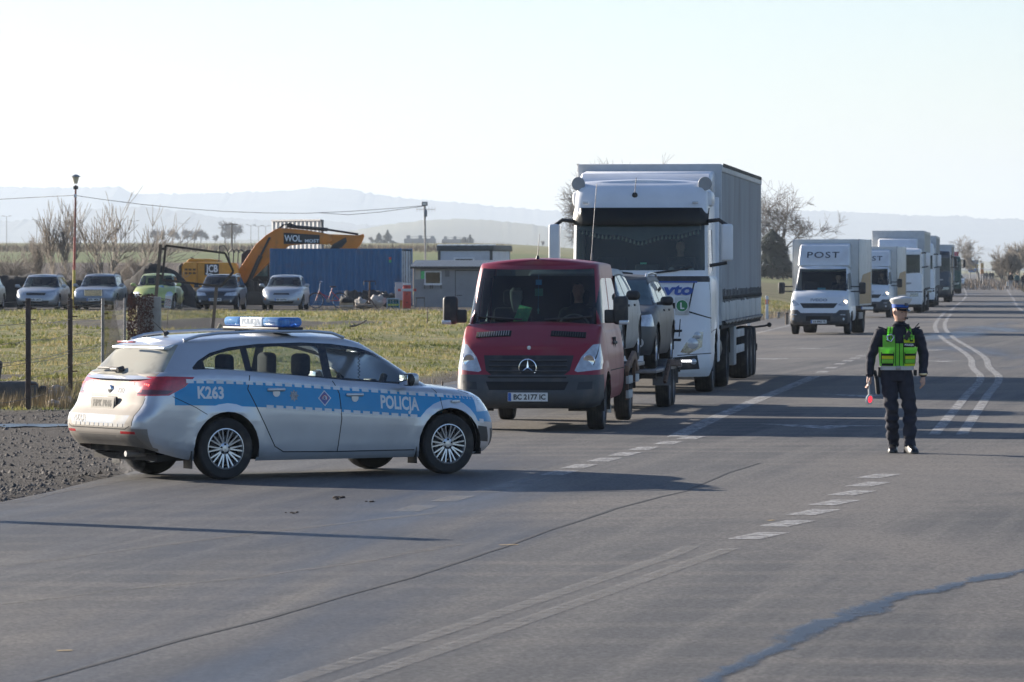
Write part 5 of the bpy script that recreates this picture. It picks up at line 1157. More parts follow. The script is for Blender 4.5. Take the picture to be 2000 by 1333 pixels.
        obj('mudguard', bm, PLASTIC, bd)
    person_bust('person', 'van driver in dark jacket looking aside at the wheel of the red van', loc+f*1.18+Vector((-f.y, f.x, 0))*.46+Vector((0, 0, 1.08)), h, SKIN, BLACKC, STUBBLE, look=18)
    # a pale rubber mask hung on the passenger headrest is left as a plain pale head-shaped cover
    bm = B(); body_loft(bm, [((0, 0, -.17), .03, .035), ((0, 0, -.10), .05, .06), ((0, 0, .02), .06, .085), ((0, 0, .12), .06, .09), ((-.01, 0, .17), .03, .05)], 14); mk = obj('headrest_cover', bm, M('pale_rubber', (.30, .32, .30), .7), v, loc=(1.16, -.40, 1.72))
    return v, loc, f, h
VAN, vloc, vf, vh = red_van()
def carried(label, D, zbed, P, xoff=0.0):
    f = Vector((math.cos(vh), math.sin(vh), 0)); q = vloc+f*D; q = q+Vector((-f.y, f.x, 0))*xoff; return simple_car(label, (q.x, q.y, zbed), vh, P, name='carried_car')
carried('dusty silver estate car carried on the bed of the red van', -4.45, .80, wagon(SILVWAG, L=4.35, H=1.38, W=1.72, wb=2.62, ws0=3.20, ws1=2.42, panes=[(.55, 1.10), (1.18, 1.95), (2.05, 2.75)], gaps=[1.14, 2.0, 3.0], mirror=PLASTIC, plate=None, rails=False, bumper=[(-1, .28), (1, .28), (1, .42), (-1, .42)]), .03)
TR0 = -5.15           # trailer drawbar starts here, measured along the van
carried('dark graphite estate car with silver roof rails carried on the trailer', TR0-4.95, .635, wagon(DARKG, L=4.85, W=1.84, H=1.44, r=.33, bf=.95, br=1.02, hood=.80, wb=2.85, ws0=3.55, ws1=2.75, panes=[(.55, 1.25), (1.33, 2.2), (2.3, 3.1)], gaps=[1.29, 2.25, 3.3], handles=(1.6, 2.5), mirror=PLASTIC, plate=None, railmat=ALLOY, glass=M('frosted_windscreen', (.06, .10, .11), .30, var=.25, scale=6, coat=.3),
    lamp=[(.42, .66), (.95, .64), (.95, .84), (.50, .78)], grille=[(-.40, .62), (.40, .62), (.40, .76), (-.40, .76)], fogs=[(.70, .40, .07, LENS)]), .03)
def trailer():
    f = vf; t = thing('car_trailer', 'low twin axle car trailer behind the red van carrying a dark estate car', 'trailer', (vloc.x+f.x*(TR0-5.3), vloc.y+f.y*(TR0-5.3), 0), vh); bm = B()
    for y in (-.5, .5): bx(bm, .2, 5.2, y-.06, y+.06, .44, .56)
    bx(bm, 5.1, 6.1, -.05, .05, .44, .54)
    for x in (.3, 1.4, 2.6, 3.8, 5.0): bx(bm, x-.04, x+.04, -.98, .98, .50, .575)
    obj('trailer_frame', bm, UNDER, t)
    for sg in (-1, 1):
        bm = B(); bx(bm, .15, 5.2, *sorted((sg*.50, sg*1.00)), .58, .635, bev=.008); obj('wheel_track', bm, STEELRIM, t)
        bm = B(); prism(bm, [(1.0, .60), (1.05, .70), (3.2, .76), (3.35, .72), (4.1, .44), (3.95, .40), (3.15, .66)], *sorted((sg*1.01, sg*1.06)), bev=.006); obj('side_rail', bm, RUST, t)
        for x in (2.35, 1.58): wheel(t, x, sg*.88, .335, .22, sg, rim_mat=STEELRIM, style='truck')
        bm = B(); prev = None
        for a in np.linspace(0, math.pi, 14):
            x, z = 1.965+.78*math.cos(a), .34+.40*math.sin(a)**.6; cur = (bm.verts.new((x, sg*.74, z)), bm.verts.new((x, sg*1.02, z)))
            if prev: bm.faces.new((prev[0], prev[1], cur[1], cur[0]))
            prev = cur
        obj('mudguard', bm, STEELRIM, t)
        bm = B(); bx(bm, -.02, .16, sg*.7-.14, sg*.7+.14, .38, .62, bev=.01); obj('tail_lamp_box', bm, PLASTIC, t)
    bm = B(); cyl(bm, (5.5, .3, .12), (5.5, .3, .75), .03, n=10); cyl(bm, (5.5, .3, .0), (5.5, .3, .12), .05, n=12); obj('jockey_leg', bm, STEEL, t)
    return t
trailer()
# ================================================================== LORRIES AND BOX VANS
WHITEL = paint('white_lorry_paint', (.70, .72, .74), metal=.0, rough=.42, dirt=.16, dcol=(.36, .33, .29), coat=.12, dsc=1.0)
CURTAIN = M('grey_curtain', (.30, .31, .32), .75, var=.12, scale=1.2, stretch=(1, 1, .3), dirt=((.20, .185, .165), .35, .8), bump=.05, bscale=4)
def lorry_cab(t, P):
    """cab-over tractor: x=2.3 is the front face, the front axle sits at x=.9"""
    L = 2.3; W = P.get('W', 1.235); zb = P.get('belt', 2.02); H = P['H']; wt = P.get('wtop', 2.95); col = P['paint']
    q = lambda z: (z-zb+.03)/(H-zb+.03)
    sp = dict(belt=[(0, zb), (2.3, zb)], sill=[(0, .85), (.3, .80), (1.45, .42), (1.9, .30), (2.3, .28)], W=[(0, W), (1.9, W), (2.3, W-.02)],
              xf=[(0, L-.10), (.08, L-.02), (.2, L), (.42, L-.01), (.6, L-.05), (.85, L-.09), (1, L-.13)], xr=[(0, 0), (1, 0)], inset=[(0, .05), (.05, .02), (.15, 0), (.8, .005), (.95, .02), (1, .05)],
              af=.42, ar=.06, nf=4.2, nr=9, nf_c=14, ns_c=18, nr_c=5, crown=[(0, .0), (2.3, .0)], arch=[(.9, .52, .60)], flare=.02,
              gh=dict(roof=[(0, H), (1.3, H), (2.0, H-.05), (2.3, H-.05)], rcrown=[(0, .04), (9, .04)], Wb=[(0, W-.04), (2.3, W-.06)], Wt=[(0, W-.16), (2.3, W-.17)], xf0=L-.16, xf1=L-P.get('lean', .62), xr0=.02, xr1=.05, af0=.34, af1=.34, ar0=.05, ar1=.06, nf=4.2, nr=9, sink=.03, wk=(1, 5), fcols=10, rearglass=False,
                      prof=[(0, 0), (.03, q(zb+.10)), (.06, q(lerp(zb, wt, .38))), (.10, q(lerp(zb, wt, .7))), (.13, q(wt-.04)), (.14, q(wt)), (.18, q(lerp(wt, H, .3))), (.30, q(lerp(wt, H, .62))), (.50, q(lerp(wt, H, .85))), (.75, q(lerp(wt, H, .96))), (1, 1)]))
    b = Body(sp)
    b.side('side_window', [(.95, zb+.10), (1.92, zb+.02), (1.86, wt-.12), (.95, wt-.10)], zones=(2, 0), ny=.3)
    for nm, poly, mir in P['front']: b.front(nm, poly, 1, mirror=mir, nx=-.05 if nm in ('headlight',) else .1, xlim=1.5, zones=(0,))
    b.gap([(.82, wt), (.82, 1.1)], .014, zones=(0, 2)); b.gap([(2.0, zb), (2.02, 1.05)], .012); b.gap([(.82, 1.1), (1.45, 1.08), (2.02, 1.05)], .012)
    b.arches(); mats = {'windshield': P.get('glass', VANGLASS), 'side_window': DGLASS, 'headlight': M('headlamp_dark', (.16, .17, .18), .2, metal=.7, var=.5, scale=14, coat=1), 'grille_slot': DARK, 'lower_panel': PLASTIC, 'bumper': P.get('bumper', WHITEL), 'dark_panel': PLASTIC, 'panel_gap': DARK, 'grille_panel': M('grille_silver', (.30, .31, .32), .5)}
    parts = b.emit(t, mats, col)
    def fr(y, z): return b.bvh.ray_cast(Vector((L+1, y, z)), Vector((-1, 0, 0)), 4)[0]
    # interior
    bm = B(); bx(bm, .1, 2.0, -W+.1, W-.1, 1.25, 1.32); bx(bm, 1.55, 2.02, -W+.12, W-.12, 1.5, zb-.02, bev=.05); bx(bm, .06, .10, -W+.1, W-.1, 1.3, H-.3); obj('cabin_floor', bm, DARK, t)
    for y in (-.62, .62):
        bm = B(); bx(bm, .55, 1.05, y-.26, y+.26, 1.62, 1.78, bev=.05); bx(bm, .46, .62, y-.26, y+.26, 1.7, 2.35, bev=.05); obj('seat', bm, SEAT, t)
    bm = B(); lathe(bm, [(.22, -.014), (.234, 0), (.22, .014), (.206, 0)], (0, 0, 0), 'X', 26, closed=True); obj('steering_wheel', bm, PLASTIC, t, loc=(1.45, .62, zb+.02), rot=(0, R(-40), 0))
    for sg in (-1, 1):
        # mirror arms and housings, pairs on the door pillar
        mm = P.get('mirror', WHITEL); bm = B(); bx(bm, 1.86, 2.02, *sorted((sg*(W+.16), sg*(W+.36))), 2.28, 2.92, bev=.045, seg=3); mo = obj('wing_mirror', bm, mm, t)
        bm = B(); bx(bm, 1.852, 1.858, *sorted((sg*(W+.18), sg*(W+.34))), 2.34, 2.88); obj('mirror_glass', bm, CHROME, mo)
        bm = B(); tube(bm, [(1.92, sg*(W-.06), wt+.04), (1.95, sg*(W+.12), wt+.06), (1.94, sg*(W+.26), wt-.04)], .035, 8); obj('mirror_arm', bm, PLASTIC, mo); bm = B(); tube(bm, [(1.92, sg*(W-.04), 2.2), (1.94, sg*(W+.26), 2.25)], .03, 8); obj('mirror_arm', bm, PLASTIC, mo)
        for y, z, rad, m in P.get('lamps', ()):
            p = fr(sg*y, z); bm = B(); lathe(bm, [(.001, .03), (rad*.6, .026), (rad, .012), (rad*1.05, 0)], p, 'X', 18); obj('front_lamp', bm, m, t)
        bm = B(); bx(bm, -.05, .02, *sorted((sg*(W-.22), sg*(W+.0))), 1.0, H-.25, bev=.02); obj('side_deflector', bm, col, t)
        wheel(t, .9, sg*1.04, .52, .32, sg, rim_mat=STEELRIM, style='truck'); wheel(t, -2.8, sg*.95, .52, .58, sg, rim_mat=STEELRIM, style='truck', dual=True)
        bm = B(); lathe(bm, [(.001, -.55), (.30, -.55), (.34, -.5), (.34, .5), (.30, .55), (.001, .55)], (-1.25, sg*.85, .72), 'X', 20); obj('fuel_tank', bm, M('tank_grey', (.16, .17, .18), .45, metal=.5, dirt=(GRIME, .3, 3)), t)
        for k in (-1.55, -1.25, -.95): bm = B(); lathe(bm, [(.352, -.03), (.352, .03)], (k, sg*.85, .72), 'X', 20, caps=False); obj('tank_strap', bm, PLASTIC, t)
        bm = B(); bx(bm, -.35, .1, *sorted((sg*(W-.12), sg*W)), .5, 1.35, bev=.03); obj('side_skirt', bm, col, t)
        bm = B(); prev = None
        for a in np.linspace(.1, math.pi-.1, 12):
            x, z = -2.8+.62*math.cos(a), .55+.60*math.sin(a); cur = (bm.verts.new((x, sg*.62, z)), bm.verts.new((x, sg*1.24, z)))
            if prev: bm.faces.new((prev[0], prev[1], cur[1], cur[0]))
            prev = cur
        obj('mudguard', bm, PLASTIC, t)
        bm = B(); tube(bm, [fr(sg*.12, zb+.02)+Vector((.02, 0, .02)), fr(sg*.12+.5*sg, zb+.10)+Vector((.025, 0, 0)), fr(sg*.9, zb+.16)+Vector((.02, 0, 0))], .018, 6); obj('windscreen_wiper', bm, PLASTIC, t)
    bm = B(); arch_liner(bm, .9, .52, .603, W-.01, .6); arch_liner(bm, .9, .52, .603, -W+.01, -.6)
    for y in (-.42, .42): bx(bm, -3.7, 1.9, y-.06, y+.06, .72, .98)
    bx(bm, -.2, 1.9, -.75, .75, .45, .85); bx(bm, -.2, 2.05, -.6, .6, .32, .6); obj('chassis', bm, UNDER, t, smooth=False)
    if P.get('deflector'):
        z0, z1, ww = P['deflector']; bm = B(); prism(bm, [(.15, z0-.1), (1.45, z0), (1.5, z0+.05), (.95, z1-.05), (.2, z1)], -ww, ww, bev=.05)
        for v in bm.verts: k = abs(v.co.y)/ww; v.co.x -= .35*k**4; v.co.z -= .05*k**4
        obj('roof_deflector', bm, col, t)
    if P.get('visor'):
        z0, z1, mt = P['visor']; bm = B(); rows = [(z1, .10), (lerp(z0, z1, .4), .16), (z0, .13)]; prev = None
        for z, off in rows:
            ys = np.linspace(-W+.06, W-.06, 17); cur = [bm.verts.new((fr(float(y)*.985, min(z, wt+.3)).x+off-.10*(abs(y)/W)**6, float(y), z)) for y in ys]
            if prev:
                for i in range(16): bm.faces.new((prev[i], prev[i+1], cur[i+1], cur[i]))
            prev = cur
        bmesh.ops.solidify(bm, geom=bm.faces[:], thickness=.015); obj('sun_visor', bm, mt, t)
    return b, parts, fr
def semitrailer(D, label, P, group=None, cat='trailer'):
    """D is the depth of the trailer's front wall"""
    Lt = P.get('L', 13.6); h = heading_at(D+Lt/2); f = Vector((math.cos(h), math.sin(h), 0)); fr_ = Vector((LC(D)+P.get('xo', 0), D, 0)); o = fr_-f*Lt; W = 1.275; H = P.get('H', 4.0)
    t = thing('semi_trailer', label, cat, (o.x, o.y, 0), h, group); cm = P.get('curtain', CURTAIN); fm = P.get('frame', M('trailer_frame_white', (.50, .51, .52), .5, var=.08, dirt=(GRIME, .15, 1.5)))
    bm = B(); bx(bm, Lt-.06, Lt, -W, W, 1.15, H, bev=.015); obj('front_wall', bm, fm, t)
    bm = B(); bx(bm, 0, Lt-.062, -W+.02, W-.02, H-.07, H-.005); obj('roof_panel', bm, fm, t)
    for sg in (-1, 1):
        # gently sagging curtain
        bm = B(); nx_, nz_ = 60, 14; G = []
        z0 = 1.62 if P.get('boards') else 1.2
        for i in range(nx_+1):
            row = []
            for k in range(nz_+1):
                x = lerp(.05, Lt-.08, i/nx_); zz = lerp(z0, H-.13, k/nz_); ed = math.sin(math.pi*i/nx_)**.5
                row.append(bm.verts.new((x, sg*(W-.004+.05*ed*math.sin(math.pi*k/nz_)*nz(x*.6, zz*.5, 2)+.012*math.sin(x*8.4)*(1-k/nz_)), zz)))
            G.append(row)
        for i in range(nx_):
            for k in range(nz_): bm.faces.new((G[i][k], G[i+1][k], G[i+1][k+1], G[i][k+1]))
        obj('side_curtain', bm, cm, t)
        bm = B(); bx(bm, .02, Lt-.02, *sorted((sg*(W-.06), sg*(W+.012))), H-.14, H-.02, bev=.008); obj('roof_rail', bm, fm, t)
        if P.get('boards'):
            nb = 6
            for i in range(nb): bm = B(); bx(bm, Lt*i/nb+.03, Lt*(i+1)/nb-.03, *sorted((sg*(W-.04), sg*(W+.004))), 1.22, 1.64, bev=.006); obj('side_board', bm, M('side_board_grey', (.46, .47, .46), .6, var=.08, dirt=(GRIME, .25, 1.5)), t)
            for i in range(30):
                x = .3+i*(Lt-.6)/29; bm = B(); bx(bm, x-.014, x+.014, *sorted((sg*(W+.006), sg*(W+.022))), 1.56+.05*nz(x*3, 1), 1.78+.05*nz(x*2, 4), bev=.004); bx(bm, x-.030, x+.030, *sorted((sg*(W+.01), sg*(W+.035))), 1.60, 1.66, bev=.006); obj('curtain_buckle', bm, PLASTIC, t)
            for i in range(60):
                x = Lt-.3-i*(Lt-.5)/60; bm = B(); bx(bm, x-.05, x+.05, *sorted((sg*(W+.013), sg*(W+.03))), H-.05, H+.012); obj('roof_roller', bm, PLASTIC, t)
            bm = B(); tube(bm, [(.2+i*.55, sg*(W+.02), 1.20-.03*(i % 2)) for i in range(24)], .035, 6); obj('hem_strap', bm, PLASTIC, t)
        for x in (1.55, 2.86, 4.17): wheel(t, x, sg*1.05, .50, .385, sg, rim_mat=STEELRIM, style='truck')
        bm = B(); bx(bm, 5.2, 8.8, *sorted((sg*1.18, sg*1.22)), .55, .70, bev=.01); bx(bm, 5.2, 8.8, *sorted((sg*1.18, sg*1.22)), .85, 1.0, bev=.01); obj('side_guard', bm, M('guard_white', (.45, .46, .46), .6, dirt=(GRIME, .3, 2)), t)
        bm = B(); bx(bm, 9.3, 9.5, *sorted((sg*.7, sg*.85)), .35, 1.1); bx(bm, 9.2, 9.6, *sorted((sg*.65, sg*.9)), .30, .34); obj('landing_leg', bm, UNDER, t)
        bm = B(); bx(bm, 8.3, 9.0, *sorted((sg*1.12, sg*1.24)), .35, 1.08, bev=.02); obj('tool_box', bm, M('toolbox_grey', (.32, .33, .33), .6, dirt=(GRIME, .3, 2)), t)
    bm = B(); bx(bm, .02, Lt-.02, -W+.01, W-.01, 1.08, 1.21)
    for y in (-.5, .5): bx(bm, .2, Lt-.5, y-.07, y+.07, .82, 1.10)
    bx(bm, 0, .12, -1.2, 1.2, .48, .62); bx(bm, .05, .12, -.6, -.5, .5, 1.1); bx(bm, .05, .12, .5, .6, .5, 1.1); obj('trailer_chassis', bm, UNDER, t, smooth=False)
    bm = B(); bx(bm, 0, .06, -W, W, 1.15, H, bev=.015); obj('rear_doors', bm, fm, t)
    bm = B(); tube(bm, [(-.02, 1.1, .95), (-.05, 1.35, .98), (-.05, 1.42, 1.0)], .022, 6); lathe(bm, [(.001, 0), (.05, .01), (.05, .03), (.001, .04)], (-.08, 1.44, 1.0), 'X', 12); obj('marker_lamp', bm, PLASTIC, t)
    return t
def lorry(D, label, P, group=None):
    h = heading_at(D+1); f = Vector((math.cos(h), math.sin(h), 0)); fr_ = Vector((LC(D)+P.get('xo', 0), D, 0)); o = fr_-f*2.3
    t = thing('tractor_lorry', label, 'lorry', (o.x, o.y, 0), h, group); b, parts, fr = lorry_cab(t, P); return t, b, parts, fr, o, f, h
# --- the big white lorry behind the van
FRONT_A = [('bumper', [(-1.4, .2), (1.4, .2), (1.4, .62), (-1.4, .62)], False), ('lower_panel', [(.60, .40), (1.04, .42), (1.0, .66), (.58, .62)], True), ('headlight', [(.66, .72), (.86, .68), (1.08, .80), (1.10, 1.06), (.92, 1.06), (.80, .86)], True),
           ('grille_slot', [(-.62, 1.20), (.62, 1.20), (.62, 1.26), (-.62, 1.26)], False), ('grille_slot', [(-.55, .98), (.55, .98), (.58, 1.04), (-.58, 1.04)], False), ('grille_slot', [(-.5, .78), (.5, .78), (.52, .84), (-.52, .84)], False), ('grille_slot', [(-.75, 1.46), (.75, 1.46), (.78, 1.56), (-.78, 1.56)], False),
           ('dark_panel', [(-1.2, 1.92), (1.2, 1.92), (1.2, 2.1), (-1.2, 2.1)], False),
           ('panel_gap', [(.93, 1.92), (.955, 1.92), (.855, 1.42), (.83, 1.42)], True), ('panel_gap', [(.83, 1.40), (.84, 1.425), (1.24, 1.30), (1.24, 1.28)], True), ('panel_gap', [(.70, 1.28), (.715, 1.28), (.70, .98), (.68, .98)], True), ('panel_gap', [(.66, .665), (1.24, .70), (1.24, .685), (.66, .65)], True), ('grille_slot', [(.60, 1.05), (.74, 1.06), (.74, 1.10), (.60, 1.10)], True), ('grille_slot', [(.60, .90), (.72, .90), (.73, .945), (.60, .945)], True)]
BIGW = paint('bluish_white_paint', (.72, .74, .77), metal=0, rough=.38, dirt=.14, dcol=(.36, .33, .29), coat=.2, dsc=.9)
LOR, lb_, lp_, lfr, lo_, lf_, lh_ = lorry(83.7, 'tall white cab lorry with dark windscreen visor and tasselled curtain', dict(H=3.66, paint=BIGW, front=FRONT_A, wtop=2.93, lean=.75, deflector=(3.60, 3.92, 1.16), visor=(2.90, 3.20, M('smoked_visor', (.016, .018, .02), .35)), xo=.02,
    lamps=[(.92, .86, .095, LENS), (1.00, 1.0, .06, LENS), (.94, .55, .05, LENS)]))
for sg in (-1, 1):
    bm = B(); p = lfr(sg*.76, .55); bx(bm, p.x-.02, p.x+.012, p.y-.13, p.y+.13, .545, .575, bev=.004); obj('daytime_lamp', bm, DRL, LOR)
    bm = B(); lathe(bm, [(.001, -.14), (.07, -.12), (.11, -.05), (.12, .02), (.115, .03), (.001, .03)], (0, 0, 0), 'X', 20); sp_ = obj('roof_spotlamp', bm, M('spotlamp_cover', (.30, .31, .32), .5), LOR, loc=(1.72, sg*1.10, 3.62))
    bm = B(); cyl(bm, (1.65, sg*1.10, 3.40), (1.66, sg*1.10, 3.56), .015, n=6); obj('lamp_bracket', bm, PLASTIC, LOR)
    bm = B(); bx(bm, 1.98, 2.02, sg*.95-.05, sg*.95+.05, 3.27, 3.31, bev=.008); obj('marker_lamp', bm, LENS, LOR)
    bm = B(); bx(bm, .8, 1.6, sg*1.10-.12, sg*1.10+.12, 3.22, 3.5, bev=.08); obj('roof_shoulder', bm, BIGW, LOR)
bm = B(); lathe(bm, [(.001, .03), (.04, .02), (.05, 0)], (1.95, -.10, 3.42), 'X', 12); cyl(bm, (1.97, -.10, 3.44), (1.90, -.08, 3.72), .006, n=5); obj('aerial', bm, PLASTIC, LOR)
bm = B(); p = lfr(.74, 1.51); bx(bm, p.x+.02, p.x+.05, .62, .86, 1.36, 1.66, bev=.01); sg_ = obj('learner_plate', bm, M('plate_pale', (.50, .52, .52), .5, var=.1, dirt=(GRIME, .15, 8)), LOR)
bm = B(); lathe(bm, [(.001, .006), (.098, .006), (.098, 0)], (p.x+.052, .74, 1.51), 'X', 28); obj('green_disc', bm, M('sign_green', (.02, .20, .07), .5), sg_); bm = B(); tube(bm, [(p.x+.058, .74+.102*math.cos(a), 1.51+.102*math.sin(a)) for a in np.linspace(0, 2*math.pi, 28)[:-1]], .006, 4, closed=True); obj('disc_rim', bm, WHITEINK, sg_)
text_obj('disc_letter', 'L', .15, WHITEINK, sg_, (p.x+.060, .745, 1.51), (0, 1, 0), (0, 0, 1), bold=.004)
BLUEINK = M('blue_lettering', (.03, .09, .36), .5)
p = lfr(.55, 1.80); text_obj('lettering', 'avto', .26, BLUEINK, LOR, (p.x+.01, .60, 1.78), (0, 1, 0), (.0, .22, 1), off=.03, bold=.010, width=.66); bm = B(); bx(bm, p.x+.03, p.x+.036, .26, 1.0, 1.905, 1.935); obj('lettering_bar', bm, BLUEINK, LOR)
bm = B(); pw = lfr(0, 2.5).x-.10
for i in range(30):
    y = -1.0+i*2.0/29; d = .10+.16*max(0, 1-abs(y)*1.1)+.02*math.cos(y*9); z = 2.86-d; c = bmesh.ops.create_cone(bm, segments=6, radius1=.026, radius2=.006, depth=.07, matrix=Matrix.Translation((pw, y, z)))
struct(obj('curtain_tassels', bm, M('cream_tassel', (.50, .48, .36), .9), LOR), 'stuff')
bm = B(); ys = np.linspace(-1.05, 1.05, 40); up = [bm.verts.new((pw+.005, float(y), 2.92)) for y in ys]; lo2 = [bm.verts.new((pw+.005, float(y), 2.90-(.10+.16*max(0, 1-abs(y)*1.1)+.02*math.cos(y*9)))) for y in ys]
for i in range(39): bm.faces.new((up[i], up[i+1], lo2[i+1], lo2[i]))
obj('cab_pelmet', bm, M('dull_pelmet', (.16, .18, .17), .9), LOR)
bm = B(); bx(bm, 1.70, 1.85, -.10, .30, 2.03, 2.22, bev=.02); obj('dashboard_box', bm, PLASTIC, LOR); bm = B(); bx(bm, 1.75, 1.78, -.02, .09, 2.225, 2.255); obj('toll_tag', bm, M('tag_mint', (.10, .55, .38), .5), LOR)
for k, y in enumerate((.52, .70, .86)): bm = B(); lathe(bm, [(.001, .01), (.05, .008), (.055, 0)], (1.72, y, 2.12), 'X', 14); obj('dial', bm, M('dial_grey', (.20, .23, .24), .4), LOR)
lv = Vector((-lf_.y, lf_.x, 0)); person_bust('person', 'lorry driver in dark shirt seated high behind the white lorry windscreen', lo_+lf_*.88+lv*.62+Vector((0, 0, 1.76)), lh_, SKIN, BLACKC, STUBBLE)
semitrailer(86.1, 'grey curtain sided trailer with white side boards behind the tall white lorry', dict(boards=True, xo=.02))
# --- box vans lettered POST
def box_van(D, label, xo, group, lit, plate_txt):
    h = heading_at(D+3)-.075; f = Vector((math.cos(h), math.sin(h), 0)); L = 2.35; o = Vector((LC(D)+xo, D, 0))-f*L; t = thing('box_van', label, 'van', (o.x, o.y, 0), h, group)
    sp = dict(belt=[(0, 1.40), (1.2, 1.38), (1.5, 1.42), (1.75, 1.34), (2.0, 1.20), (2.2, 1.06), (2.35, .95)], sill=[(0, .45), (1.0, .42), (2.0, .33), (2.35, .30)], W=[(0, .985), (1.6, .98), (2.0, .96), (2.35, .92)],
              xf=[(0, L-.10), (.1, L-.02), (.25, L), (.42, L-.01), (.55, L-.05), (.7, L-.09), (.88, L-.18), (1, L-.28)], xr=[(0, 0), (1, 0)], inset=[(0, .05), (.06, .02), (.2, 0), (.75, .02), (.92, .05), (1, .09)], af=.42, ar=.05, nf=3.3, nr=8, nf_c=12, ns_c=14, nr_c=4, crown=[(0, .02), (1.4, .03), (1.8, .07), (2.35, .02)],
              arch=[(1.35, .36, .42)], flare=.03, gh=dict(roof=[(0, 2.20), (.7, 2.22), (1.2, 2.14)], rcrown=[(0, .05), (9, .05)], Wb=[(0, .92), (1.9, .89)], Wt=[(0, .80), (2, .78)], xf0=1.72, xf1=1.0, xr0=.02, xr1=.05, af0=.42, af1=.26, ar0=.05, ar1=.05, nf=3.0, nr=8, sink=.05, wk=(1, 7), fcols=9, rearglass=False,
              prof=[(0, 0), (.10, .05), (.24, .22), (.38, .40), (.52, .57), (.66, .73), (.78, .86), (.88, .94), (1, 1)]))
    b = Body(sp); b.side('side_window', [(.25, 1.46), (1.45, 1.46), (1.05, 1.98), (.25, 2.02)], zones=(2,), ny=.3)
    b.front('bumper', [(-1.2, .2), (1.2, .2), (1.2, .70), (-1.2, .70)], 1, xlim=1.75, nx=-.3, zones=(0,)); b.front('bumper', [(.55, .68), (1.2, .68), (1.2, .80), (.68, .80)], 1, mirror=True, xlim=1.8, nx=0, zones=(0,))
    b.front('grille', [(-.50, .86), (.50, .86), (.72, 1.06), (.64, 1.06), (.46, .99), (-.46, .99), (-.64, 1.06), (-.72, 1.06)][:2]+[(.62, 1.02), (-.62, 1.02)], 1, nx=.1); b.front('lower_grille', [(-.40, .44), (.40, .44), (.40, .60), (-.40, .60)], 1, nx=.2)
    b.front('headlight', [(.62, .96), (.82, .92), (1.0, .98), (1.0, 1.16), (.86, 1.15)], 1, mirror=True, xlim=1.85, nx=.05); b.gap([(.1, 1.4), (.1, .6)], .014); b.arches()
    WH = paint('white_van_paint', (.66, .68, .70), metal=0, rough=.4, dirt=.10, dcol=(.40, .37, .33), coat=.2, dsc=1.2)
    parts = b.emit(t, {'windshield': VANGLASS, 'side_window': DGLASS, 'bumper': M('dark_bumper', (.045, .046, .05), .6, dirt=(GRIME, .2, 3)), 'grille': PLASTIC, 'lower_grille': DARK, 'headlight': LENS, 'panel_gap': DARK}, WH)
    fr = lambda y, z: b.bvh.ray_cast(Vector((L+1, y, z)), Vector((-1, 0, 0)), 4)[0]
    p = fr(0, 1.115); text_obj('lettering', 'IVECO', .13, M('silver_lettering', (.34, .36, .40), .4, metal=.6), t, (p.x, 0, 1.125), (0, 1, 0), (-.35, 0, .94), off=.008, bold=.006, bvh=b.bvh, width=.55)
    p = fr(0, .38); plate(t, plate_txt, (p.x+.012, .02, .42), (0, 1, 0), (0, 0, 1), .52, .115)
    for sg in (-1, 1):
        bm = B(); bx(bm, 1.18, 1.30, *sorted((sg*1.22, sg*1.44)), 1.32, 1.70, bev=.05, seg=3); mo = obj('wing_mirror', bm, PLASTIC, t); bm = B(); tube(bm, [(1.3, sg*.95, 1.56), (1.26, sg*1.28, 1.56)], .022, 6); obj('mirror_arm', bm, PLASTIC, mo); bm = B(); tube(bm, [(1.3, sg*.95, 1.40), (1.26, sg*1.28, 1.40)], .022, 6); obj('mirror_arm', bm, PLASTIC, mo)
        p = fr(sg*.86, 1.06); bm = B(); lathe(bm, [(.001, .02), (.05, .016), (.06, 0)], p, 'X', 12); obj('headlamp_bulb', bm, LAMPLIT if (lit and sg > 0) else LENS, t)
        p = fr(sg*.76, .64); bm = B(); bx(bm, p.x-.02, p.x+.01, sg*.76-.12, sg*.76+.12, .63, .66, bev=.005); obj('daytime_lamp', bm, LENS, t); p = fr(sg*.82, .50); bm = B(); lathe(bm, [(.001, .015), (.04, .01), (.045, 0)], p, 'X', 12); obj('fog_lamp', bm, LENS, t)
        wheel(t, 1.35, sg*.86, .35, .22, sg, rim_mat=STEELRIM, style='truck'); wheel(t, -2.2, sg*.80, .35, .42, sg, rim_mat=STEELRIM, style='truck', dual=True)
        bm = B(); bx(bm, -1.4, -.3, *sorted((sg*1.02, sg*1.06)), .48, .70, bev=.01); obj('side_guard', bm, STEELRIM, t)
    PANEL = M('box_panel_white', (.60, .60, .58), .5, var=.06, dirt=((.36, .34, .3), .18, 1.2)); bm = B()
    bx(bm, -3.6, .12, -1.10, 1.10, .92, 3.12, bev=.02); obj('cargo_box', bm, PANEL, t)
    for sg in (-1, 1):
        TANP = M('tan_panel', (.42, .27, .13), .6, var=.08, dirt=((.36, .34, .3), .15, 1.5)); bm = B(); prism(bm, [(-3.45, .98), (-.05, .98), (-.05, 1.55), (-1.0, 1.95), (-3.45, 2.05)], *sorted((sg*1.101, sg*1.106))); obj('tan_band', bm, TANP, t)
        for x in (-3.58, .10):
            bm = B(); bx(bm, x-.04, x+.04, *sorted((sg*1.07, sg*1.115)), .92, 3.13, bev=.006); obj('corner_post', bm, M('alu_edge', (.42, .42, .42), .4, metal=.7), t)
    bm = B(); bx(bm, -3.5, .9, -.45, -.33, .5, .9); bx(bm, -3.5, .9, .33, .45, .5, .9); arch_liner(bm, 1.35, .36, .423, .97, .5); arch_liner(bm, 1.35, .36, .423, -.97, -.5); bx(bm, .1, 1.9, -.75, .75, .38, .5); obj('chassis', bm, UNDER, t, smooth=False)
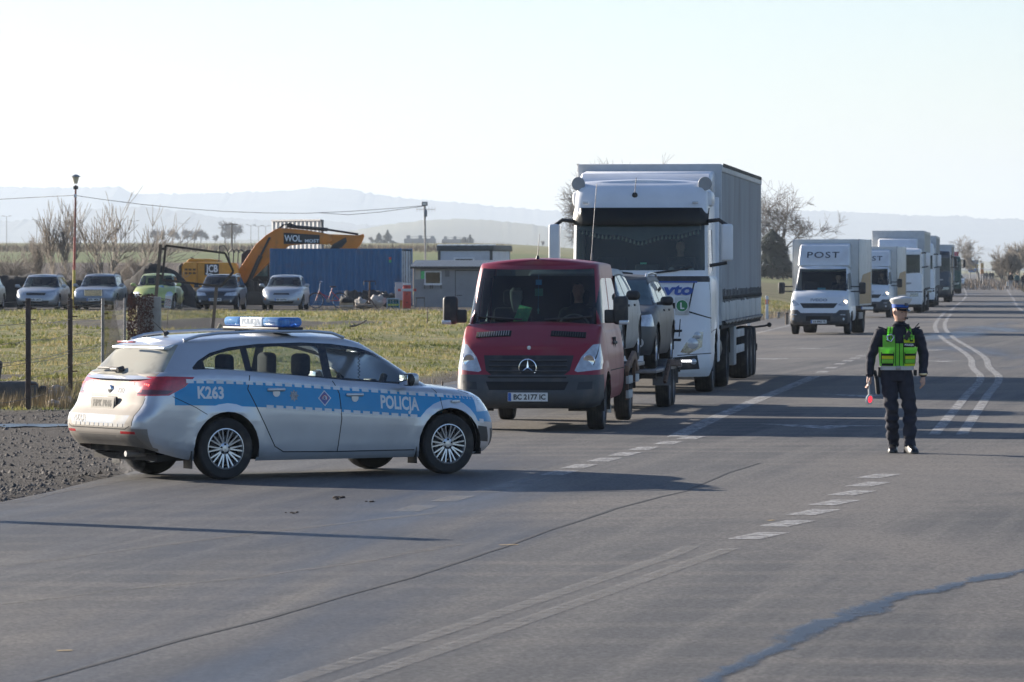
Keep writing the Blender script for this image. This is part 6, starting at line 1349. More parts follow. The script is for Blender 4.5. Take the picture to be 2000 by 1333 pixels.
    bm = B(); prism(bm, [(.13, 2.12), (1.05, 2.24), (1.02, 2.30), (.62, 2.90), (.30, 3.0), (.13, 3.0)], -.86, .86, bev=.05)
    for v in bm.verts: k = abs(v.co.y)/.86; v.co.x -= .22*k**5*(v.co.x > .2); v.co.y *= 1-.05*(v.co.z-2.2)
    obj('roof_deflector', bm, WH, t)
    text_obj('lettering', 'POST', .34, M('post_lettering', (.03, .035, .045), .5), t, (.86, 0, 2.58), (0, 1, 0), Vector((-.40, 0, .60)).normalized(), off=.035, bold=.003, spacing=1.15, width=1.06)
    bm = B(); bx(bm, .2, 1.5, -.8, .8, .75, .82); bx(bm, 1.15, 1.6, -.8, .8, .9, 1.36, bev=.05); bx(bm, .1, .16, -.8, .8, .8, 2.05); obj('cabin_floor', bm, DARK, t)
    for y in (-.45, .45): bm = B(); bx(bm, .30, .80, y-.25, y+.25, 1.0, 1.14, bev=.05); bx(bm, .22, .38, y-.25, y+.25, 1.1, 1.72, bev=.05); obj('seat', bm, SEAT, t)
    bm = B(); bx(bm, 1.45, 1.46, -.12, .14, 1.42, 1.52); obj('windscreen_card', bm, M('card_blue', (.10, .42, .62), .6), t)
    lv = Vector((-f.y, f.x, 0)); person_bust('person', 'driver at the wheel of the %s white box van' % ('leading' if plate_txt else 'following'), o+f*.42+lv*.45+Vector((0, 0, 1.08)), h, SKIN, BLACKC, HAIR)
    return t
box_van(158.5, 'white box van lettered POST with lit lamp, nearest behind the grey trailer', .13, 'white box vans lettered POST', True, 'AA 8963 TE')
box_van(213, 'white box van with POST half hidden behind the leading box van', -.20, 'white box vans lettered POST', True, '')
# --- lorries further back
FRONT_B = [('lower_panel', [(-1.4, .2), (1.4, .2), (1.4, .42), (-1.4, .42)], False), ('dark_panel', [(-1.3, 1.0), (1.3, 1.0), (1.3, 1.05), (-1.3, 1.05)], False), ('headlight', [(.62, .78), (1.05, .80), (1.05, .96), (.66, .96)], True), ('grille_slot', [(-.62, 1.30), (.10, 1.30), (.10, 1.48), (-.62, 1.48)], False), ('grille_panel', [(.10, 1.34), (.70, 1.40), (.70, 1.48), (.10, 1.48)], False)]
lorry(235, 'white cab lorry with domed roof spoiler in the middle of the queue', dict(H=3.12, paint=WHITEL, front=FRONT_B, wtop=2.86, belt=1.85, lean=.45, deflector=(3.10, 3.66, .95), xo=.43)); semitrailer(237.5, 'pale grey box trailer behind the white lorry with domed spoiler', dict(xo=.43, curtain=M('pale_curtain', (.42, .42, .40), .7, var=.08, dirt=(GRIME, .12, 1))))
lorry(271, 'white lorry with green strip inside its windscreen behind the domed spoiler lorry', dict(H=3.55, paint=WHITEL, front=FRONT_B, wtop=2.9, lean=.5, deflector=(3.5, 3.85, 1.0), xo=.32)); semitrailer(273.5, 'dull trailer behind the white lorry with green windscreen strip', dict(xo=.32))
lorry(374, 'white lorry with tall pale trailer further back in the queue', dict(H=3.5, paint=WHITEL, front=FRONT_B, wtop=2.9, lean=.5, deflector=(3.5, 3.85, 1.0), xo=.3)); semitrailer(376.5, 'tall pale trailer of the lorry before the red one', dict(xo=.3))
REDL = paint('red_lorry_paint', (.40, .025, .03), metal=0, rough=.4, dirt=.12)
lorry(533, 'red cab lorry far back in the queue', dict(H=3.6, paint=REDL, front=FRONT_B, wtop=2.85, lean=.5, deflector=(3.55, 3.95, 1.1), xo=.2, bumper=REDL, mirror=REDL)); semitrailer(535.5, 'red trailer of the far red lorry', dict(xo=.2, curtain=REDL, frame=REDL))
def far_car(D, label, col, xo=0.0, lit=False):
    h = heading_at(D); f = Vector((math.cos(h), math.sin(h), 0)); P = wagon(col, plate='', rails=False); o = Vector((LC(D)+xo, D, 0))-f*P['L']
    if lit: P['fogs'] = [(.72, .68, .07, LAMPLIT)]
    return simple_car(label, (o.x, o.y, 0), h, P, name='queued_car')
lorry(312, 'dark cab lorry with orange beacon waiting behind the dull trailer', dict(H=3.3, paint=DARKB, front=FRONT_B, wtop=2.85, belt=1.9, lean=.5, xo=.75, bumper=DARKB, mirror=PLASTIC)); semitrailer(314.5, 'tan sided trailer of the dark cab lorry', dict(xo=.7, L=9.5, H=3.7, curtain=M('tan_curtain', (.30, .22, .15), .7)))
lorry(418, 'dark green cab lorry between the tall pale trailer and the dark car', dict(H=3.2, paint=M('lorry_green', (.03, .08, .06), .45), front=FRONT_B, wtop=2.85, belt=1.9, lean=.5, xo=.8, mirror=PLASTIC)); far_car(495, 'silver car right in front of the red lorry', SILVER2, .9); far_car(450, 'dark car with a lit headlamp before the red lorry', DARKB, .6, True); far_car(600, 'white car behind the far red lorry', WHITEL, 1.1); far_car(680, 'silver car at the tail of the queue', SILVER2, .5)
# ================================================================== YARD BEHIND THE GRASS
def yard(px_, D, dz=0.0): X = (px_-1000)*D/FPX; return Vector((X, D, tz(X, D)+dz))
def corrugated(bm, x0, x1, z0, z1, y, pitch=.28, dep=.036, sgn=-1, m=0):
    """pressed steel wall in the xz plane"""
    n = int((x1-x0)/pitch); p = (x1-x0)/n; prof = []
    for i in range(n): a = x0+i*p; prof += [(a, 0), (a+p*.26, 0), (a+p*.40, dep), (a+p*.76, dep), (a+p*.90, 0)]
    prof.append((x1, 0)); lo = [bm.verts.new((a, y-sgn*d, z0)) for a, d in prof]; hi = [bm.verts.new((a, y-sgn*d, z1)) for a, d in prof]
    for i in range(len(prof)-1):
        f = bm.faces.new((lo[i], lo[i+1], hi[i+1], hi[i])); f.material_index = m
def container(label, loc, rot, L, H, blue, door, name='shipping_container', base=0.0, pitch=.28, dep=.04):
    t = thing(name, label, 'container', loc, rot); W = 2.44; bm = B()
    for sgn, y in ((-1, 0), (1, W)): corrugated(bm, .12, L-.12, base+.16, H-.10, y-sgn*-.03, pitch, dep, sgn=sgn)
    o = obj('side_wall', bm, blue, t, smooth=False); bm = B()
    for x in (0, L-.12):
        for y in (0, W-.12): bx(bm, x, x+.12, y, y+.12, base, H, bev=.01)
    for y in (0, W-.1): bx(bm, .12, L-.12, y, y+.1, base, base+.16); bx(bm, .12, L-.12, y, y+.08, H-.11, H-.01)
    obj('corner_frame', bm, blue, t); bm = B(); bx(bm, .02, L-.02, .02, W-.02, H-.05, H-.02)
    obj('roof_panel', bm, blue, t)
    for x, sg in ((L-.06, 1), (.06, -1)):
        for y0, y1 in ((.13, W/2-.01), (W/2+.01, W-.13)):
            bm = B(); bx(bm, x-.03, x+.03, y0, y1, base+.14, H-.12, bev=.008); d = obj('door', bm, door, t)
            for k in (.3, .72): bm = B(); yy = lerp(y0, y1, k); cyl(bm, (x+sg*.05, yy, base+.1), (x+sg*.05, yy, H-.08), .022, n=8); bx(bm, x+sg*.03, x+sg*.07, yy-.02, yy+.16, base+1.1, base+1.14); obj('locking_bar', bm, STEEL, d)
    return t
CBLUE = M('container_blue', (.020, .125, .27), .52, var=.10, scale=1.2, dirt=((.12, .10, .09), .10, 1.4)); CWHITE = M('container_white', (.58, .58, .57), .55, var=.06, dirt=((.3, .27, .23), .15, 1.2)); DOORG = M('container_door_grey', (.50, .52, .54), .55, dirt=((.3, .25, .2), .15, 2))
cl = yard(527, 221.2); CONT = container('blue corrugated steel shipping container with pale grey doors', (cl.x, cl.y, cl.z-.05), R(-11), 6.12, 2.64, CBLUE, DOORG)
bm = B(); bx(bm, 5.55, 5.72, -.012, -.004, 2.12, 2.24); bx(bm, 5.55, 5.72, -.012, -.004, 2.00, 2.115, m=1); obj('inspection_sticker', bm, [M('sticker_red', (.5, .08, .06), .6), M('sticker_green', (.06, .4, .14), .6)], CONT, smooth=False)
wl = yard(531, 252.5); t = thing('sheet_screen', 'tall white corrugated steel screen standing behind the excavator boom', 'screen', (wl.x, wl.y, wl.z), math.atan2(-.8, .6)); bm = B(); corrugated(bm, 0, 4.5, .3, HC+(HORY-432)*250/FPX-wl.z, 0, .36, .07); obj('sheet', bm, CWHITE, t, smooth=False)
for x in (.02, 1.5, 3.0, 4.48): bm = B(); bx(bm, x-.05, x+.05, .04, .14, 0, 4.0); obj('post', bm, STEELRIM, t)
bm = B(); bx(bm, 0, 4.5, -.05, .03, HC+(HORY-432)*250/FPX-wl.z, HC+(HORY-431)*250/FPX-wl.z+.05); obj('cap_rail', bm, STEELRIM, t)
# --- excavator
def excavator():
    D = 226; s = FPX/D; o = yard(430, D); t = thing('excavator', 'orange tracked excavator with WOL MOST on its raised boom', 'excavator', o, 0)
    OR = M('excavator_orange', (.60, .185, .010), .48, var=.08, scale=2, dirt=((.14, .10, .07), .16, 2.2)); YE = M('excavator_yellow', (.62, .27, .015), .5, var=.08, dirt=((.18, .13, .09), .14, 2.5)); BK = M('machine_black', (.018, .018, .02), .55, var=.2)
    q = lambda x, y: ((x-430)/s, 2.15-(y-HORY)/s-o.z)
    def pr(nm, pts, y0, y1, m, bev=.02, parent=t): bm = B(); prism(bm, [q(*p) for p in pts], y0, y1, bev=bev); return obj(nm, bm, m, parent)
    body = pr('engine_cover', [(360, 562), (358, 522), (364, 513), (388, 512), (388, 562)], -1.25, 1.25, YE, .05)
    for k in range(3):
        for r_ in range(2): bm = B(); x0, z0 = q(364+k*8, 525+r_*7); bx(bm, x0, x0+.14, -1.262, -1.25, z0-.09, z0); obj('louvre', bm, M('louvre_dark', (.12, .06, .015), .7), body)
    pr('counterweight', [(352, 540), (352, 520), (358, 514), (362, 540)], -1.2, 1.2, BK, .04); mid = pr('side_tank', [(388.5, 562), (388.5, 512), (462, 514), (468, 530), (465, 562)], -1.25, .9, YE, .05)
    pr('hood_top', [(366, 512), (372, 506), (408, 506), (430, 508), (434, 512)], -.9, 1.1, YE, .04)
    pn = pr('name_panel', [(403, 538), (403, 516), (431, 516), (431, 538)], -1.275, -1.252, BK, .004); x_, z_ = q(417, 527); text_obj('lettering', 'JCB', .46, WHITEINK, pn, (x_, -1.28, z_), (1, 0, 0), (0, 0, 1), bold=.015, width=.56)
    pr('exhaust_stack', [(372, 504), (371, 502), (378, 505), (382, 509), (378, 509)], .2, .4, BK, .01)
    bm = B(); tube(bm, [(*q(430, 511)[:1], -1.0, q(430, 511)[1]), (q(431, 482)[0], -1.0, q(431, 482)[1]), (q(440, 480)[0], -1.0, q(440, 480)[1]), (q(447, 490)[0], -1.0, q(447, 490)[1]), (q(452, 512)[0], -1.0, q(452, 512)[1])], .025, 6); obj('handrail', bm, BK, t)
    for k in range(3): bm = B(); xx = 448+k*9; tube(bm, [(q(xx, 515)[0], -.7, q(xx, 515)[1]), (q(xx+1, 494-k*2)[0], -.7, q(xx+1, 494-k*2)[1]), (q(xx+7, 486+k)[0], -.72, q(xx+7, 486+k)[1]), (q(xx+13, 494)[0], -.72, q(xx+13, 494)[1])], .03, 6); obj('hydraulic_hose', bm, BK, t)
    boom = pr('boom', [(462, 545), (466, 528), (500, 478), (520, 460), (540, 447.5), (556, 446), (600, 450), (645, 458), (650, 470), (640, 478), (600, 477), (566, 480), (548, 492), (520, 520), (492, 546), (478, 554)], -.28, .28, OR, .03)
    pn = pr('boom_panel', [(555, 477), (554.5, 455), (625, 459.5), (625, 476.5)], -.298, -.281, BK, .003); x_, z_ = q(573, 466); text_obj('lettering', 'WOL', .42, WHITEINK, pn, (x_, -.302, z_), (1, 0, -.02), (0, 0, 1), bold=.006, width=.80); x_, z_ = q(610, 471); text_obj('lettering', 'MOST', .21, WHITEINK, pn, (x_, -.302, z_), (1, 0, 0), (0, 0, 1), bold=.004, width=.66)
    pr('dipper_arm', [(632, 468), (646, 458), (700, 460), (710, 457), (712, 462), (706, 476), (692, 492), (676, 520), (664, 520), (668, 488), (650, 482)], -.2, .2, OR, .03); pr('arm_joint', [(644, 487), (650, 478), (668, 468), (676, 464), (678, 472), (668, 484), (655, 489)], -.24, .24, BK, .02)
    bm = B()
    def c(p0, p1, r, y, n=10): a, b_ = q(*p0), q(*p1); cyl(bm, (a[0], y, a[1]), (b_[0], y, b_[1]), r, n=n)
    c((560, 442), (640, 449), .085, 0); c((640, 449), (700, 458), .05, 0); obj('arm_ram', bm, BK, t); bm = B()
    for y in (-.36, .36): c((483, 560), (510, 500), .10, y); c((510, 500), (528, 464), .055, y)
    obj('boom_ram', bm, BK, t)
    bm = B(); tube(bm, [(q(x, y)[0], .1, q(x, y)[1]) for x, y in ((540, 450), (552, 440), (566, 437), (580, 442))], .03, 6); tube(bm, [(q(x, y)[0], -.1, q(x, y)[1]) for x, y in ((545, 449), (556, 439), (572, 440))], .03, 6); obj('boom_hose', bm, BK, t)
    cab = pr('cab_frame', [(470, 562), (470, 497), (482, 488), (520, 488), (526, 505), (526, 562)], .35, 1.25, BK, .03); pr('cab_window', [(490, 540), (495, 500), (522, 500), (522, 540)], .32, .345, M('cab_glass', (.10, .17, .16), .12, var=.3), .003, cab)
    pr('slew_ring', [(400, 575), (400, 562), (500, 562), (500, 575)], -.7, .7, BK, .02)
    for y0 in (-1.45, .85):
        bm = B(); a, b_ = q(372, 586), q(505, 586); n = 26; R_ = .38; P_ = [(a[0]+R_*math.cos(x), a[1]+R_*math.sin(x)) for x in np.linspace(math.pi/2, 3*math.pi/2, 10)]+[(b_[0]+R_*math.cos(x), b_[1]+R_*math.sin(x)) for x in np.linspace(-math.pi/2, math.pi/2, 10)]
        prism(bm, P_, y0, y0+.6, bev=.01); obj('track', bm, BK, t)
    for k in range(5): pr('machine_clutter', [(487+k*9, 590-k*2), (489+k*8, 545+6*(k % 2)), (497+k*8, 550), (500+k*8, 592)], -.9+k*.2, -.6+k*.2, BK, .02)
    return t
excavator()
# --- sheds and cabin
def shed():
    D = 211; s = FPX/D; o = yard(880, D); t = thing('tin_shed', 'low grey shed with corrugated roof and small white framed window', 'shed', o, R(-3)); q = lambda x, y: ((x-880)/s, 2.15-(y-HORY)/s-o.z)
    GR = M('shed_grey', (.255, .26, .265), .8, var=.08, scale=2, dirt=((.16, .14, .12), .2, 1.3)); x0, x1 = q(808, 0)[0], q(1000, 0)[0]; zt = q(0, 520)[1]; bm = B(); wx0, wz0 = q(829, 555); wx1, wz1 = q(862, 530)
    bx(bm, x0, wx0, 0, .08, -.1, zt); bx(bm, wx1, x1, 0, .08, -.1, zt); bx(bm, wx0, wx1, 0, .08, -.1, wz0); bx(bm, wx0, wx1, 0, .08, wz1, zt); bx(bm, x0, x0+.08, .08, 3, -.1, zt); bx(bm, x1-.08, x1, .08, 3, -.1, zt); bx(bm, x0+.08, x1-.08, 2.92, 3, -.1, zt); obj('wall', bm, GR, t, smooth=False)
    bm = B(); xs = np.arange(x0-.15, x1+.1, .032); pr_ = None
    for i, x in enumerate(xs):
        z = q(0, 521)[1]+.012*math.sin(i*math.pi/2); cur = (bm.verts.new((x, -.28, z)), bm.verts.new((x, 3.1, z+.28)))
        if pr_: bm.faces.new((pr_[0], cur[0], cur[1], pr_[1]))
        pr_ = cur
    bmesh.ops.solidify(bm, geom=bm.faces[:], thickness=.02); obj('corrugated_roof', bm, M('zinc_sheet', (.42, .44, .45), .45, metal=.6, dirt=((.2, .15, .12), .15, 3)), t, smooth=False)
    bm = B(); bx(bm, x0-.12, x1, -.25, -.21, zt-.12, zt-.02); obj('fascia_board', bm, M('fascia_dark', (.05, .05, .05), .8), t)
    wn = sub('window', t); bm = B(); bx(bm, wx0, wx0+.05, -.03, .05, wz0, wz1); bx(bm, wx1-.05, wx1, -.03, .05, wz0, wz1); bx(bm, wx0+.05, wx1-.05, -.03, .05, wz1-.05, wz1); bx(bm, wx0-.02, wx1+.02, -.07, .05, wz0-.06, wz0+.03); obj('frame', bm, M('upvc_white', (.68, .69, .69), .5), wn)
    bm = B(); bx(bm, wx0+.05, wx1-.05, .0, .01, wz0+.03, wz1-.05); obj('pane', bm, DGLASS, wn); bm = B(); bx(bm, wx0-.1, wx1+.2, .6, .65, wz0-.3, wz1+.1); obj('interior_back', bm, DARK, wn); bm = B()
    for k in range(9): bx(bm, wx0+.10+k*.06, wx0+.15+k*.06, .1, .2, wz0+.03, wz0+.12+.07*random.random(), bev=.01)
    struct(obj('shelf_goods', bm, M('shelf_goods', (.22, .12, .09), .7, var=.7, scale=6), wn), 'stuff')
    bm = B(); a, b_ = q(822, 545), q(831, 530); bx(bm, a[0], b_[0], -.008, -.002, a[1], b_[1]); obj('green_poster', bm, M('poster_green', (.10, .55, .18), .6, var=.3, scale=8), t); bm = B(); a, b_ = q(811, 546), q(821, 524); bx(bm, a[0], b_[0], -.012, -.004, a[1], b_[1]); obj('pale_panel', bm, M('beige_panel', (.42, .39, .34), .7), t)
    bm = B(); a, b_ = q(869, 541), q(878, 528); bx(bm, a[0], b_[0], -.03, -.003, a[1], b_[1]); obj('meter_box', bm, M('meter_grey', (.14, .14, .15), .6), t)
    for x in (829, 840, 844, 861): bm = B(); a, b_ = q(x, 564), q(x+1, 557); bx(bm, a[0], a[0]+.025, -.10, -.004, a[1], b_[1]); obj('shelf_bracket', bm, PLASTIC, t)
    bm = B(); a, b_ = q(889, 600), q(940, 528); bx(bm, a[0], a[0]+.02, -.006, -.001, a[1], b_[1]); bx(bm, a[0], b_[0], -.006, -.001, b_[1]-.02, b_[1]); bx(bm, a[0]+.06, a[0]+.3, -.008, -.001, q(0, 578)[1], q(0, 577)[1]); obj('door_seam', bm, DARK, t)
    return t
shed()
def cabin():
    D = 224; s = FPX/D; o = yard(907, D); t = thing('site_cabin', 'white prefabricated site cabin with dark roof edge behind the grey shed', 'cabin', o, R(-9)); q = lambda x, y: ((x-907)/s, 2.15-(y-HORY)/s-o.z); WP = M('cabin_white', (.55, .57, .60), .6, var=.05, dirt=((.35, .33, .3), .12, 1.2)); DG = M('cabin_dark_trim', (.065, .075, .075), .6)
    x0, x1 = q(855, 0)[0], q(962, 0)[0]; zt = q(0, 482)[1]; bm = B(); bx(bm, x0, x1, 0, 5.2, 0, zt-.2); obj('wall', bm, WP, t, smooth=False); bm = B(); bx(bm, x0-.08, x1+.08, -.08, 5.28, zt-.2, zt+.06, bev=.04); obj('roof_edge', bm, DG, t)
    for x in (x0, x1-.1):
        for y in (-.02, 5.12): bm = B(); bx(bm, x-.01, x+.11, y-.01, y+.11, 0, zt-.18); obj('corner_post', bm, DG, t)
    bm = B()
    for i in range(8): bx(bm, x0-.05+i*.34, x0+.22+i*.34, -.09, .6, zt+.05, zt+.085, rot=RX(3))
    struct(obj('roof_tile', bm, M('roof_sheet', (.40, .43, .45), .4, metal=.5, dirt=(GRIME, .15, 3)), t), 'stuff')
    wn = sub('window', t); a, b_ = q(886, 530), q(927, 503); bm = B(); bx(bm, a[0], b_[0], -.05, -.002, b_[1]-.08, b_[1]); bx(bm, a[0], a[0]+.08, -.05, -.002, a[1], b_[1]-.08); bx(bm, b_[0]-.08, b_[0], -.05, -.002, a[1], b_[1]-.08); obj('frame', bm, M('upvc_white', (.68, .69, .69), .5), wn)
    bm = B(); bx(bm, a[0]+.08, b_[0]-.08, -.02, -.004, a[1], b_[1]-.08); obj('pane', bm, M('dark_pane', (.05, .06, .06), .15), wn)
    return t
cabin()
# --- barrier, cabinet, bottles, clutter
def yard_thing(name, label, cat, px_, D=205): return thing(name, label, cat, yard(px_, D), 0)
t = yard_thing('barrier_post', 'red roadside barrier post with stub of striped arm', 'barrier', 795); bm = B(); bx(bm, -.17, .17, -.14, .14, 0, .98, bev=.015); obj('post', bm, M('barrier_red', (.50, .045, .03), .5, var=.06, dirt=(GRIME, .1, 4)), t); bm = B(); bx(bm, -.17, .17, -.14, .14, .985, 1.05, bev=.015); obj('cap', bm, M('cap_white', (.6, .6, .6), .5), t)
for i in range(6): bm = B(); bx(bm, -.38+i*.13, -.252+i*.13, -.20, -.145, .72, .83); obj('arm_segment', bm, M('barrier_red', (.5, .045, .03), .5) if i == 0 or i == 5 else M('arm_pale', (.5, .5, .5), .5), t)
for z in (.25, .6, .9): bm = B(); lathe(bm, [(.001, -.152), (.025, -.15), (.025, -.14)], (0, 0, z), 'Y', 10); obj('bolt', bm, DARK, t)
t = yard_thing('steel_cabinet', 'grey steel control cabinet beside the red barrier post', 'cabinet', 781, 207); bm = B(); bx(bm, -.20, .20, -.15, .15, 0, 1.10, bev=.01); obj('body', bm, M('cabinet_grey', (.36, .37, .38), .5, dirt=(GRIME, .12, 3)), t); bm = B(); bx(bm, -.17, .17, -.158, -.151, .06, 1.04, bev=.003); obj('door', bm, M('cabinet_grey2', (.40, .41, .42), .5), t)
t = yard_thing('bottle_rack', 'pale blue rack filled with large water bottles', 'rack', 768, 203); bm = B(); bx(bm, -.27, -.24, -.15, .15, 0, .44); bx(bm, .24, .27, -.15, .15, 0, .44); bx(bm, -.27, .27, -.16, .16, .40, .44); bx(bm, -.24, .24, .12, .15, .04, .4); obj('rack_frame', bm, M('rack_blue', (.38, .50, .56), .5), t)
for i in range(4):
    bm = B(); lathe(bm, [(.001, .03), (.05, .03), (.055, .06), (.055, .24), (.045, .30), (.018, .34), (.018, .38)], (-.18+i*.12, -.05, 0), 'Z', 14); bb_ = obj('bottle', bm, GLASS('bottle_plastic', (.35, .70, .72), dirt=.25, dcol=(.25, .55, .62)), t); bm = B(); lathe(bm, [(.0565, .13), (.0565, .20)], (-.18+i*.12, -.05, 0), 'Z', 14, caps=False); obj('bottle_band', bm, M('band_yellow', (.55, .60, .12), .6), bb_)
t = yard_thing('orange_block', 'small orange block beside the bottle rack', 'block', 783, 203); bm = B(); bx(bm, -.07, .07, -.1, .1, 0, .36, bev=.01); obj('body', bm, M('block_orange', (.55, .28, .06), .6, dirt=(GRIME, .15, 5)), t); bm = B(); bx(bm, -.072, .072, -.102, .102, .30, .34); obj('lid', bm, M('block_lid', (.42, .2, .05), .6), t)
def bicycle():
    t = thing('bicycle', 'old red bicycle with white mudguards leaning by the blue container', 'bicycle', yard(640, 204), R(0)); RD = M('bicycle_red', (.30, .03, .05), .4, coat=.4); fx, rx, r = -.50, .52, .33
    for x in (fx, rx):
        wh = sub('wheel', t, (x, 0, r)); bm = B(); tube(bm, [(r*.97*math.cos(a), 0, r*.97*math.sin(a)) for a in np.linspace(0, 2*math.pi, 33)[:-1]], .02, 6, closed=True); obj('tyre', bm, RUBBER, wh); bm = B()
        tube(bm, [(r*.9*math.cos(a), 0, r*.9*math.sin(a)) for a in np.linspace(0, 2*math.pi, 33)[:-1]], .01, 5, closed=True)
        for i in range(14): a = 2*math.pi*i/14; cyl(bm, (0, 0, 0), (r*.9*math.cos(a), 0, r*.9*math.sin(a)), .003, n=4)
        obj('rim', bm, CHROME, wh); bm = B(); pr_ = None
        for a in np.linspace(.3, 2.6, 12):
            cur = (bm.verts.new((x+(r+.04)*math.cos(a), -.03, r+(r+.04)*math.sin(a))), bm.verts.new((x+(r+.04)*math.cos(a), .03, r+(r+.04)*math.sin(a))))
            if pr_: bm.faces.new((pr_[0], pr_[1], cur[1], cur[0]))
            pr_ = cur
        obj('mudguard', bm, WHITEINK, t)
    bm = B()
    for a, b_ in (((fx, r), (fx+.14, .74)), ((fx+.14, .72), (.02, .34)), ((.02, .34), (.20, .86)), ((.02, .32), (rx, r)), ((rx, r), (.16, .70)), ((fx+.13, .66), (.10, .45))): cyl(bm, (a[0], 0, a[1]), (b_[0], 0, b_[1]), .02, n=8)
    obj('frame', bm, RD, t); bm = B(); tube(bm, [(fx+.14, 0, .74), (fx+.17, 0, 1.0), (fx+.20, 0, 1.08)], .014, 6); tube(bm, [(fx+.28, -.28, 1.12), (fx+.18, -.2, 1.14), (fx+.19, 0, 1.07), (fx+.18, .2, 1.14), (fx+.28, .28, 1.12)], .014, 6); obj('handlebar', bm, CHROME, t)
    bm = B(); bx(bm, .10, .36, -.09, .09, .88, .94, bev=.03); obj('saddle', bm, PLASTIC, t); bm = B(); lathe(bm, [(.09, -.01), (.09, .01)], (.02, -.04, .33), 'Y', 16); cyl(bm, (.02, -.05, .33), (.12, -.05, .20), .01, n=6); obj('crank', bm, STEEL, t); bm = B(); bx(bm, .30, .78, -.06, .06, .72, .735); obj('luggage_rack', bm, STEEL, t)
bicycle()
t = yard_thing('stand', 'rusty trestle stand with crossbar among the scrap', 'stand', 722, 203); bm = B(); cyl(bm, (0, 0, .2), (0, 0, 1.15), .035, n=10); obj('column', bm, RUST, t); bm = B(); tube(bm, [(-.24, 0, 1.0), (-.24, 0, 1.15), (.24, 0, 1.15), (.24, 0, 1.0)], .022, 6); obj('crossbar', bm, PLASTIC, t)
for a in (200, 340, 90): bm = B(); cyl(bm, (0, 0, .45), (.34*math.cos(R(a)), .34*math.sin(R(a)), 0), .022, n=8); obj('leg', bm, RUST, t)
def lump(name, label, cat, px_, D, rx, ry, rz, mat, seed, dz=0.0, group=None):
    t = thing(name, label, cat, yard(px_, D, dz), 0, group); bm = B(); bmesh.ops.create_icosphere(bm, subdivisions=3, radius=1)
    for v in bm.verts: n = v.co.normalized(); k = 1+.30*mnoise.noise(n*1.6+Vector((seed, 0, 0)))+.16*mnoise.noise(n*4+Vector((seed, 3, 0))); v.co = Vector((n.x*rx*k, n.y*ry*k, max(0, n.z*.5+.5)**.8*rz*k))
    obj('body', bm, mat, t); return t
SACK = M('sack_cloth', (.36, .34, .31), .85, var=.3, scale=4, bump=.3, bscale=12); BLK = M('black_sheeting', (.020, .020, .021), .6, var=.4, bump=.3, bscale=8)
lump('sack', 'pale crumpled sack slumped against the trestle stand', 'sack', 704, 204, .26, .25, .42, SACK, 1); lump('sack', 'wide grey sack behind the trestle stand leg', 'sack', 737, 205, .36, .3, .55, SACK, 5); lump('sack', 'dirty flat bundle in front of the scrap pile', 'sack', 712, 202, .40, .2, .20, M('dirty_bundle', (.16, .13, .10), .9, var=.4, scale=5), 8)
lump('scrap_heap', 'black plastic scrap heaped along the container beside the bicycle', 'scrap heap', 688, 208, .45, .4, .75, BLK, 2); lump('scrap_heap', 'black rubber scrap heaped behind the trestle stand', 'scrap heap', 722, 209, .60, .4, .70, BLK, 3); lump('scrap_heap', 'low dark scrap heaped before the steel cabinet', 'scrap heap', 757, 209, .48, .4, .66, BLK, 9)
for k, (x_, lb) in enumerate(((677, 'old tyre lying flat on the tan crate'),)):
    t = thing('old_tyre', lb, 'tyre', yard(x_, 203, .26), 0); bm = B(); lathe(bm, [(.17, 0), (.24, -.01), (.29, .04), (.30, .09), (.29, .14), (.24, .19), (.17, .18)], (0, 0, 0), 'Z', 28, closed=True); obj('tread', bm, RUBBER, t); bm = B(); lathe(bm, [(.16, .02), (.165, .16)], (0, 0, 0), 'Z', 20, caps=False); obj('bead', bm, DARK, t)
t = yard_thing('crate', 'tan wooden crate under the flat tyre', 'crate', 677, 203); bm = B(); bx(bm, -.28, .28, -.2, .2, 0, .25, bev=.01); obj('box', bm, M('tan_crate', (.40, .30, .19), .8, var=.2), t); bm = B(); bx(bm, -.285, .285, -.206, -.2, .10, .15); obj('batten', bm, M('pale_batten', (.5, .45, .38), .8), t)
t = yard_thing('stool', 'small dark stool beside the grey shed wall', 'stool', 821, 208); bm = B(); bx(bm, -.20, .20, -.15, .15, .40, .45, bev=.01); obj('seat', bm, PLASTIC, t)
for x, y in ((-.17, -.12), (.17, -.12), (-.17, .12), (.17, .12)): bm = B(); cyl(bm, (x, y, .4), (x*1.1, y*1.1, 0), .015, n=6); obj('leg', bm, PLASTIC, t)
def heap(label, pts, D, seed, dep=4.0):
    """earth bank: crest height along the picture, as a mound with depth"""
    x0, x1 = pts[0][0], pts[-1][0]; f = curve1(pts); t = thing('earth_heap', label, 'earth heap', yard((x0+x1)/2, D), 0); o = t.location; V = []; F = []; n, m_ = 90, 18
    for i in range(n+1):
        px_ = lerp(x0, x1, i/n); X = (px_-1000)*D/FPX; top = HC-(f(px_)-HORY)*D/FPX
        for k in range(m_+1):
            u = k/m_*2-1; y = D+u*dep/2; g = max(0, math.cos(u*math.pi/2))**.9; z0 = tz(X, y)-.1; z = lerp(z0, top, g)+.16*g*nz(X*1.3, y*1.3, seed)+.10*g*nz(X*4, y*4, seed)+.06*g*nz(X*9, y*9, seed); V.append((X-o.x, y-o.y, z-o.z))
    for i in range(n):
        for k in range(m_): a = i*(m_+1)+k; F.append((a, a+m_+1, a+m_+2, a+1))
    npmesh('soil', V, F, M('dark_soil', (.011, .009, .008), .95, var=.5, scale=3, bump=.8, bscale=9), t, smooth=True); return t
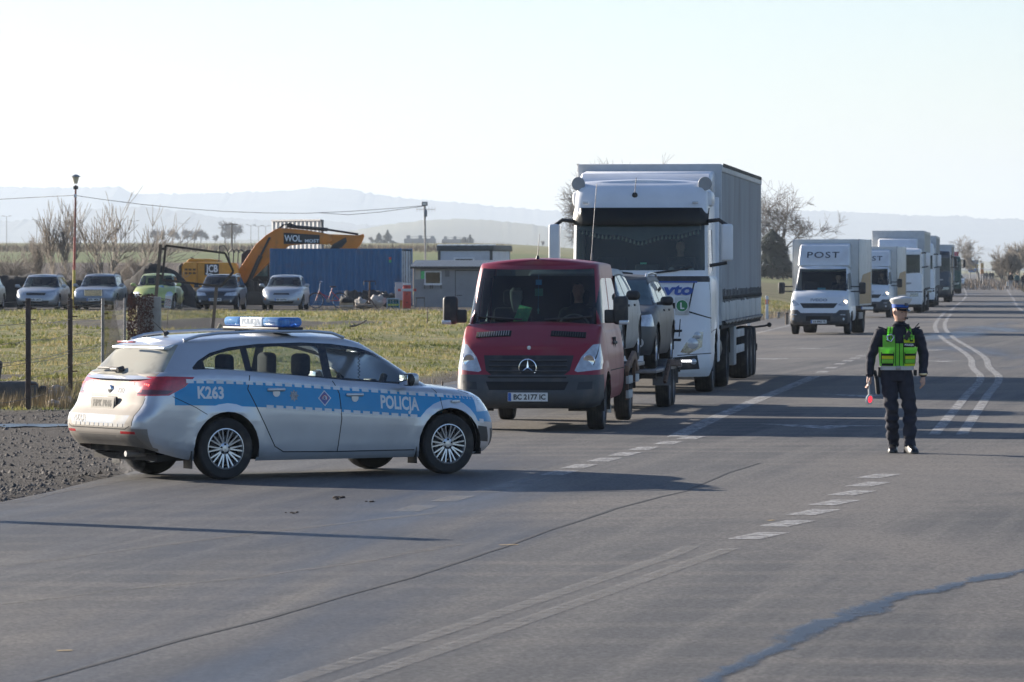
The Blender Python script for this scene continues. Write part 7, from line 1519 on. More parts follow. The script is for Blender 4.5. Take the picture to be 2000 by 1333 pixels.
heap('tall dark earth heap behind the pale green car', [(215, 590), (235, 560), (262, 538), (285, 522), (305, 515), (325, 522), (345, 532), (365, 552), (385, 575), (395, 596)], 210, 3); heap('low dark earth bank behind the silver and grey estate cars', [(-140, 545), (-20, 538), (30, 536), (70, 538), (110, 545), (160, 548), (205, 545), (228, 556), (240, 590)], 212, 7)
# --- masts and wires
def lamp_post():
    D = 203.5; o = yard(144, D); t = thing('street_lamp', 'tall thin lamp post with yellow foot and red shaft behind the parked cars', 'street lamp', o, 0); top = HC+(HORY-362)*D/FPX-o.z; bm = B(); cyl(bm, (0, 0, -.1), (.02, 0, 1.62), .075, .062, 12); obj('yellow_foot', bm, M('pole_yellow', (.50, .38, .06), .6, var=.15), t); bm = B(); cyl(bm, (.02, 0, 1.62), (.05, 0, 3.0), .055, .05, 12); obj('red_shaft', bm, M('pole_red', (.42, .09, .06), .6, var=.2), t)
    bm = B(); cyl(bm, (.05, 0, 3.0), (.09, 0, top), .048, .04, 12); obj('upper_shaft', bm, M('pole_brown', (.22, .08, .065), .7, var=.2), t); bm = B(); lathe(bm, [(.06, -.05), (.09, .02), (.14, .22), (.15, .24)], (.09, 0, top+.1), 'Z', 16); obj('lantern_glass', bm, M('lantern_cream', (.62, .55, .40), .4), t)
    bm = B(); lathe(bm, [(.21, .24), (.20, .26), (.10, .32), (.03, .35), (.001, .355)], (.09, 0, top+.1), 'Z', 20); obj('lantern_hat', bm, M('hat_grey', (.20, .22, .24), .5), t); bm = B(); bx(bm, .0, .20, -.16, -.02, top-.18, top-.04, bev=.02); obj('floodlight', bm, PLASTIC, t); bm = B(); bx(bm, .0, .12, -.15, .0, top-.52, top-.38, bev=.03); obj('junction_box', bm, M('box_white', (.6, .62, .64), .5), t); return t
lamp_post()
def utility():
    D = 227; o = yard(832, D); t = thing('antenna_mast', 'slim grey mast with floodlight and rooftop style aerial behind the container', 'mast', o, 0); top = HC+(HORY-402)*D/FPX-o.z; bm = B(); cyl(bm, (0, 0, 0), (-.06, 0, top), .055, .045, 10); obj('shaft', bm, M('mast_grey', (.28, .27, .25), .7, var=.2), t); bm = B(); bx(bm, -.20, .08, -.14, .0, top-.02, top+.18, bev=.02); fl = obj('floodlight', bm, M('flood_grey', (.22, .23, .24), .5), t); bm = B(); bx(bm, -.15, .03, -.146, -.14, top+.03, top+.13); obj('flood_glass', bm, LENS, fl)
    bm = B(); bx(bm, -.10, .06, -.12, -.02, top-.52, top-.20, bev=.02); obj('cable_box', bm, M('flood_grey', (.22, .23, .24), .5), t); bm = B(); cyl(bm, (-.45, 0, top-.17), (.45, .1, top-.17), .012, n=5)
    for i in range(7): x = -.42+i*.14; cyl(bm, (x, -.02, top-.30), (x, -.02, top-.04), .007, n=4)
    struct(obj('aerial', bm, STEEL, t), 'stuff'); return t
utility()
def wire(label, pts, sag=None):
    t = B(); P = []
    for i in range(len(pts)-1):
        for k in range(12): P.append(Vector(pts[i]).lerp(Vector(pts[i+1]), k/12))
    P.append(Vector(pts[-1])); tube(t, P, .012, 5); return tag(obj('overhead_wire', t, M('wire_dark', (.05, .045, .045), .7)), label, 'wire')
wire('overhead wire sagging from the lamp post across to the antenna mast', [atd(146, 382, 203.5), atd(200, 390, 206), atd(280, 400, 209), atd(360, 408, 212), atd(440, 413.5, 215), atd(520, 416.5, 217), atd(600, 417, 219.5), atd(680, 413.5, 222), atd(760, 408, 225), atd(828, 402, 227)]); wire('overhead wire running from the lamp post out past the earth bank', [atd(146, 382, 203.5), atd(70, 386, 206), atd(-120, 396, 210)])
wire('second loose wire drooping towards the antenna mast', [atd(620, 416, 220), atd(680, 420, 222), atd(740, 415, 225), atd(829, 403, 227)])
def yard_lamp(px_, top, D, kind):
    o = Vector(((px_-1000)*D/FPX, D, 0)); o.z = tz(o.x, D); z = HC+(HORY-top)*D/FPX-o.z; t = thing('yard_lamp', 'twin armed floodlight column in the far yard beyond the fields', 'street lamp', o, 0, 'far yard lights'); bm = B(); cyl(bm, (0, 0, 0), (0, 0, z), .14, .09, 8); obj('column', bm, STEELRIM, t); bm = B()
    for sg in (-1, 1): cyl(bm, (0, 0, z), (sg*1.5, 0, z+.35), .07, n=6); bx(bm, sg*1.5-.5, sg*1.5+.5, -.2, .2, z+.28, z+.46)
    obj('lamp_arms', bm, STEELRIM, t)
for x, y in ((13, 424), (72, 431), (213, 433), (262, 433), (357, 438), (490, 441), (505, 443), (519, 443), (542, 443)): yard_lamp(x, y, 1900, 0)
o = Vector(((453-1000)*700/FPX, 700, 0)); o.z = tz(o.x, 700); t = thing('power_pole', 'dark wooden power pole with crossarm standing in the far field', 'power pole', o, 0); bm = B(); z = HC+(HORY-436)*700/FPX-o.z; cyl(bm, (0, 0, 0), (0, 0, z), .16, .12, 8); obj('pole', bm, BARK, t); bm = B(); bx(bm, -.9, .9, -.06, .06, z-.3, z-.15); obj('crossarm', bm, BARK, t)
def works(px_, y0, w_, label):
    D = 2400; s = FPX/D; o = Vector(((px_-1000)/s, D, 0)); o.z = tz(o.x, D); t = thing('works_building', label, 'building', o, 0); g = M('far_grey', (.16, .16, .16), .8); z = HC+(HORY-y0)/s-o.z; W = w_/s; bm = B(); bx(bm, -W/2, W/2, 0, 12, 0, z*.62); obj('hall', bm, g, t)
    for k in (-.42, -.05, .34): bm = B(); bx(bm, W*k, W*k+W*.12, 2, 5, z*.62, z*(.92+.08*(k < 0))); obj('tower', bm, g, t)
    bm = B(); bx(bm, -W*.45, W*.45, 3, 4.5, z*.84, z*.88)
    for i in range(6): bx(bm, -W*.4+i*W*.15, -W*.39+i*W*.15, 3, 3.3, z*.6, z*.86)
    obj('gantry', bm, g, t)
works(820, 460, 62, 'far hazy works with gantry and towers beyond the container'); works(888, 462, 50, 'smaller far hazy works between the mast and the cabin')
# ================================================================== TREES, SHRUBS, FENCE
def grow(segs, p, d, ln, r, lev, maxlev, rnd, up=.12, kids=(3, 5), spread=.55, bend=.10, minr=.004):
    n = 4 if lev < 2 else 3; step = ln/n; pts = [p]
    for i in range(n):
        d = (d+Vector((rnd.gauss(0, bend), rnd.gauss(0, bend), rnd.gauss(0, bend)+up*.4))).normalized(); q = p+d*step
        r1 = r*(1-.55*(i+1)/n) if lev else r*(1-.5*(i+1)/n); r0 = r*(1-.55*i/n) if lev else r*(1-.5*i/n); segs.append((p, q, max(r0, minr), max(r1, minr*.7), lev)); p = q; pts.append((q, d.copy(), r1))
    if lev < maxlev:
        k = rnd.randint(*kids)
        for j in range(k):
            t = rnd.uniform(.30 if lev else .35, 1.0); idx = min(n, max(1, int(t*n+.5))); q, dd, rr = pts[idx]
            a = rnd.uniform(0, 6.283); o = dd.orthogonal().normalized(); o2 = dd.cross(o); nd = (dd*(1-spread*.4)+(o*math.cos(a)+o2*math.sin(a))*spread*rnd.uniform(.7, 1.3)+Vector((0, 0, up))).normalized()
            grow(segs, q, nd, ln*rnd.uniform(.55, .85), max(rr*.72, minr), lev+1, maxlev, rnd, up, kids, spread, bend, minr)
def seg_mesh(name, segs, mat, parent):
    V = []; F = []
    for p, q, r0, r1, lev in segs:
        d = (q-p); 
        if d.length < 1e-6: continue
        d.normalize(); u = d.orthogonal().normalized(); v = d.cross(u); k = 5 if lev == 0 else 3; i = len(V)
        for c, r in ((p, r0), (q, r1)):
            for a in range(k): w_ = u*math.cos(2*math.pi*a/k)+v*math.sin(2*math.pi*a/k); V.append(c+w_*r)
        for a in range(k): F.append((i+a, i+(a+1) % k, i+k+(a+1) % k, i+k+a))
    return npmesh(name, [tuple(v) for v in V], F, mat, parent, smooth=True)
PALEBARK = M('pale_twig', (.24, .21, .175), .85, var=.25, scale=8)
def bare_tree(name, label, loc, H, seed, maxlev=4, kids=(3, 5), spread=.6, up=.12, rad=None, mat=BARK, group=None, stems=1, minr=.012, cat='tree', trunkfrac=.42, tilt=0.0):
    rnd = random.Random(seed); t = thing(name, label, cat, loc, 0, group); segs = []
    for s_ in range(stems):
        d = Vector((rnd.gauss(0, .05+tilt), rnd.gauss(0, .05+tilt), 1)).normalized(); off = Vector((rnd.gauss(0, .15), rnd.gauss(0, .15), -.1)) if stems > 1 else Vector((0, 0, -.1))
        grow(segs, off, d, H*trunkfrac, rad or H*.02, 0, maxlev, rnd, up, kids, spread, .08, minr)
    mz = max(q.z for _, q, _, _, _ in segs); k = H/mz; segs = [(p*k, q*k, a, b, l) for p, q, a, b, l in segs]
    seg_mesh('trunk', [x for x in segs if x[4] == 0], mat, t); seg_mesh('crown', [x for x in segs if x[4] > 0], mat, t); return t
def gpos(px_, D): X = (px_-1000)*D/FPX; return Vector((X, D, tz(X, D)))
def htop(px_, y, D): return HC+(HORY-y)*D/FPX-gpos(px_, D).z
bare_tree('bare_tree', 'leafless many stemmed tree spreading behind the grey estate car', gpos(215, 216), htop(215, 362, 216), 5, 3, (3, 4), .42, .14, .06, PALEBARK, stems=9, minr=.013, tilt=.26, trunkfrac=.55)
bare_tree('bare_tree', 'slim leafless birch beside the tall lamp post', gpos(116, 222), htop(116, 378, 222), 8, 3, (5, 7), .30, .2, .045, PALEBARK, stems=3, minr=.011, trunkfrac=.6, tilt=.04); bare_tree('bare_tree', 'short leafless sapling behind the silver estate car', gpos(72, 224), htop(72, 438, 224), 9, 3, (4, 6), .36, .2, .04, PALEBARK, stems=4, minr=.008, tilt=.10, trunkfrac=.6)
for k, (x, y) in enumerate(((20, 470), (175, 490), (265, 480), (330, 500))): bare_tree('bare_shrub', 'low leafless shrub growing on the earth bank', gpos(x, 219+k*2), htop(x, y, 219+k*2), 30+k, 3, (4, 6), .6, .15, .03, PALEBARK, 'shrubs on the earth bank', stems=6, minr=.007, cat='shrub', tilt=.2, trunkfrac=.6)
bare_tree('bare_tree', 'tall leafless tree standing right behind the grey curtain trailer', gpos(1518, 560), htop(1518, 345, 560), 23, 5, (4, 5), .72, .07, .24, minr=.02, trunkfrac=.38); bare_tree('bare_tree', 'big leafless crown rising above the roof of the white lorry', gpos(1210, 560), htop(1210, 297, 560), 25, 5, (5, 6), .80, .10, .3, minr=.02, trunkfrac=.36); bare_tree('bare_tree', 'thin leafless tree half hidden by the white lorry spoiler', gpos(1160, 580), htop(1160, 352, 580), 27, 5, (3, 4), .5, .1, .2, minr=.03)
bare_tree('bare_tree', 'round leafless tree beside the far end of the road', gpos(1912, 800), htop(1912, 458, 800), 33, 5, (4, 5), .75, .06, .24, PALEBARK, minr=.022, trunkfrac=.34)
for k, (x, y, D) in enumerate(((1975, 478, 560), (1990, 462, 600), (2015, 470, 580), (1960, 500, 640))): bare_tree('roadside_tree', 'bushy leafless tree in the roadside thicket past the walkers', gpos(x, D), htop(x, y, D), 50+k, 5, (4, 5), .5, .14, .15, PALEBARK, 'trees of the roadside thicket', minr=.016, stems=2, tilt=.05, trunkfrac=.4)
proto = None; D = 2100
for k, (x, y) in enumerate(((302, 446), (318, 449), (337, 447), (367, 446), (380, 449), (392, 447), (420, 458), (440, 430), (459, 436), (60, 470), (150, 466), (725, 462), (1030, 476), (1060, 470), (1080, 478))):
    g = gpos(x, D+(k % 4)*40); H = htop(x, y, g.y)
    if k < 3: o = bare_tree('field_tree', 'leafless tree on the hazy edge of the far fields', g, H, 70+k, 4, (5, 6), .75, .12, .22, group='leafless trees beyond the fields', minr=.05, trunkfrac=.34); proto = (proto or [])+[(o, H)]
    else: p0, h0 = proto[k % 3]; o = copy_tree(p0); o.location = g; o.scale = (H/h0,)*3; o.rotation_euler.z = k*1.3
CON = M('conifer_green', (.022, .034, .020), .9, var=.4, scale=3)
def conifer(name, label, loc, H, wid, seed, n=900, group=None, cone=1.0):
    """trunk and many drooping needle sprays"""
    t = thing(name, label, 'tree', loc, 0, group); bm = B(); cyl(bm, (0, 0, -.2), (0, 0, H*.97), H*.02, H*.004, 7); obj('trunk', bm, BARK, t); rg = random.Random(seed); V = []; F = []
    for i in range(n):
        u = rg.random()**.8; z = H*(.06+.94*u); rr = wid*(1-u**cone)*(.5+.5*rg.random()**.5)*(.85+.3*math.sin(z*2.1+seed)); a = rg.random()*6.283; L_ = wid*.26*(.6+.6*rg.random())*(1.1-u*.6); c, s_ = math.cos(a), math.sin(a); b0 = Vector((c*rr, s_*rr, z)); dn = Vector((c*L_, s_*L_, -L_*(.25+.4*rg.random()))); sd_ = Vector((-s_, c, 0))*L_*.36
        i0 = len(V); V += [tuple(b0-dn*.5), tuple(b0+sd_), tuple(b0+dn), tuple(b0-sd_)]; F.append((i0, i0+1, i0+2, i0+3))
    npmesh('crown', V, F, CON, t); return t
for k, (x, y, D, w_) in enumerate(((740, 455, 2000, 3.4), (757, 449, 2040, 3.6), (768, 470, 2000, 2.4), (906, 463, 2200, 2.8), (918, 458, 2200, 2.9))): g = gpos(x, D); conifer('spruce_tree', 'dark pointed spruce on the hazy edge of the far fields', g, htop(x, y, D), w_, k, 700, 'spruces beyond the fields')
conifer('yew_tree', 'dense dark evergreen at the foot of the tall tree behind the trailer', gpos(1508, 545), htop(1508, 448, 545), 2.1, 11, 3000, cone=3.6); conifer('yew_tree', 'lower dark evergreen beside the meadow between trailer and box van', gpos(1530, 550), htop(1530, 478, 550), 1.5, 12, 1800, cone=3.6)
# reeds and far hedges: uncountable
def scrub(name, label, lst, mat, seed, blade=(.06, .9)):
    rg = random.Random(seed); V = []; F = []
    for (x0, x1, D0, D1, n, h) in lst:
        for i in range(n):
            D = rg.uniform(D0, D1); X = (rg.uniform(x0, x1)-1000)*D/FPX; z = tz(X, D)-.05; hh = h*rg.uniform(.4, 1.1)*(.7+.5*nz(X*.3, D*.1, seed)); w_ = blade[0]*rg.uniform(.5, 1.3); lx = rg.gauss(0, .18)*hh; i0 = len(V); a = rg.random()*3.14; dx, dy = math.cos(a)*w_, math.sin(a)*w_; V += [(X-dx, D-dy, z), (X+dx, D+dy, z), (X+lx, D+rg.gauss(0, .15)*hh, z+hh)]; F.append((i0, i0+1, i0+2))
    o = npmesh(name, V, F, mat); tag(o, label, 'scrub'); return struct(o, 'stuff')
scrub('reeds', 'brown dry reeds and brush along the far field edge', [(-60, 1000, 660, 900, 9000, 1.7), (-60, 600, 262, 300, 2600, .7), (-60, 360, 215, 236, 2600, .6), (1780, 2080, 480, 900, 3800, 1.2), (1480, 1900, 560, 900, 1500, .8)], M('dry_reed', (.20, .145, .10), .9, var=.4, scale=.4), 3, (.05, .9))
scrub('tall_weeds', 'straw coloured tall weeds along the wire fence', [(-40, 250, 75, 84, 2600, .42), (-40, 140, 74, 77, 1500, .5), (560, 960, 78, 98, 700, .22), (600, 900, 196, 203, 500, .30), (1490, 1540, 205, 240, 400, .5)], M('straw_weed', (.30, .225, .12), .85, var=.35, scale=1.5), 6, (.010, .4))
# wire fence on the left
def fence():
    t = thing('wire_fence', 'rusty wire fence with square and round posts beside the gravel', 'fence', gpos(55, 73.5), 0); o = t.location; PR = M('fence_post_brown', (.085, .060, .048), .85, var=.3, scale=8, bump=.2)
    spec = [(-45, 71, .075, 1.72, 0), (55, 73.5, .075, 1.72, 0), (137, 79, .075, 1.70, 0), (200, 92, .045, 1.66, 1), (243, 103, .04, 1.6, 1)]; tops = []
    for x, D, w_, h, rnd_ in spec:
        p = gpos(x, D)-o; p.z = gpos(x, D).z-o.z; bm = B(); h2 = HC-(583-HORY)*D/FPX-gpos(x, D).z
        if rnd_: cyl(bm, p-Vector((0, 0, .2)), p+Vector((.01, 0, h2)), w_*.7, n=10)
        else: bx(bm, p.x-w_/2, p.x+w_/2, p.y-w_/2, p.y+w_/2, p.z-.2, p.z+h2, bev=.006)
        po = obj('post', bm, PR if not rnd_ else STEELRIM, t); tops.append((p, h2))
        for zz in (.22, .80, .90): bm = B(); bx(bm, p.x+w_*.4, p.x+w_*.4+.09, p.y-.015, p.y+.015, p.z+h2*zz, p.z+h2*zz+.02); obj('wire_hook', bm, RUST, po)
    WR = M('fence_wire', (.10, .09, .085), .6, metal=.5)
    for (a, ha), (b_, hb) in zip(tops[:-1], tops[1:]):
        for fz in (.98, .93, .78, .62, .45, .42, .28, .10):
            bm = B(); tube(bm, [a.lerp(b_, k/8)+Vector((0, .03, lerp(ha, hb, k/8)*fz-.03*math.sin(math.pi*k/8)*(1+nz(fz*9, k)))) for k in range(9)], .005, 4); obj('strand', bm, WR, t)
    bm = B(); (a, ha), (b_, hb) = tops[3], tops[4]
    for i in range(44):
        for dirn in (1, -1):
            u0 = i/44; u1 = u0+dirn*.55
            if not 0 <= u1 <= 1: 
                fr_ = (1-u0)/.55 if dirn > 0 else u0/.55; u1 = u0+dirn*.55*fr_
            else: fr_ = 1
            p0 = a.lerp(b_, u0)+Vector((0, 0, .1)); p1 = a.lerp(b_, u1)+Vector((0, 0, .1+lerp(ha, hb, u1)*.9*fr_)); cyl(bm, p0, p1, .003, n=3, caps=False)
    struct(obj('chain_link', bm, WR, t), 'stuff'); return t
fence()
def vine_pillar():
    D = 108; o = gpos(277, D); t = thing('vine_pillar', 'concrete gate pillar smothered in brown withered creeper', 'pillar', o, 0); h = htop(277, 580, D); bm = B(); bx(bm, -.10, .42, -.2, .2, -.2, h, bev=.02); obj('pillar', bm, CONCRETE, t); rg = random.Random(4); V = []; F = []
    for i in range(3200):
        x = rg.uniform(-.30, .28); y = rg.uniform(-.34, .1)-.06*math.cos(x*5); z = rg.uniform(-.05, h+.06); s_ = rg.uniform(.012, .032); a = rg.random()*6.28; lean = rg.uniform(-.5, .5); i0 = len(V); ux, uz = math.cos(a), math.sin(a)
        if y > -.12 and abs(x) < .2: continue
        V += [(x-ux*s_, y+lean*s_, z-uz*s_), (x+uz*s_*.6, y, z-ux*s_*.6), (x+ux*s_, y-lean*s_, z+uz*s_), (x-uz*s_*.6, y, z+ux*s_*.6)]; F.append((i0, i0+1, i0+2, i0+3))
    struct(npmesh('creeper', V, F, M('withered_creeper', (.095, .042, .030), .85, var=.5, scale=9), t), 'stuff')
    for k in range(9): bm = B(); x = -.26+k*.06; tube(bm, [(x+.03*math.sin(z*5+k), -.30-.02*math.cos(z*7), z) for z in np.linspace(-.05, h, 10)], .008, 4); obj('stem', bm, BARK, t)
    return t
vine_pillar()
def link_panel():
    D = 122; o = gpos(350, D); t = thing('link_panel', 'sagging torn chain link mesh between the creeper pillar and sign frame', 'fence', o, 0); s = FPX/D; A = [(300, 580), (330, 586), (350, 594), (380, 602), (413, 608)]; f = curve1(A); bm = B(); WR = M('link_wire', (.16, .155, .15), .5, metal=.6); P = lambda x, y: Vector(((x-1000)/s-o.x, .02*math.sin(x*.3), HC-(y-HORY)/s-o.z))
    for i in range(-14, 32):
        for dr in (1, -1):
            x0 = 300+i*4.2; pts = []
            for k in range(13):
                u = k/12; x = x0+dr*u*46+(58 if dr < 0 else 0)
                if 300 <= x <= 414: pts.append(P(x, lerp(f(x), 645, u)))
            if len(pts) > 1: tube(bm, pts, .0042, 3)
    struct(obj('mesh', bm, WR, t), 'stuff'); bm = B(); tube(bm, [P(x, f(x)) for x in range(300, 415, 6)], .008, 5); obj('top_wire', bm, WR, t); bm = B(); cyl(bm, P(302, 645), P(302, 579), .02, n=8); obj('end_bar', bm, STEELRIM, t); return t
link_panel()
def sign_frame():
    D = 126; s = FPX/D; o = gpos(360, D); t = thing('sign_frame', 'empty tilted dark steel sign frame on two leaning posts', 'sign frame', o, 0); P = lambda x, y: Vector(((x-1000)/s-o.x, 0, HC-(y-HORY)/s-o.z)); FR = M('frame_dark', (.045, .034, .03), .75, var=.3)
    def bar(nm, a, b_, w_=.06, m=FR): bm = B(); cyl(bm, P(*a), P(*b_), w_/2*1.3, n=4); return obj(nm, bm, m, t)
    for a, b_ in (((324, 480), (440, 495)), ((440, 495), (456, 531)), ((456, 531), (432, 560)), ((432, 560), (317, 547)), ((317, 547), (324, 480)), ((314, 486), (323, 487)), ((311, 538), (318, 540))): bar('frame_bar', a, b_)
    bar('post', (314, 478), (303, 600), .09, M('post_brown', (.13, .10, .08), .8, var=.2)); bar('post', (423, 560), (413, 668), .09, M('post_brown', (.13, .10, .08), .8, var=.2)); return t
sign_frame()
t = thing('prop_log', 'short pale round log leaning against the sign frame post', 'log', gpos(420, 125), 0); bm = B(); s_ = FPX/125; cyl(bm, (-.12, 0, -.05), (.14, .05, .50), .045, .05, 12); obj('log', bm, M('pale_log', (.26, .23, .18), .85, var=.3), t); bm = B(); cyl(bm, (.14, .05, .50), (.142, .05, .503), .047, n=12); obj('cut_face', bm, M('cut_wood', (.36, .31, .23), .8), t)
t = thing('notice_board', 'small white notice on a thin stick before the pale green car', 'notice', gpos(328, 150), 0); bm = B(); cyl(bm, (-.04, 0, -.1), (.03, 0, .95), .012, n=6); obj('stick', bm, WOOD, t); bm = B(); bx(bm, -.10, .12, -.02, -.012, .62, 1.0, rot=RY(8)); nb = obj('board', bm, M('notice_white', (.62, .62, .6), .6), t); bm = B()
for k in range(4): bx(bm, -.07, .09, -.024, -.021, .70+k*.06, .72+k*.06, rot=RY(8), piv=(.01, 0, .81))
struct(obj('print_lines', bm, M('faded_red', (.5, .18, .15), .7), nb), 'stuff')
# roadside marker posts and short stakes
def marker(px_, py, h, label):
    p = at(px_, py, .05); t = thing('marker_post', label, 'marker post', (p.x, p.y, tz(p.x, p.y)), 0); bm = B(); prism(bm, [(-.06, -.1), (.06, -.1), (.06, h-.03), (-.06, h)], -.03, .03, bev=.008); obj('post', bm, M('marker_white', (.66, .66, .65), .5, var=.05, dirt=(GRIME, .12, 5)), t); bm = B(); bx(bm, -.062, .062, -.033, .033, h*.66, h*.84); r_ = obj('red_band', bm, M('marker_red', (.55, .05, .05), .5), t); bm = B(); bx(bm, -.018, .018, -.037, .037, h*.67, h*.83); obj('reflector', bm, WHITEINK, r_)
marker(1498, 622, 1.08, 'white marker post with red band beside the grey trailer'); marker(1462, 640, 1.0, 'white marker post hidden close behind the trailer wheels')
for x, y, h, lb in ((1537, 634, .55, 'short brown stake holding the cable beside the box van'), (1521, 622, .35, 'low concrete stump near the marker post')):
    p = at(x, y, 0); t = thing('stake', lb, 'stake', (p.x, p.y, tz(p.x, p.y)), 0); bm = B(); bx(bm, -.06, .06, -.06, .06, -.1, h, bev=.01); obj('shaft', bm, CONCRETE if h < .4 else WOOD, t); bm = B(); bx(bm, -.065, .065, -.065, .065, h-.06, h-.03); obj('band', bm, RUST, t)
for x, y, h, lb in ((834, 650, .62, 'thin stake standing in the grass left of the red van'), (862, 752, .30, 'broken twig stake beside the red van bumper')):
    p = at(x, y, .15); t = thing('stake', lb, 'stake', (p.x, p.y, tz(p.x, p.y)), 0); bm = B(); cyl(bm, (0, 0, -.1), (.02, 0, h), .022, .016, 6); obj('shaft', bm, WOOD, t); bm = B(); cyl(bm, (.02, 0, h), (.021, 0, h+.004), .017, n=6); obj('cut_top', bm, M('cut_wood', (.36, .31, .23), .8), t)
p = at(700, 650, .2); t = thing('fallen_branch', 'dark broken branch lying in the grass above the police car', 'branch', (p.x, p.y, tz(p.x, p.y)+.05), 0); bm = B(); tube(bm, [(-.28, 0, 0), (-.08, .02, .03), (.1, 0, .10), (.26, .03, .20)], .035, 7, r1=.02); obj('stem', bm, BARK, t); bm = B(); tube(bm, [(-.1, 0, .03), (-.2, .1, .12)], .012, 5); obj('twig', bm, BARK, t)
# concrete block and rubble at the left edge
t = thing('concrete_block', 'long low rounded concrete block lying by the fence post', 'concrete block', gpos(10, 76), R(4)); bm = B(); bx(bm, -3.2, .52, -.2, .2, -.05, .33, bev=.09, seg=3); o_ = obj('block', bm, M('dark_concrete', (.11, .105, .095), .9, var=.25, scale=5, bump=.4), t); bm = B(); bx(bm, .52, .66, -.16, .16, -.02, .26, bev=.05); obj('end_cap', bm, M('end_dark', (.05, .047, .043), .9), t)
t = thing('leaning_slab', 'dark slab end standing behind the concrete block', 'slab', gpos(-12, 77.5), 0); bm = B(); bx(bm, -.25, .10, -.1, .1, 0, .62, bev=.06, rot=RY(8)); obj('slab', bm, M('end_dark', (.05, .047, .043), .9), t); bm = B(); bx(bm, -.2, .05, -.14, -.1, .1, .4, bev=.02); obj('rib', bm, M('end_dark', (.05, .047, .043), .9), t)
rg = random.Random(2)
for k, (x, y) in enumerate(((92, 790), (104, 796), (116, 788), (126, 793), (110, 784))):
    p = at(x, y, .02); lump('rubble_stone', 'pale rubble stone on the gravel beside the fence', 'stone', x, p.y, .10+.04*rg.random(), .09, .10+.05*rg.random(), M('pale_rubble', (.36, .33, .30), .9, var=.3, scale=9), k, 0, 'rubble by the fence')
for k, (x, y, r_, lb) in enumerate(((664, 974, .055, 'clod of brown dirt on the asphalt in front of the police car'), (575, 1003, .03, 'flattened dirt smear on the asphalt before the police car'), (725, 981, .03, 'tiny dirt crumb beside the brown clod'))):
    p = at(x, y); t = thing('dirt_clod', lb, 'dirt', (p.x, p.y, .002), 0)
    for q in range(5): bm = B(); bmesh.ops.create_icosphere(bm, subdivisions=2, radius=r_*rg.uniform(.3, .6), matrix=Matrix.Translation((rg.gauss(0, r_*.7), rg.gauss(0, r_*1.5), r_*.15))); [setattr(v, 'co', Vector((v.co.x, v.co.y, max(0, v.co.z*.55)))) for v in bm.verts]; obj('lump', bm, M('brown_dirt', (.045, .030, .022), .95, var=.4, scale=20), t)
# direction sign standing just out of the picture: only its shadow crosses the foreground
t = thing('direction_sign', 'tall narrow road sign on a post at the side road mouth', 'road sign', (-7.75, 43.85, 0), math.atan2(-.6, .8)+R(4)); bm = B(); cyl(bm, (0, 0, 0), (0, 0, 1.4), .035, n=10); obj('post', bm, STEEL, t); bm = B(); prism(bm, [(-.22, 1.35), (.22, 1.40), (.30, 1.8), (.22, 2.5), (0, 2.75), (-.22, 2.5), (-.30, 1.8)], -.15, .15); obj('board', bm, M('sign_green_board', (.03, .16, .09), .5), t)
# far signs
def far_sign(x, y0, y1, w_, D, cols, label):
    s = FPX/D; p = Vector(((x-1000)/s, D, 0)); p.z = tz(p.x, D); t = thing('far_sign', label, 'road sign', p, 0); z0, z1 = HC-(y1-HORY)/s-p.z, HC-(y0-HORY)/s-p.z; n = len(cols)
    for k, c in enumerate(cols): bm = B(); bx(bm, -w_/2/s, w_/2/s, -.05, .05, lerp(z0, z1, k/n)+.05, lerp(z0, z1, (k+1)/n)-.05); obj('panel', bm, c, t)
    for sx in (-.35, .35): bm = B(); cyl(bm, (sx*w_/s, .1, 0), (sx*w_/s, .1, z1), .09, n=8); obj('post', bm, STEELRIM, t)
SY, SB, SO = M('far_yellow', (.48, .36, .10), .6), M('far_blue', (.06, .18, .42), .6), M('far_orange', (.50, .20, .06), .6); far_sign(1901, 508, 533, 19, 820, [SB, SY, M('far_pale_blue', (.22, .38, .52), .6)], 'big yellow and blue board at the far road end'); far_sign(1918, 514, 536, 6, 700, [SO, M('far_amber', (.5, .3, .1), .6)], 'narrow orange sign right of the far board')
# ================================================================== PEOPLE
NAVY = M('navy_uniform', (.016, .018, .030), .88, var=.25, scale=14, bump=.25, bscale=25); BOOT = M('black_boot', (.012, .012, .013), .35, var=.2, dirt=(GRIME, .15, 12)); HIVIS = M('hi_vis_green', (.34, .92, .10), .65, var=.08, scale=12); HIYEL = M('hi_vis_yellow', (.90, .93, .04), .65, var=.06)
def hand(bm, w, d, side, r=1.0):
    """palm, four unequal curled fingers and a thumb hanging from wrist w along d; side = direction of the thumb"""
    w = Vector(w); d = Vector(d).normalized(); f = Vector(side).normalized(); f = (f-d*f.dot(d)).normalized(); n = d.cross(f)
    limb(bm, [w, w+d*.03, w+d*.075, w+d*.095], [(.024, .028), (.022, .036), (.020, .040), (.014, .034)], 10)
    for i, (o, l) in enumerate(((.028, .066), (.010, .074), (-.009, .069), (-.027, .054))):
        b0 = w+d*.085+f*o; limb(bm, [b0, b0+d*l*.45+n*.006, b0+d*l*.80+n*.022, b0+d*l*.92+n*.036], [.0098, .0092, .0085, .0072], 7)
    t0 = w+d*.030+f*.030; limb(bm, [t0, t0+d*.028+f*.020+n*.010, t0+d*.056+f*.020+n*.022], [.0125, .0110, .0085], 7)
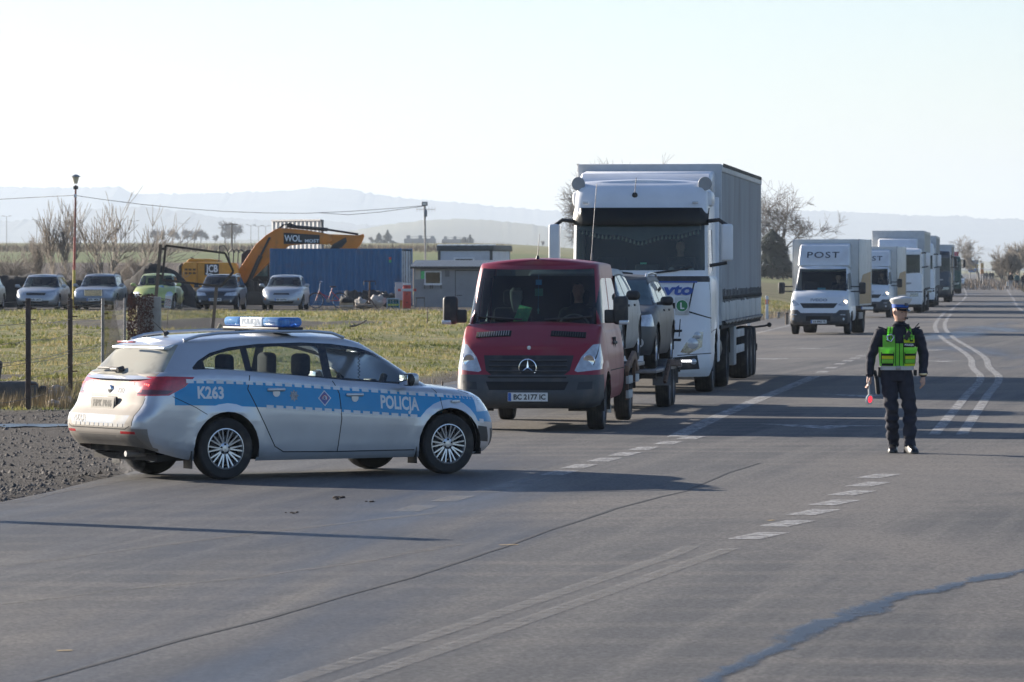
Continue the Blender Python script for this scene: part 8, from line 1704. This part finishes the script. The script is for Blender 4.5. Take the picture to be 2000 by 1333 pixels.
def officer():
    p = at(1757, 885); t = thing('person', 'police officer in dark uniform, green hi-vis vest and white peaked cap', 'person', (p.x, p.y, 0), R(-90)); bm = B()
    # torso and hips, local x towards the viewer, y to the officer's left
    body_loft(bm, [((0, -.035, .84), .125, .175), ((0, -.035, .94), .13, .180), ((0, -.03, 1.02), .125, .175), ((.005, -.025, 1.12), .13, .185), ((.01, -.02, 1.24), .135, .20), ((0, -.015, 1.34), .125, .215), ((-.01, -.01, 1.41), .10, .205), ((-.01, -.005, 1.455), .075, .125), ((0, 0, 1.485), .062, .07), ((.005, 0, 1.53), .058, .06), ((.01, 0, 1.57), .055, .056)])
    hp = head_loft(bm, Vector((.03, .005, 1.635)), .120, 32)
    for sg, sh, el, wr in ((-1, (0, -.225, 1.395), (-.03, -.325, 1.15), (.04, -.355, .90)), (1, (0, .205, 1.395), (-.03, .285, 1.15), (.05, .270, .90))):
        s_, e_, w_ = Vector(sh), Vector(el), Vector(wr)
        limb(bm, [s_+Vector((0, -.05*sg, .02)), s_, s_.lerp(e_, .35), s_.lerp(e_, .75), e_, e_.lerp(w_, .35), e_.lerp(w_, .8), w_], [.062, .075, .070, .062, .060, .058, .050, .046], 12); hand(bm, w_-Vector((0, 0, .005)), (w_-e_).normalized()+Vector((.05, 0, -.25)), (1, -.3*sg, 0))
    for sg, hp_, kn, an in ((-1, (0, -.125, .90), (.07, -.098, .50), (-.10, -.065, .09)), (1, (0, .055, .90), (.10, .115, .51), (.13, .108, .085))):
        h_, k_, a_ = Vector(hp_), Vector(kn), Vector(an); limb(bm, [h_+Vector((0, 0, .06)), h_, h_.lerp(k_, .3), h_.lerp(k_, .7), k_, k_.lerp(a_, .2), k_.lerp(a_, .5), k_.lerp(a_, .8), a_], [.09, (.105, .100), (.100, .096), .086, .080, .076, .076, .072, .066], 14)
        ft = Vector((.9, .18*sg+.05, 0)).normalized(); limb(bm, [a_+Vector((0, 0, .0)), a_+Vector((-.03, 0, -.03)), a_+ft*.06+Vector((0, 0, -.045)), a_+ft*.15+Vector((0, 0, -.05))], [.05, .045, .045, .03], 10)
    for v in bm.verts: pass
    body = skin_obj('body', bm, t, [NAVY, SKIN, STUBBLE], lambda c: 1 if (c.z > 1.535 and c.z < 1.70) or (c.z < .885 and c.z > .68 and (c.y < -.26 or c.y > .20)) else 2 if c.z >= 1.70 else 0, .0065, 2)
    me = body.data                                                     # cloth folds on sleeves and trouser legs
    NN = [v.normal.copy() for v in me.vertices]; CO = [v.co.copy() for v in me.vertices]
    for q, (c, n) in enumerate(zip(CO, NN)):
        if c.z < .80 or (abs(c.y) > .22 and .92 < c.z < 1.36): CO[q] = c+n*(.011*mnoise.noise(Vector((c.x*9, c.y*9+4, c.z*16)))+.008*math.sin(c.z*46+c.x*22+2*mnoise.noise(c*7))*sstep(.6, .1, abs(c.z-.35)+.1*(c.z > .9)))
    me.vertices.foreach_set('co', np.array(CO, np.float32).ravel())
    me.update()
    # boots
    for sg, a_, ln in ((-1, Vector((-.10, -.065, 0)), .0), (1, Vector((.13, .108, 0)), .0)):
        ft = Vector((.95, .16*sg+.05, 0)).normalized(); sd_ = Vector((-ft.y, ft.x, 0)); bm = B(); prev = None
        for x, w_, h in ((-.095, .032, .085), (-.08, .045, .13), (0, .052, .145), (.07, .053, .105), (.135, .058, .082), (.195, .054, .066), (.228, .036, .046), (.238, .014, .03)):
            c = a_+ft*x; rg = [bm.verts.new(c+sd_*w_*s0+Vector((0, 0, z0))) for s0, z0 in ((-1, .004), (-1.02, h*.45), (-.75, h*.85), (0, h), (.75, h*.85), (1.02, h*.45), (1, .004))]
            if prev:
                for i in range(6): bm.faces.new((prev[i], prev[i+1], rg[i+1], rg[i]))
                bm.faces.new((prev[6], prev[0], rg[0], rg[6]))
            else: bm.faces.new(rg)
            prev = rg
        bm.faces.new(prev[::-1]); bmesh.ops.recalc_face_normals(bm, faces=bm.faces); obj('boot', bm, BOOT, t)
    # vest: shell round the chest with shoulder straps
    def band(z0, z1, grow_, a0, a1, n=26, nzs=5):
        bm = B(); S = [(1.02, .126, .176, -.03, .0), (1.12, .132, .188, -.025, .005), (1.24, .138, .203, -.02, .01), (1.34, .127, .216, -.015, 0), (1.41, .102, .206, -.01, -.01), (1.455, .078, .128, -.005, -.01)]; fx = [curve1([(q[0], q[k]) for q in S]) for k in (1, 2, 3, 4)]; G = []
        for i in range(nzs+1):
            z = lerp(z0, z1, i/nzs); row = []
            for k in range(n+1): a = lerp(a0, a1, k/n); row.append(bm.verts.new((fx[3](z)+(fx[0](z)+grow_)*math.cos(a), fx[2](z)+(fx[1](z)+grow_)*math.sin(a), z)))
            G.append(row)
        for i in range(nzs):
            for k in range(n): bm.faces.new((G[i][k], G[i][k+1], G[i+1][k+1], G[i+1][k]))
        return bm
    bm = band(1.015, 1.235, .028, -math.pi, math.pi, 48, 6); vest = obj('vest', bm, HIVIS, t)
    BKW = M('black_webbing', (.014, .014, .015), .8)
    def patch(nm, y0, y1, z0, z1, m, g=.034, n=6, parent=vest):
        """patch on the chest: angle from lateral offset"""
        zc = (z0+z1)/2; bm = B(); G = []
        S = [(1.02, .126, .176, -.03, .0), (1.12, .132, .188, -.025, .005), (1.24, .138, .203, -.02, .01), (1.34, .127, .216, -.015, 0), (1.41, .102, .206, -.01, -.01), (1.455, .078, .128, -.005, -.01)]; fx = [curve1([(q[0], q[k]) for q in S]) for k in (1, 2, 3, 4)]
        for i in range(5):
            z = lerp(z0, z1, i/4); row = []
            for k in range(n+1):
                y = lerp(y0, y1, k/n); ry = fx[1](z)+g; u = max(-.98, min(.98, (y-fx[2](z))/ry)); row.append(bm.verts.new((fx[3](z)+(fx[0](z)+g)*math.sqrt(1-u*u), y, z)))
            G.append(row)
        for i in range(4):
            for k in range(n): bm.faces.new((G[i][k], G[i][k+1], G[i+1][k+1], G[i+1][k]))
        bmesh.ops.solidify(bm, geom=bm.faces[:], thickness=-.008); return obj(nm, bm, m, parent)
    for sg, y0, y1 in ((-1, -.205, -.065), (1, .035, .165)):
        patch('chest_panel', min(y0, y1), max(y0, y1), 1.23, 1.375, HIVIS, .024)
    patch('front_placket', -.075, .045, 1.02, 1.28, HIVIS, .032); patch('zip', -.062, -.055, 1.02, 1.30, BKW, .037, 2); patch('zip', .028, .036, 1.02, 1.30, BKW, .037, 2); patch('zip', -.018, -.010, 1.02, 1.29, BKW, .037, 2)
    for y0, y1 in ((-.215, -.085), (.052, .175)):
        pk = patch('pocket_border', y0-.008, y1+.008, 1.045, 1.175, BKW, .038, 8); patch('pocket', y0, y1, 1.05, 1.095, HIVIS, .050, 8, pk); patch('reflective_band', y0, y1, 1.098, 1.135, HIYEL, .051, 8, pk); patch('pocket_flap', y0, y1, 1.16, 1.20, HIVIS, .052, 8, pk); patch('flap_trim', y0, y1, 1.14, 1.157, BKW, .053, 8, pk)
        patch('hem', y0, y1, 1.018, 1.042, HIYEL if y0 > 0 else BKW, .037, 8)
    nm_ = patch('name_patch', .035, .165, 1.235, 1.285, BKW, .040); patch('yellow_patch', .040, .165, 1.288, 1.33, HIYEL, .038)
    text_obj('lettering', 'POLICJA', .032, WHITEINK, nm_, (.175, .098, 1.260), (-.10, 1, 0), (0, 0, 1), off=.004, bold=.0012, width=.105)
    for sg in (-1, 1):                                                   # shoulder straps: green squares on black webbing
        yc = -.125 if sg < 0 else .105; path = [(.142, yc*1.05, 1.30), (.122, yc, 1.38), (.075, yc*.92, 1.435), (0, yc*.88, 1.455), (-.07, yc*.9, 1.43), (-.12, yc, 1.36), (-.15, yc, 1.25)]
        bm = B(); G = []
        for i, q in enumerate(path):
            for dy in (-.036, .036): G.append(bm.verts.new(Vector(q)+Vector((.012 if i < 4 else -.012, dy, .014 if 1 < i < 5 else 0))))
        for i in range(len(path)-1): bm.faces.new((G[2*i], G[2*i+1], G[2*i+3], G[2*i+2]))
        bmesh.ops.solidify(bm, geom=bm.faces[:], thickness=.008); st = obj('shoulder_strap', bm, BKW, vest)
        for (q0, q1) in zip(path[:3], path[1:4]):
            for f_ in (.22, .72):
                for dy in (-.018, .018):
                    c = Vector(q0).lerp(Vector(q1), f_)+Vector((.020, dy, .018)); d = (Vector(q1)-Vector(q0)).normalized(); n = d.cross(Vector((0, 1, 0))).normalized(); bm = B(); vs = [bm.verts.new(c+d*a*.017+Vector((0, b_*.013, 0))) for a, b_ in ((-1, -1), (1, -1), (1, 1), (-1, 1))]; bm.faces.new(vs); bmesh.ops.solidify(bm, geom=bm.faces[:], thickness=.003); obj('reflective_square', bm, HIVIS, st, smooth=False)
    bm = B(); tube(bm, [(.155, -.16, 1.36), (.17, -.11, 1.385), (.172, -.08, 1.35), (.165, -.11, 1.30), (.16, -.15, 1.32)], .010, 8, closed=True); obj('handcuff_ring', bm, CHROME, vest)
    bm = B(); bx(bm, .13, .17, .055, .105, 1.315, 1.425, bev=.008, rot=RX(-28)); cyl(bm, (.15, .125, 1.415), (.15, .215, 1.515), .007, .005, 8); bx(bm, .168, .172, .07, .095, 1.38, 1.40, rot=RX(-28)); obj('radio', bm, PLASTIC, vest); bm = B(); cyl(bm, (.10, .09, 1.46), (.13, .085, 1.49), .022, n=10); obj('shoulder_microphone', bm, PLASTIC, vest)
    bm = B(); tube(bm, [(.055+.068*math.cos(a)*.9-.05, .07*math.sin(a), 1.492+.012*math.cos(a)) for a in np.linspace(0, 2*math.pi, 20)[:-1]], .019, 8, closed=True); obj('collar', bm, NAVY, t)
    for sg, y in ((-1, -.20), (1, .185)): bm = B(); bx(bm, -.05, .03, y-.055, y+.055, 1.445, 1.462, bev=.006, rot=RX(-sg*-18)); ep = obj('epaulette', bm, NAVY, t); bm = B(); bx(bm, -.03, .01, y+.01*sg, y+.05*sg, 1.464, 1.468, rot=RX(-sg*-18)); obj('rank_bar', bm, WHITEINK, ep)
    # belt, holster, watch
    bm = band(.968, 1.022, .020, -math.pi, math.pi, 40, 2); bl = obj('belt', bm, M('white_belt', (.50, .50, .49), .6), t); bm = B(); bx(bm, .140, .158, -.055, .005, .972, 1.018, bev=.004); obj('buckle', bm, STEEL, bl)
    bm = B(); bx(bm, -.05, .05, -.285, -.235, .68, .90, bev=.02, rot=RX(6)); bx(bm, -.02, .03, -.30, -.262, .86, .965, bev=.012, rot=RX(12)); bx(bm, -.02, .02, -.25, -.215, .88, 1.0, bev=.005); obj('holster', bm, BKW, t); bm = B(); bx(bm, -.04, .05, .165, .20, .90, .97, bev=.01); obj('pouch', bm, BKW, t)
    bm = B(); lathe(bm, [(.050, -.012), (.052, 0), (.050, .012)], (.05, .269, .918), 'Z', 16, caps=False); obj('watch', bm, M('watch_steel', (.5, .42, .28), .3, metal=.9), t)
    # cap, whistle, face details
    c0 = Vector((.02, .005, 1.735)); Q = RZ(32); cap = sub('peaked_cap', t, c0, (R(0), R(4), R(32)))
    def el(bm, rings, n=28, caps_=True):
        prev = None
        for z, rx, ry, ox, lift in rings:
            rg = [bm.verts.new((ox+rx*math.cos(2*math.pi*i/n), ry*math.sin(2*math.pi*i/n), z+lift*math.cos(2*math.pi*i/n))) for i in range(n)]
            if prev: skin(bm, prev, rg)
            prev = rg
        if caps_: bm.faces.new(prev)
    bm = B(); el(bm, [(-.045, .104, .088, 0, 0), (.002, .108, .092, 0, .004)], caps_=False); obj('cap_band', bm, M('cap_blue', (.02, .10, .42), .6), cap)
    bm = B(); el(bm, [(.0, .109, .093, 0, .004), (.016, .118, .104, .006, .010), (.040, .134, .122, .010, .020), (.056, .137, .126, .010, .024), (.070, .126, .114, .006, .022), (.080, .09, .08, 0, .018), (.084, .03, .03, 0, .014)]); obj('cap_crown', bm, M('cap_white', (.66, .66, .66), .7, var=.04), cap)
    bm = B(); G = []
    for k in range(13):
        a = R(lerp(-68, 68, k/12)); G.append((bm.verts.new((.103*math.cos(a), .088*math.sin(a), -.044)), bm.verts.new((.103*math.cos(a)+.062*math.cos(a*.8)*math.cos(a)**.4, .092*math.sin(a)*1.05, -.072+.010*(1-math.cos(a))))))
    for k in range(12): bm.faces.new((G[k][0], G[k][1], G[k+1][1], G[k+1][0]))
    bmesh.ops.solidify(bm, geom=bm.faces[:], thickness=.005); obj('peak', bm, M('patent_black', (.012, .012, .013), .12, coat=1), cap)
    bm = B(); tube(bm, [(.108*math.cos(R(a))+.004, .092*math.sin(R(a)), -.036) for a in range(-80, 81, 16)], .005, 6); obj('chin_strap', bm, BKW, cap); bm = B(); bx(bm, .112, .122, -.022, .022, -.012, .042, bev=.006, rot=RY(-14)); bg_ = obj('cap_badge', bm, M('badge_dark', (.08, .08, .09), .4), cap); bm = B(); prism(bm, [(-.013, .0), (0, -.008), (.013, 0), (.016, .026), (.005, .020), (0, .03), (-.005, .020), (-.016, .026)], .1235, .126, 'X'); obj('eagle_emblem', bm, CHROME, bg_, rot=(0, R(-14), 0), loc=(-.003, 0, .002))
    bm = B(); c = hp(.80, 0, -.50); cyl(bm, c, c+Q @ Vector((.045, 0, -.004)), .010, .012, 10); obj('whistle', bm, PLASTIC, t)
    for sg in (-1, 1): bm = B(); bmesh.ops.create_icosphere(bm, subdivisions=2, radius=.0115, matrix=Matrix.Translation(hp(.655, sg*.27, .06))); obj('eye', bm, M('eye_dark', (.06, .05, .045), .3), t)
    # signal disc held in his right hand
    hd = Vector((.085, -.365, .80)); wp = Matrix.Rotation(R(-90), 3, 'Z') @ hd; s_ = thing('signal_disc', 'white police stop disc with red centre held in the officer right hand', 'signal disc', (p.x+wp.x, p.y+wp.y, wp.z), 0); s_.rotation_euler = (R(6), R(-12), R(48)); s_.scale = (.85, .85, .85)
    WS = M('disc_white', (.64, .63, .60), .5); bm = B(); cyl(bm, (0, 0, .05), (0, 0, -.14), .013, .015, 10); obj('handle', bm, WS, s_); bm = B(); lathe(bm, [(.058, -.012), (.070, -.010), (.072, 0), (.070, .010), (.058, .012)], (0, 0, -.21), 'Y', 24); obj('rim', bm, WS, s_); bm = B(); lathe(bm, [(.001, -.016), (.048, -.015), (.05, -.010), (.05, .010), (.048, .015), (.001, .016)], (0, 0, -.21), 'Y', 24); obj('red_lens', bm, M('disc_red', (.75, .03, .05), .4, emit=((1, .05, .08), .5)), s_)
    return t
officer()
def walker(px_, py, label, top, legs, seed, h=1.75, group=None, back=False, bag=None):
    q = at(px_, py); z = tz(q.x, q.y); t = thing('person', label, 'person', (q.x, q.y, max(z, 0) if q.x < EDGE_R(q.y) else z), R(90 if back else -90)+.2*random.Random(seed).uniform(-1, 1), group); rg = random.Random(seed); st = rg.uniform(-.18, .18); bm = B(); k = h/1.75
    body_loft(bm, [((0, 0, .86), .12, .16), ((0, 0, 1.0), .12, .165), ((0, 0, 1.2), .125, .185), ((0, 0, 1.36), .115, .20), ((0, 0, 1.43), .07, .12), ((0, 0, 1.5), .055, .058)], 12); head_loft(bm, Vector((.02, 0, 1.63)), .118, rg.uniform(-30, 30))
    for sg in (-1, 1): limb(bm, [(0, sg*.19, 1.38), (-.05*sg*st*4, sg*.25, 1.12), (.06+.1*sg*st, sg*.24, .86), (.08+.1*sg*st, sg*.235, .78)], [.07, .055, .042, .04]); limb(bm, [(0, sg*.09, .9), (st*sg*.6, sg*.10, .5), (st*sg, sg*.10, .10)], [.10, .075, .055]); limb(bm, [(st*sg-.04, sg*.10, .05), (st*sg+.14, sg*.12, .04)], [.05, .035])
    o = skin_obj('body', bm, t, [top, legs, SKIN, HAIR], lambda c: 3 if c.z > 1.67 or (c.z > 1.6 and c.x < -.03) else 2 if c.z > 1.5 or (c.z < .82 and abs(c.y) > .19) else 1 if c.z < .92 else 0, .022, 2); o.scale = (k,)*3
    bm = B(); bx(bm, -.16, -.02, -.15, .15, 1.0, 1.38, bev=.05) if bag == 'pack' else bx(bm, .0, .12, -.42, -.22, .35, .80, bev=.05)
    if bag: b_ = obj('backpack' if bag == 'pack' else 'carrier_bag', bm, WHITEC if bag == 'white' else BLACKC, t); b_.scale = (k,)*3
    else: bm.free()
    return t
GREYT_ = M('grey_trousers', (.30, .30, .30), .9); JEANS = M('dark_jeans', (.03, .035, .05), .9); TEAL = M('teal_jacket', (.03, .09, .10), .9)
walker(1858, 563, 'man in dark clothes standing beside the far red lorry', BLACKC, JEANS, 1, 1.82, bag='pack'); walker(1874, 556, 'man in black at the tail of the lorry queue', BLACKC, BLACKC, 2, 1.8)
walker(1974, 566, 'walker in dark jacket and pale trousers with white bag on the verge', BLACKC, GREYT_, 3, 1.78, bag='white'); walker(1986, 565, 'walker in teal jacket beside the one in pale trousers', TEAL, JEANS, 4, 1.76); walker(1999, 565, 'walker in black at the side of the teal jacketed walker', BLACKC, JEANS, 5, 1.76)
for k, (x, y) in enumerate(((1921, 549), (1927, 549.5), (1934, 549), (1939, 549.5))): walker(x, y, 'distant walker in dark clothes on the far road edge', BLACKC, JEANS, 10+k, 1.7, group='group of distant walkers')
# thin exhaust vapour curling at the rear of the police car
p = at(262, 930); bm = B(); bmesh.ops.create_icosphere(bm, subdivisions=3, radius=1, matrix=Matrix.Diagonal((.17, .14, .16, 1)))
for v in bm.verts: v.co *= 1+.35*mnoise.noise(v.co*9)
vm = bpy.data.materials.new('vapour'); vm.use_nodes = True; vm.node_tree.nodes.clear(); vp = vm.node_tree.nodes.new('ShaderNodeVolumePrincipled'); vo = vm.node_tree.nodes.new('ShaderNodeOutputMaterial'); vn = vm.node_tree.nodes.new('ShaderNodeTexNoise'); vn.inputs['Scale'].default_value = 9; vn.inputs['Detail'].default_value = 4
vr = vm.node_tree.nodes.new('ShaderNodeMapRange'); vr.inputs[1].default_value = .45; vr.inputs[2].default_value = .75; vr.inputs[4].default_value = 3.0; vtc = vm.node_tree.nodes.new('ShaderNodeTexCoord'); vl = vm.node_tree.links; vl.new(vtc.outputs['Object'], vn.inputs['Vector']); vl.new(vn.outputs[0], vr.inputs[0]); vl.new(vr.outputs[0], vp.inputs['Density']); vl.new(vp.outputs[0], vo.inputs['Volume']); vp.inputs['Color'].default_value = (.9, .9, .92, 1)
o_ = struct(obj('exhaust_vapour', bm, vm, loc=(p.x+.02, p.y-.55, .19)), 'stuff'); tag(o_, 'thin white exhaust vapour behind the police car', 'vapour')
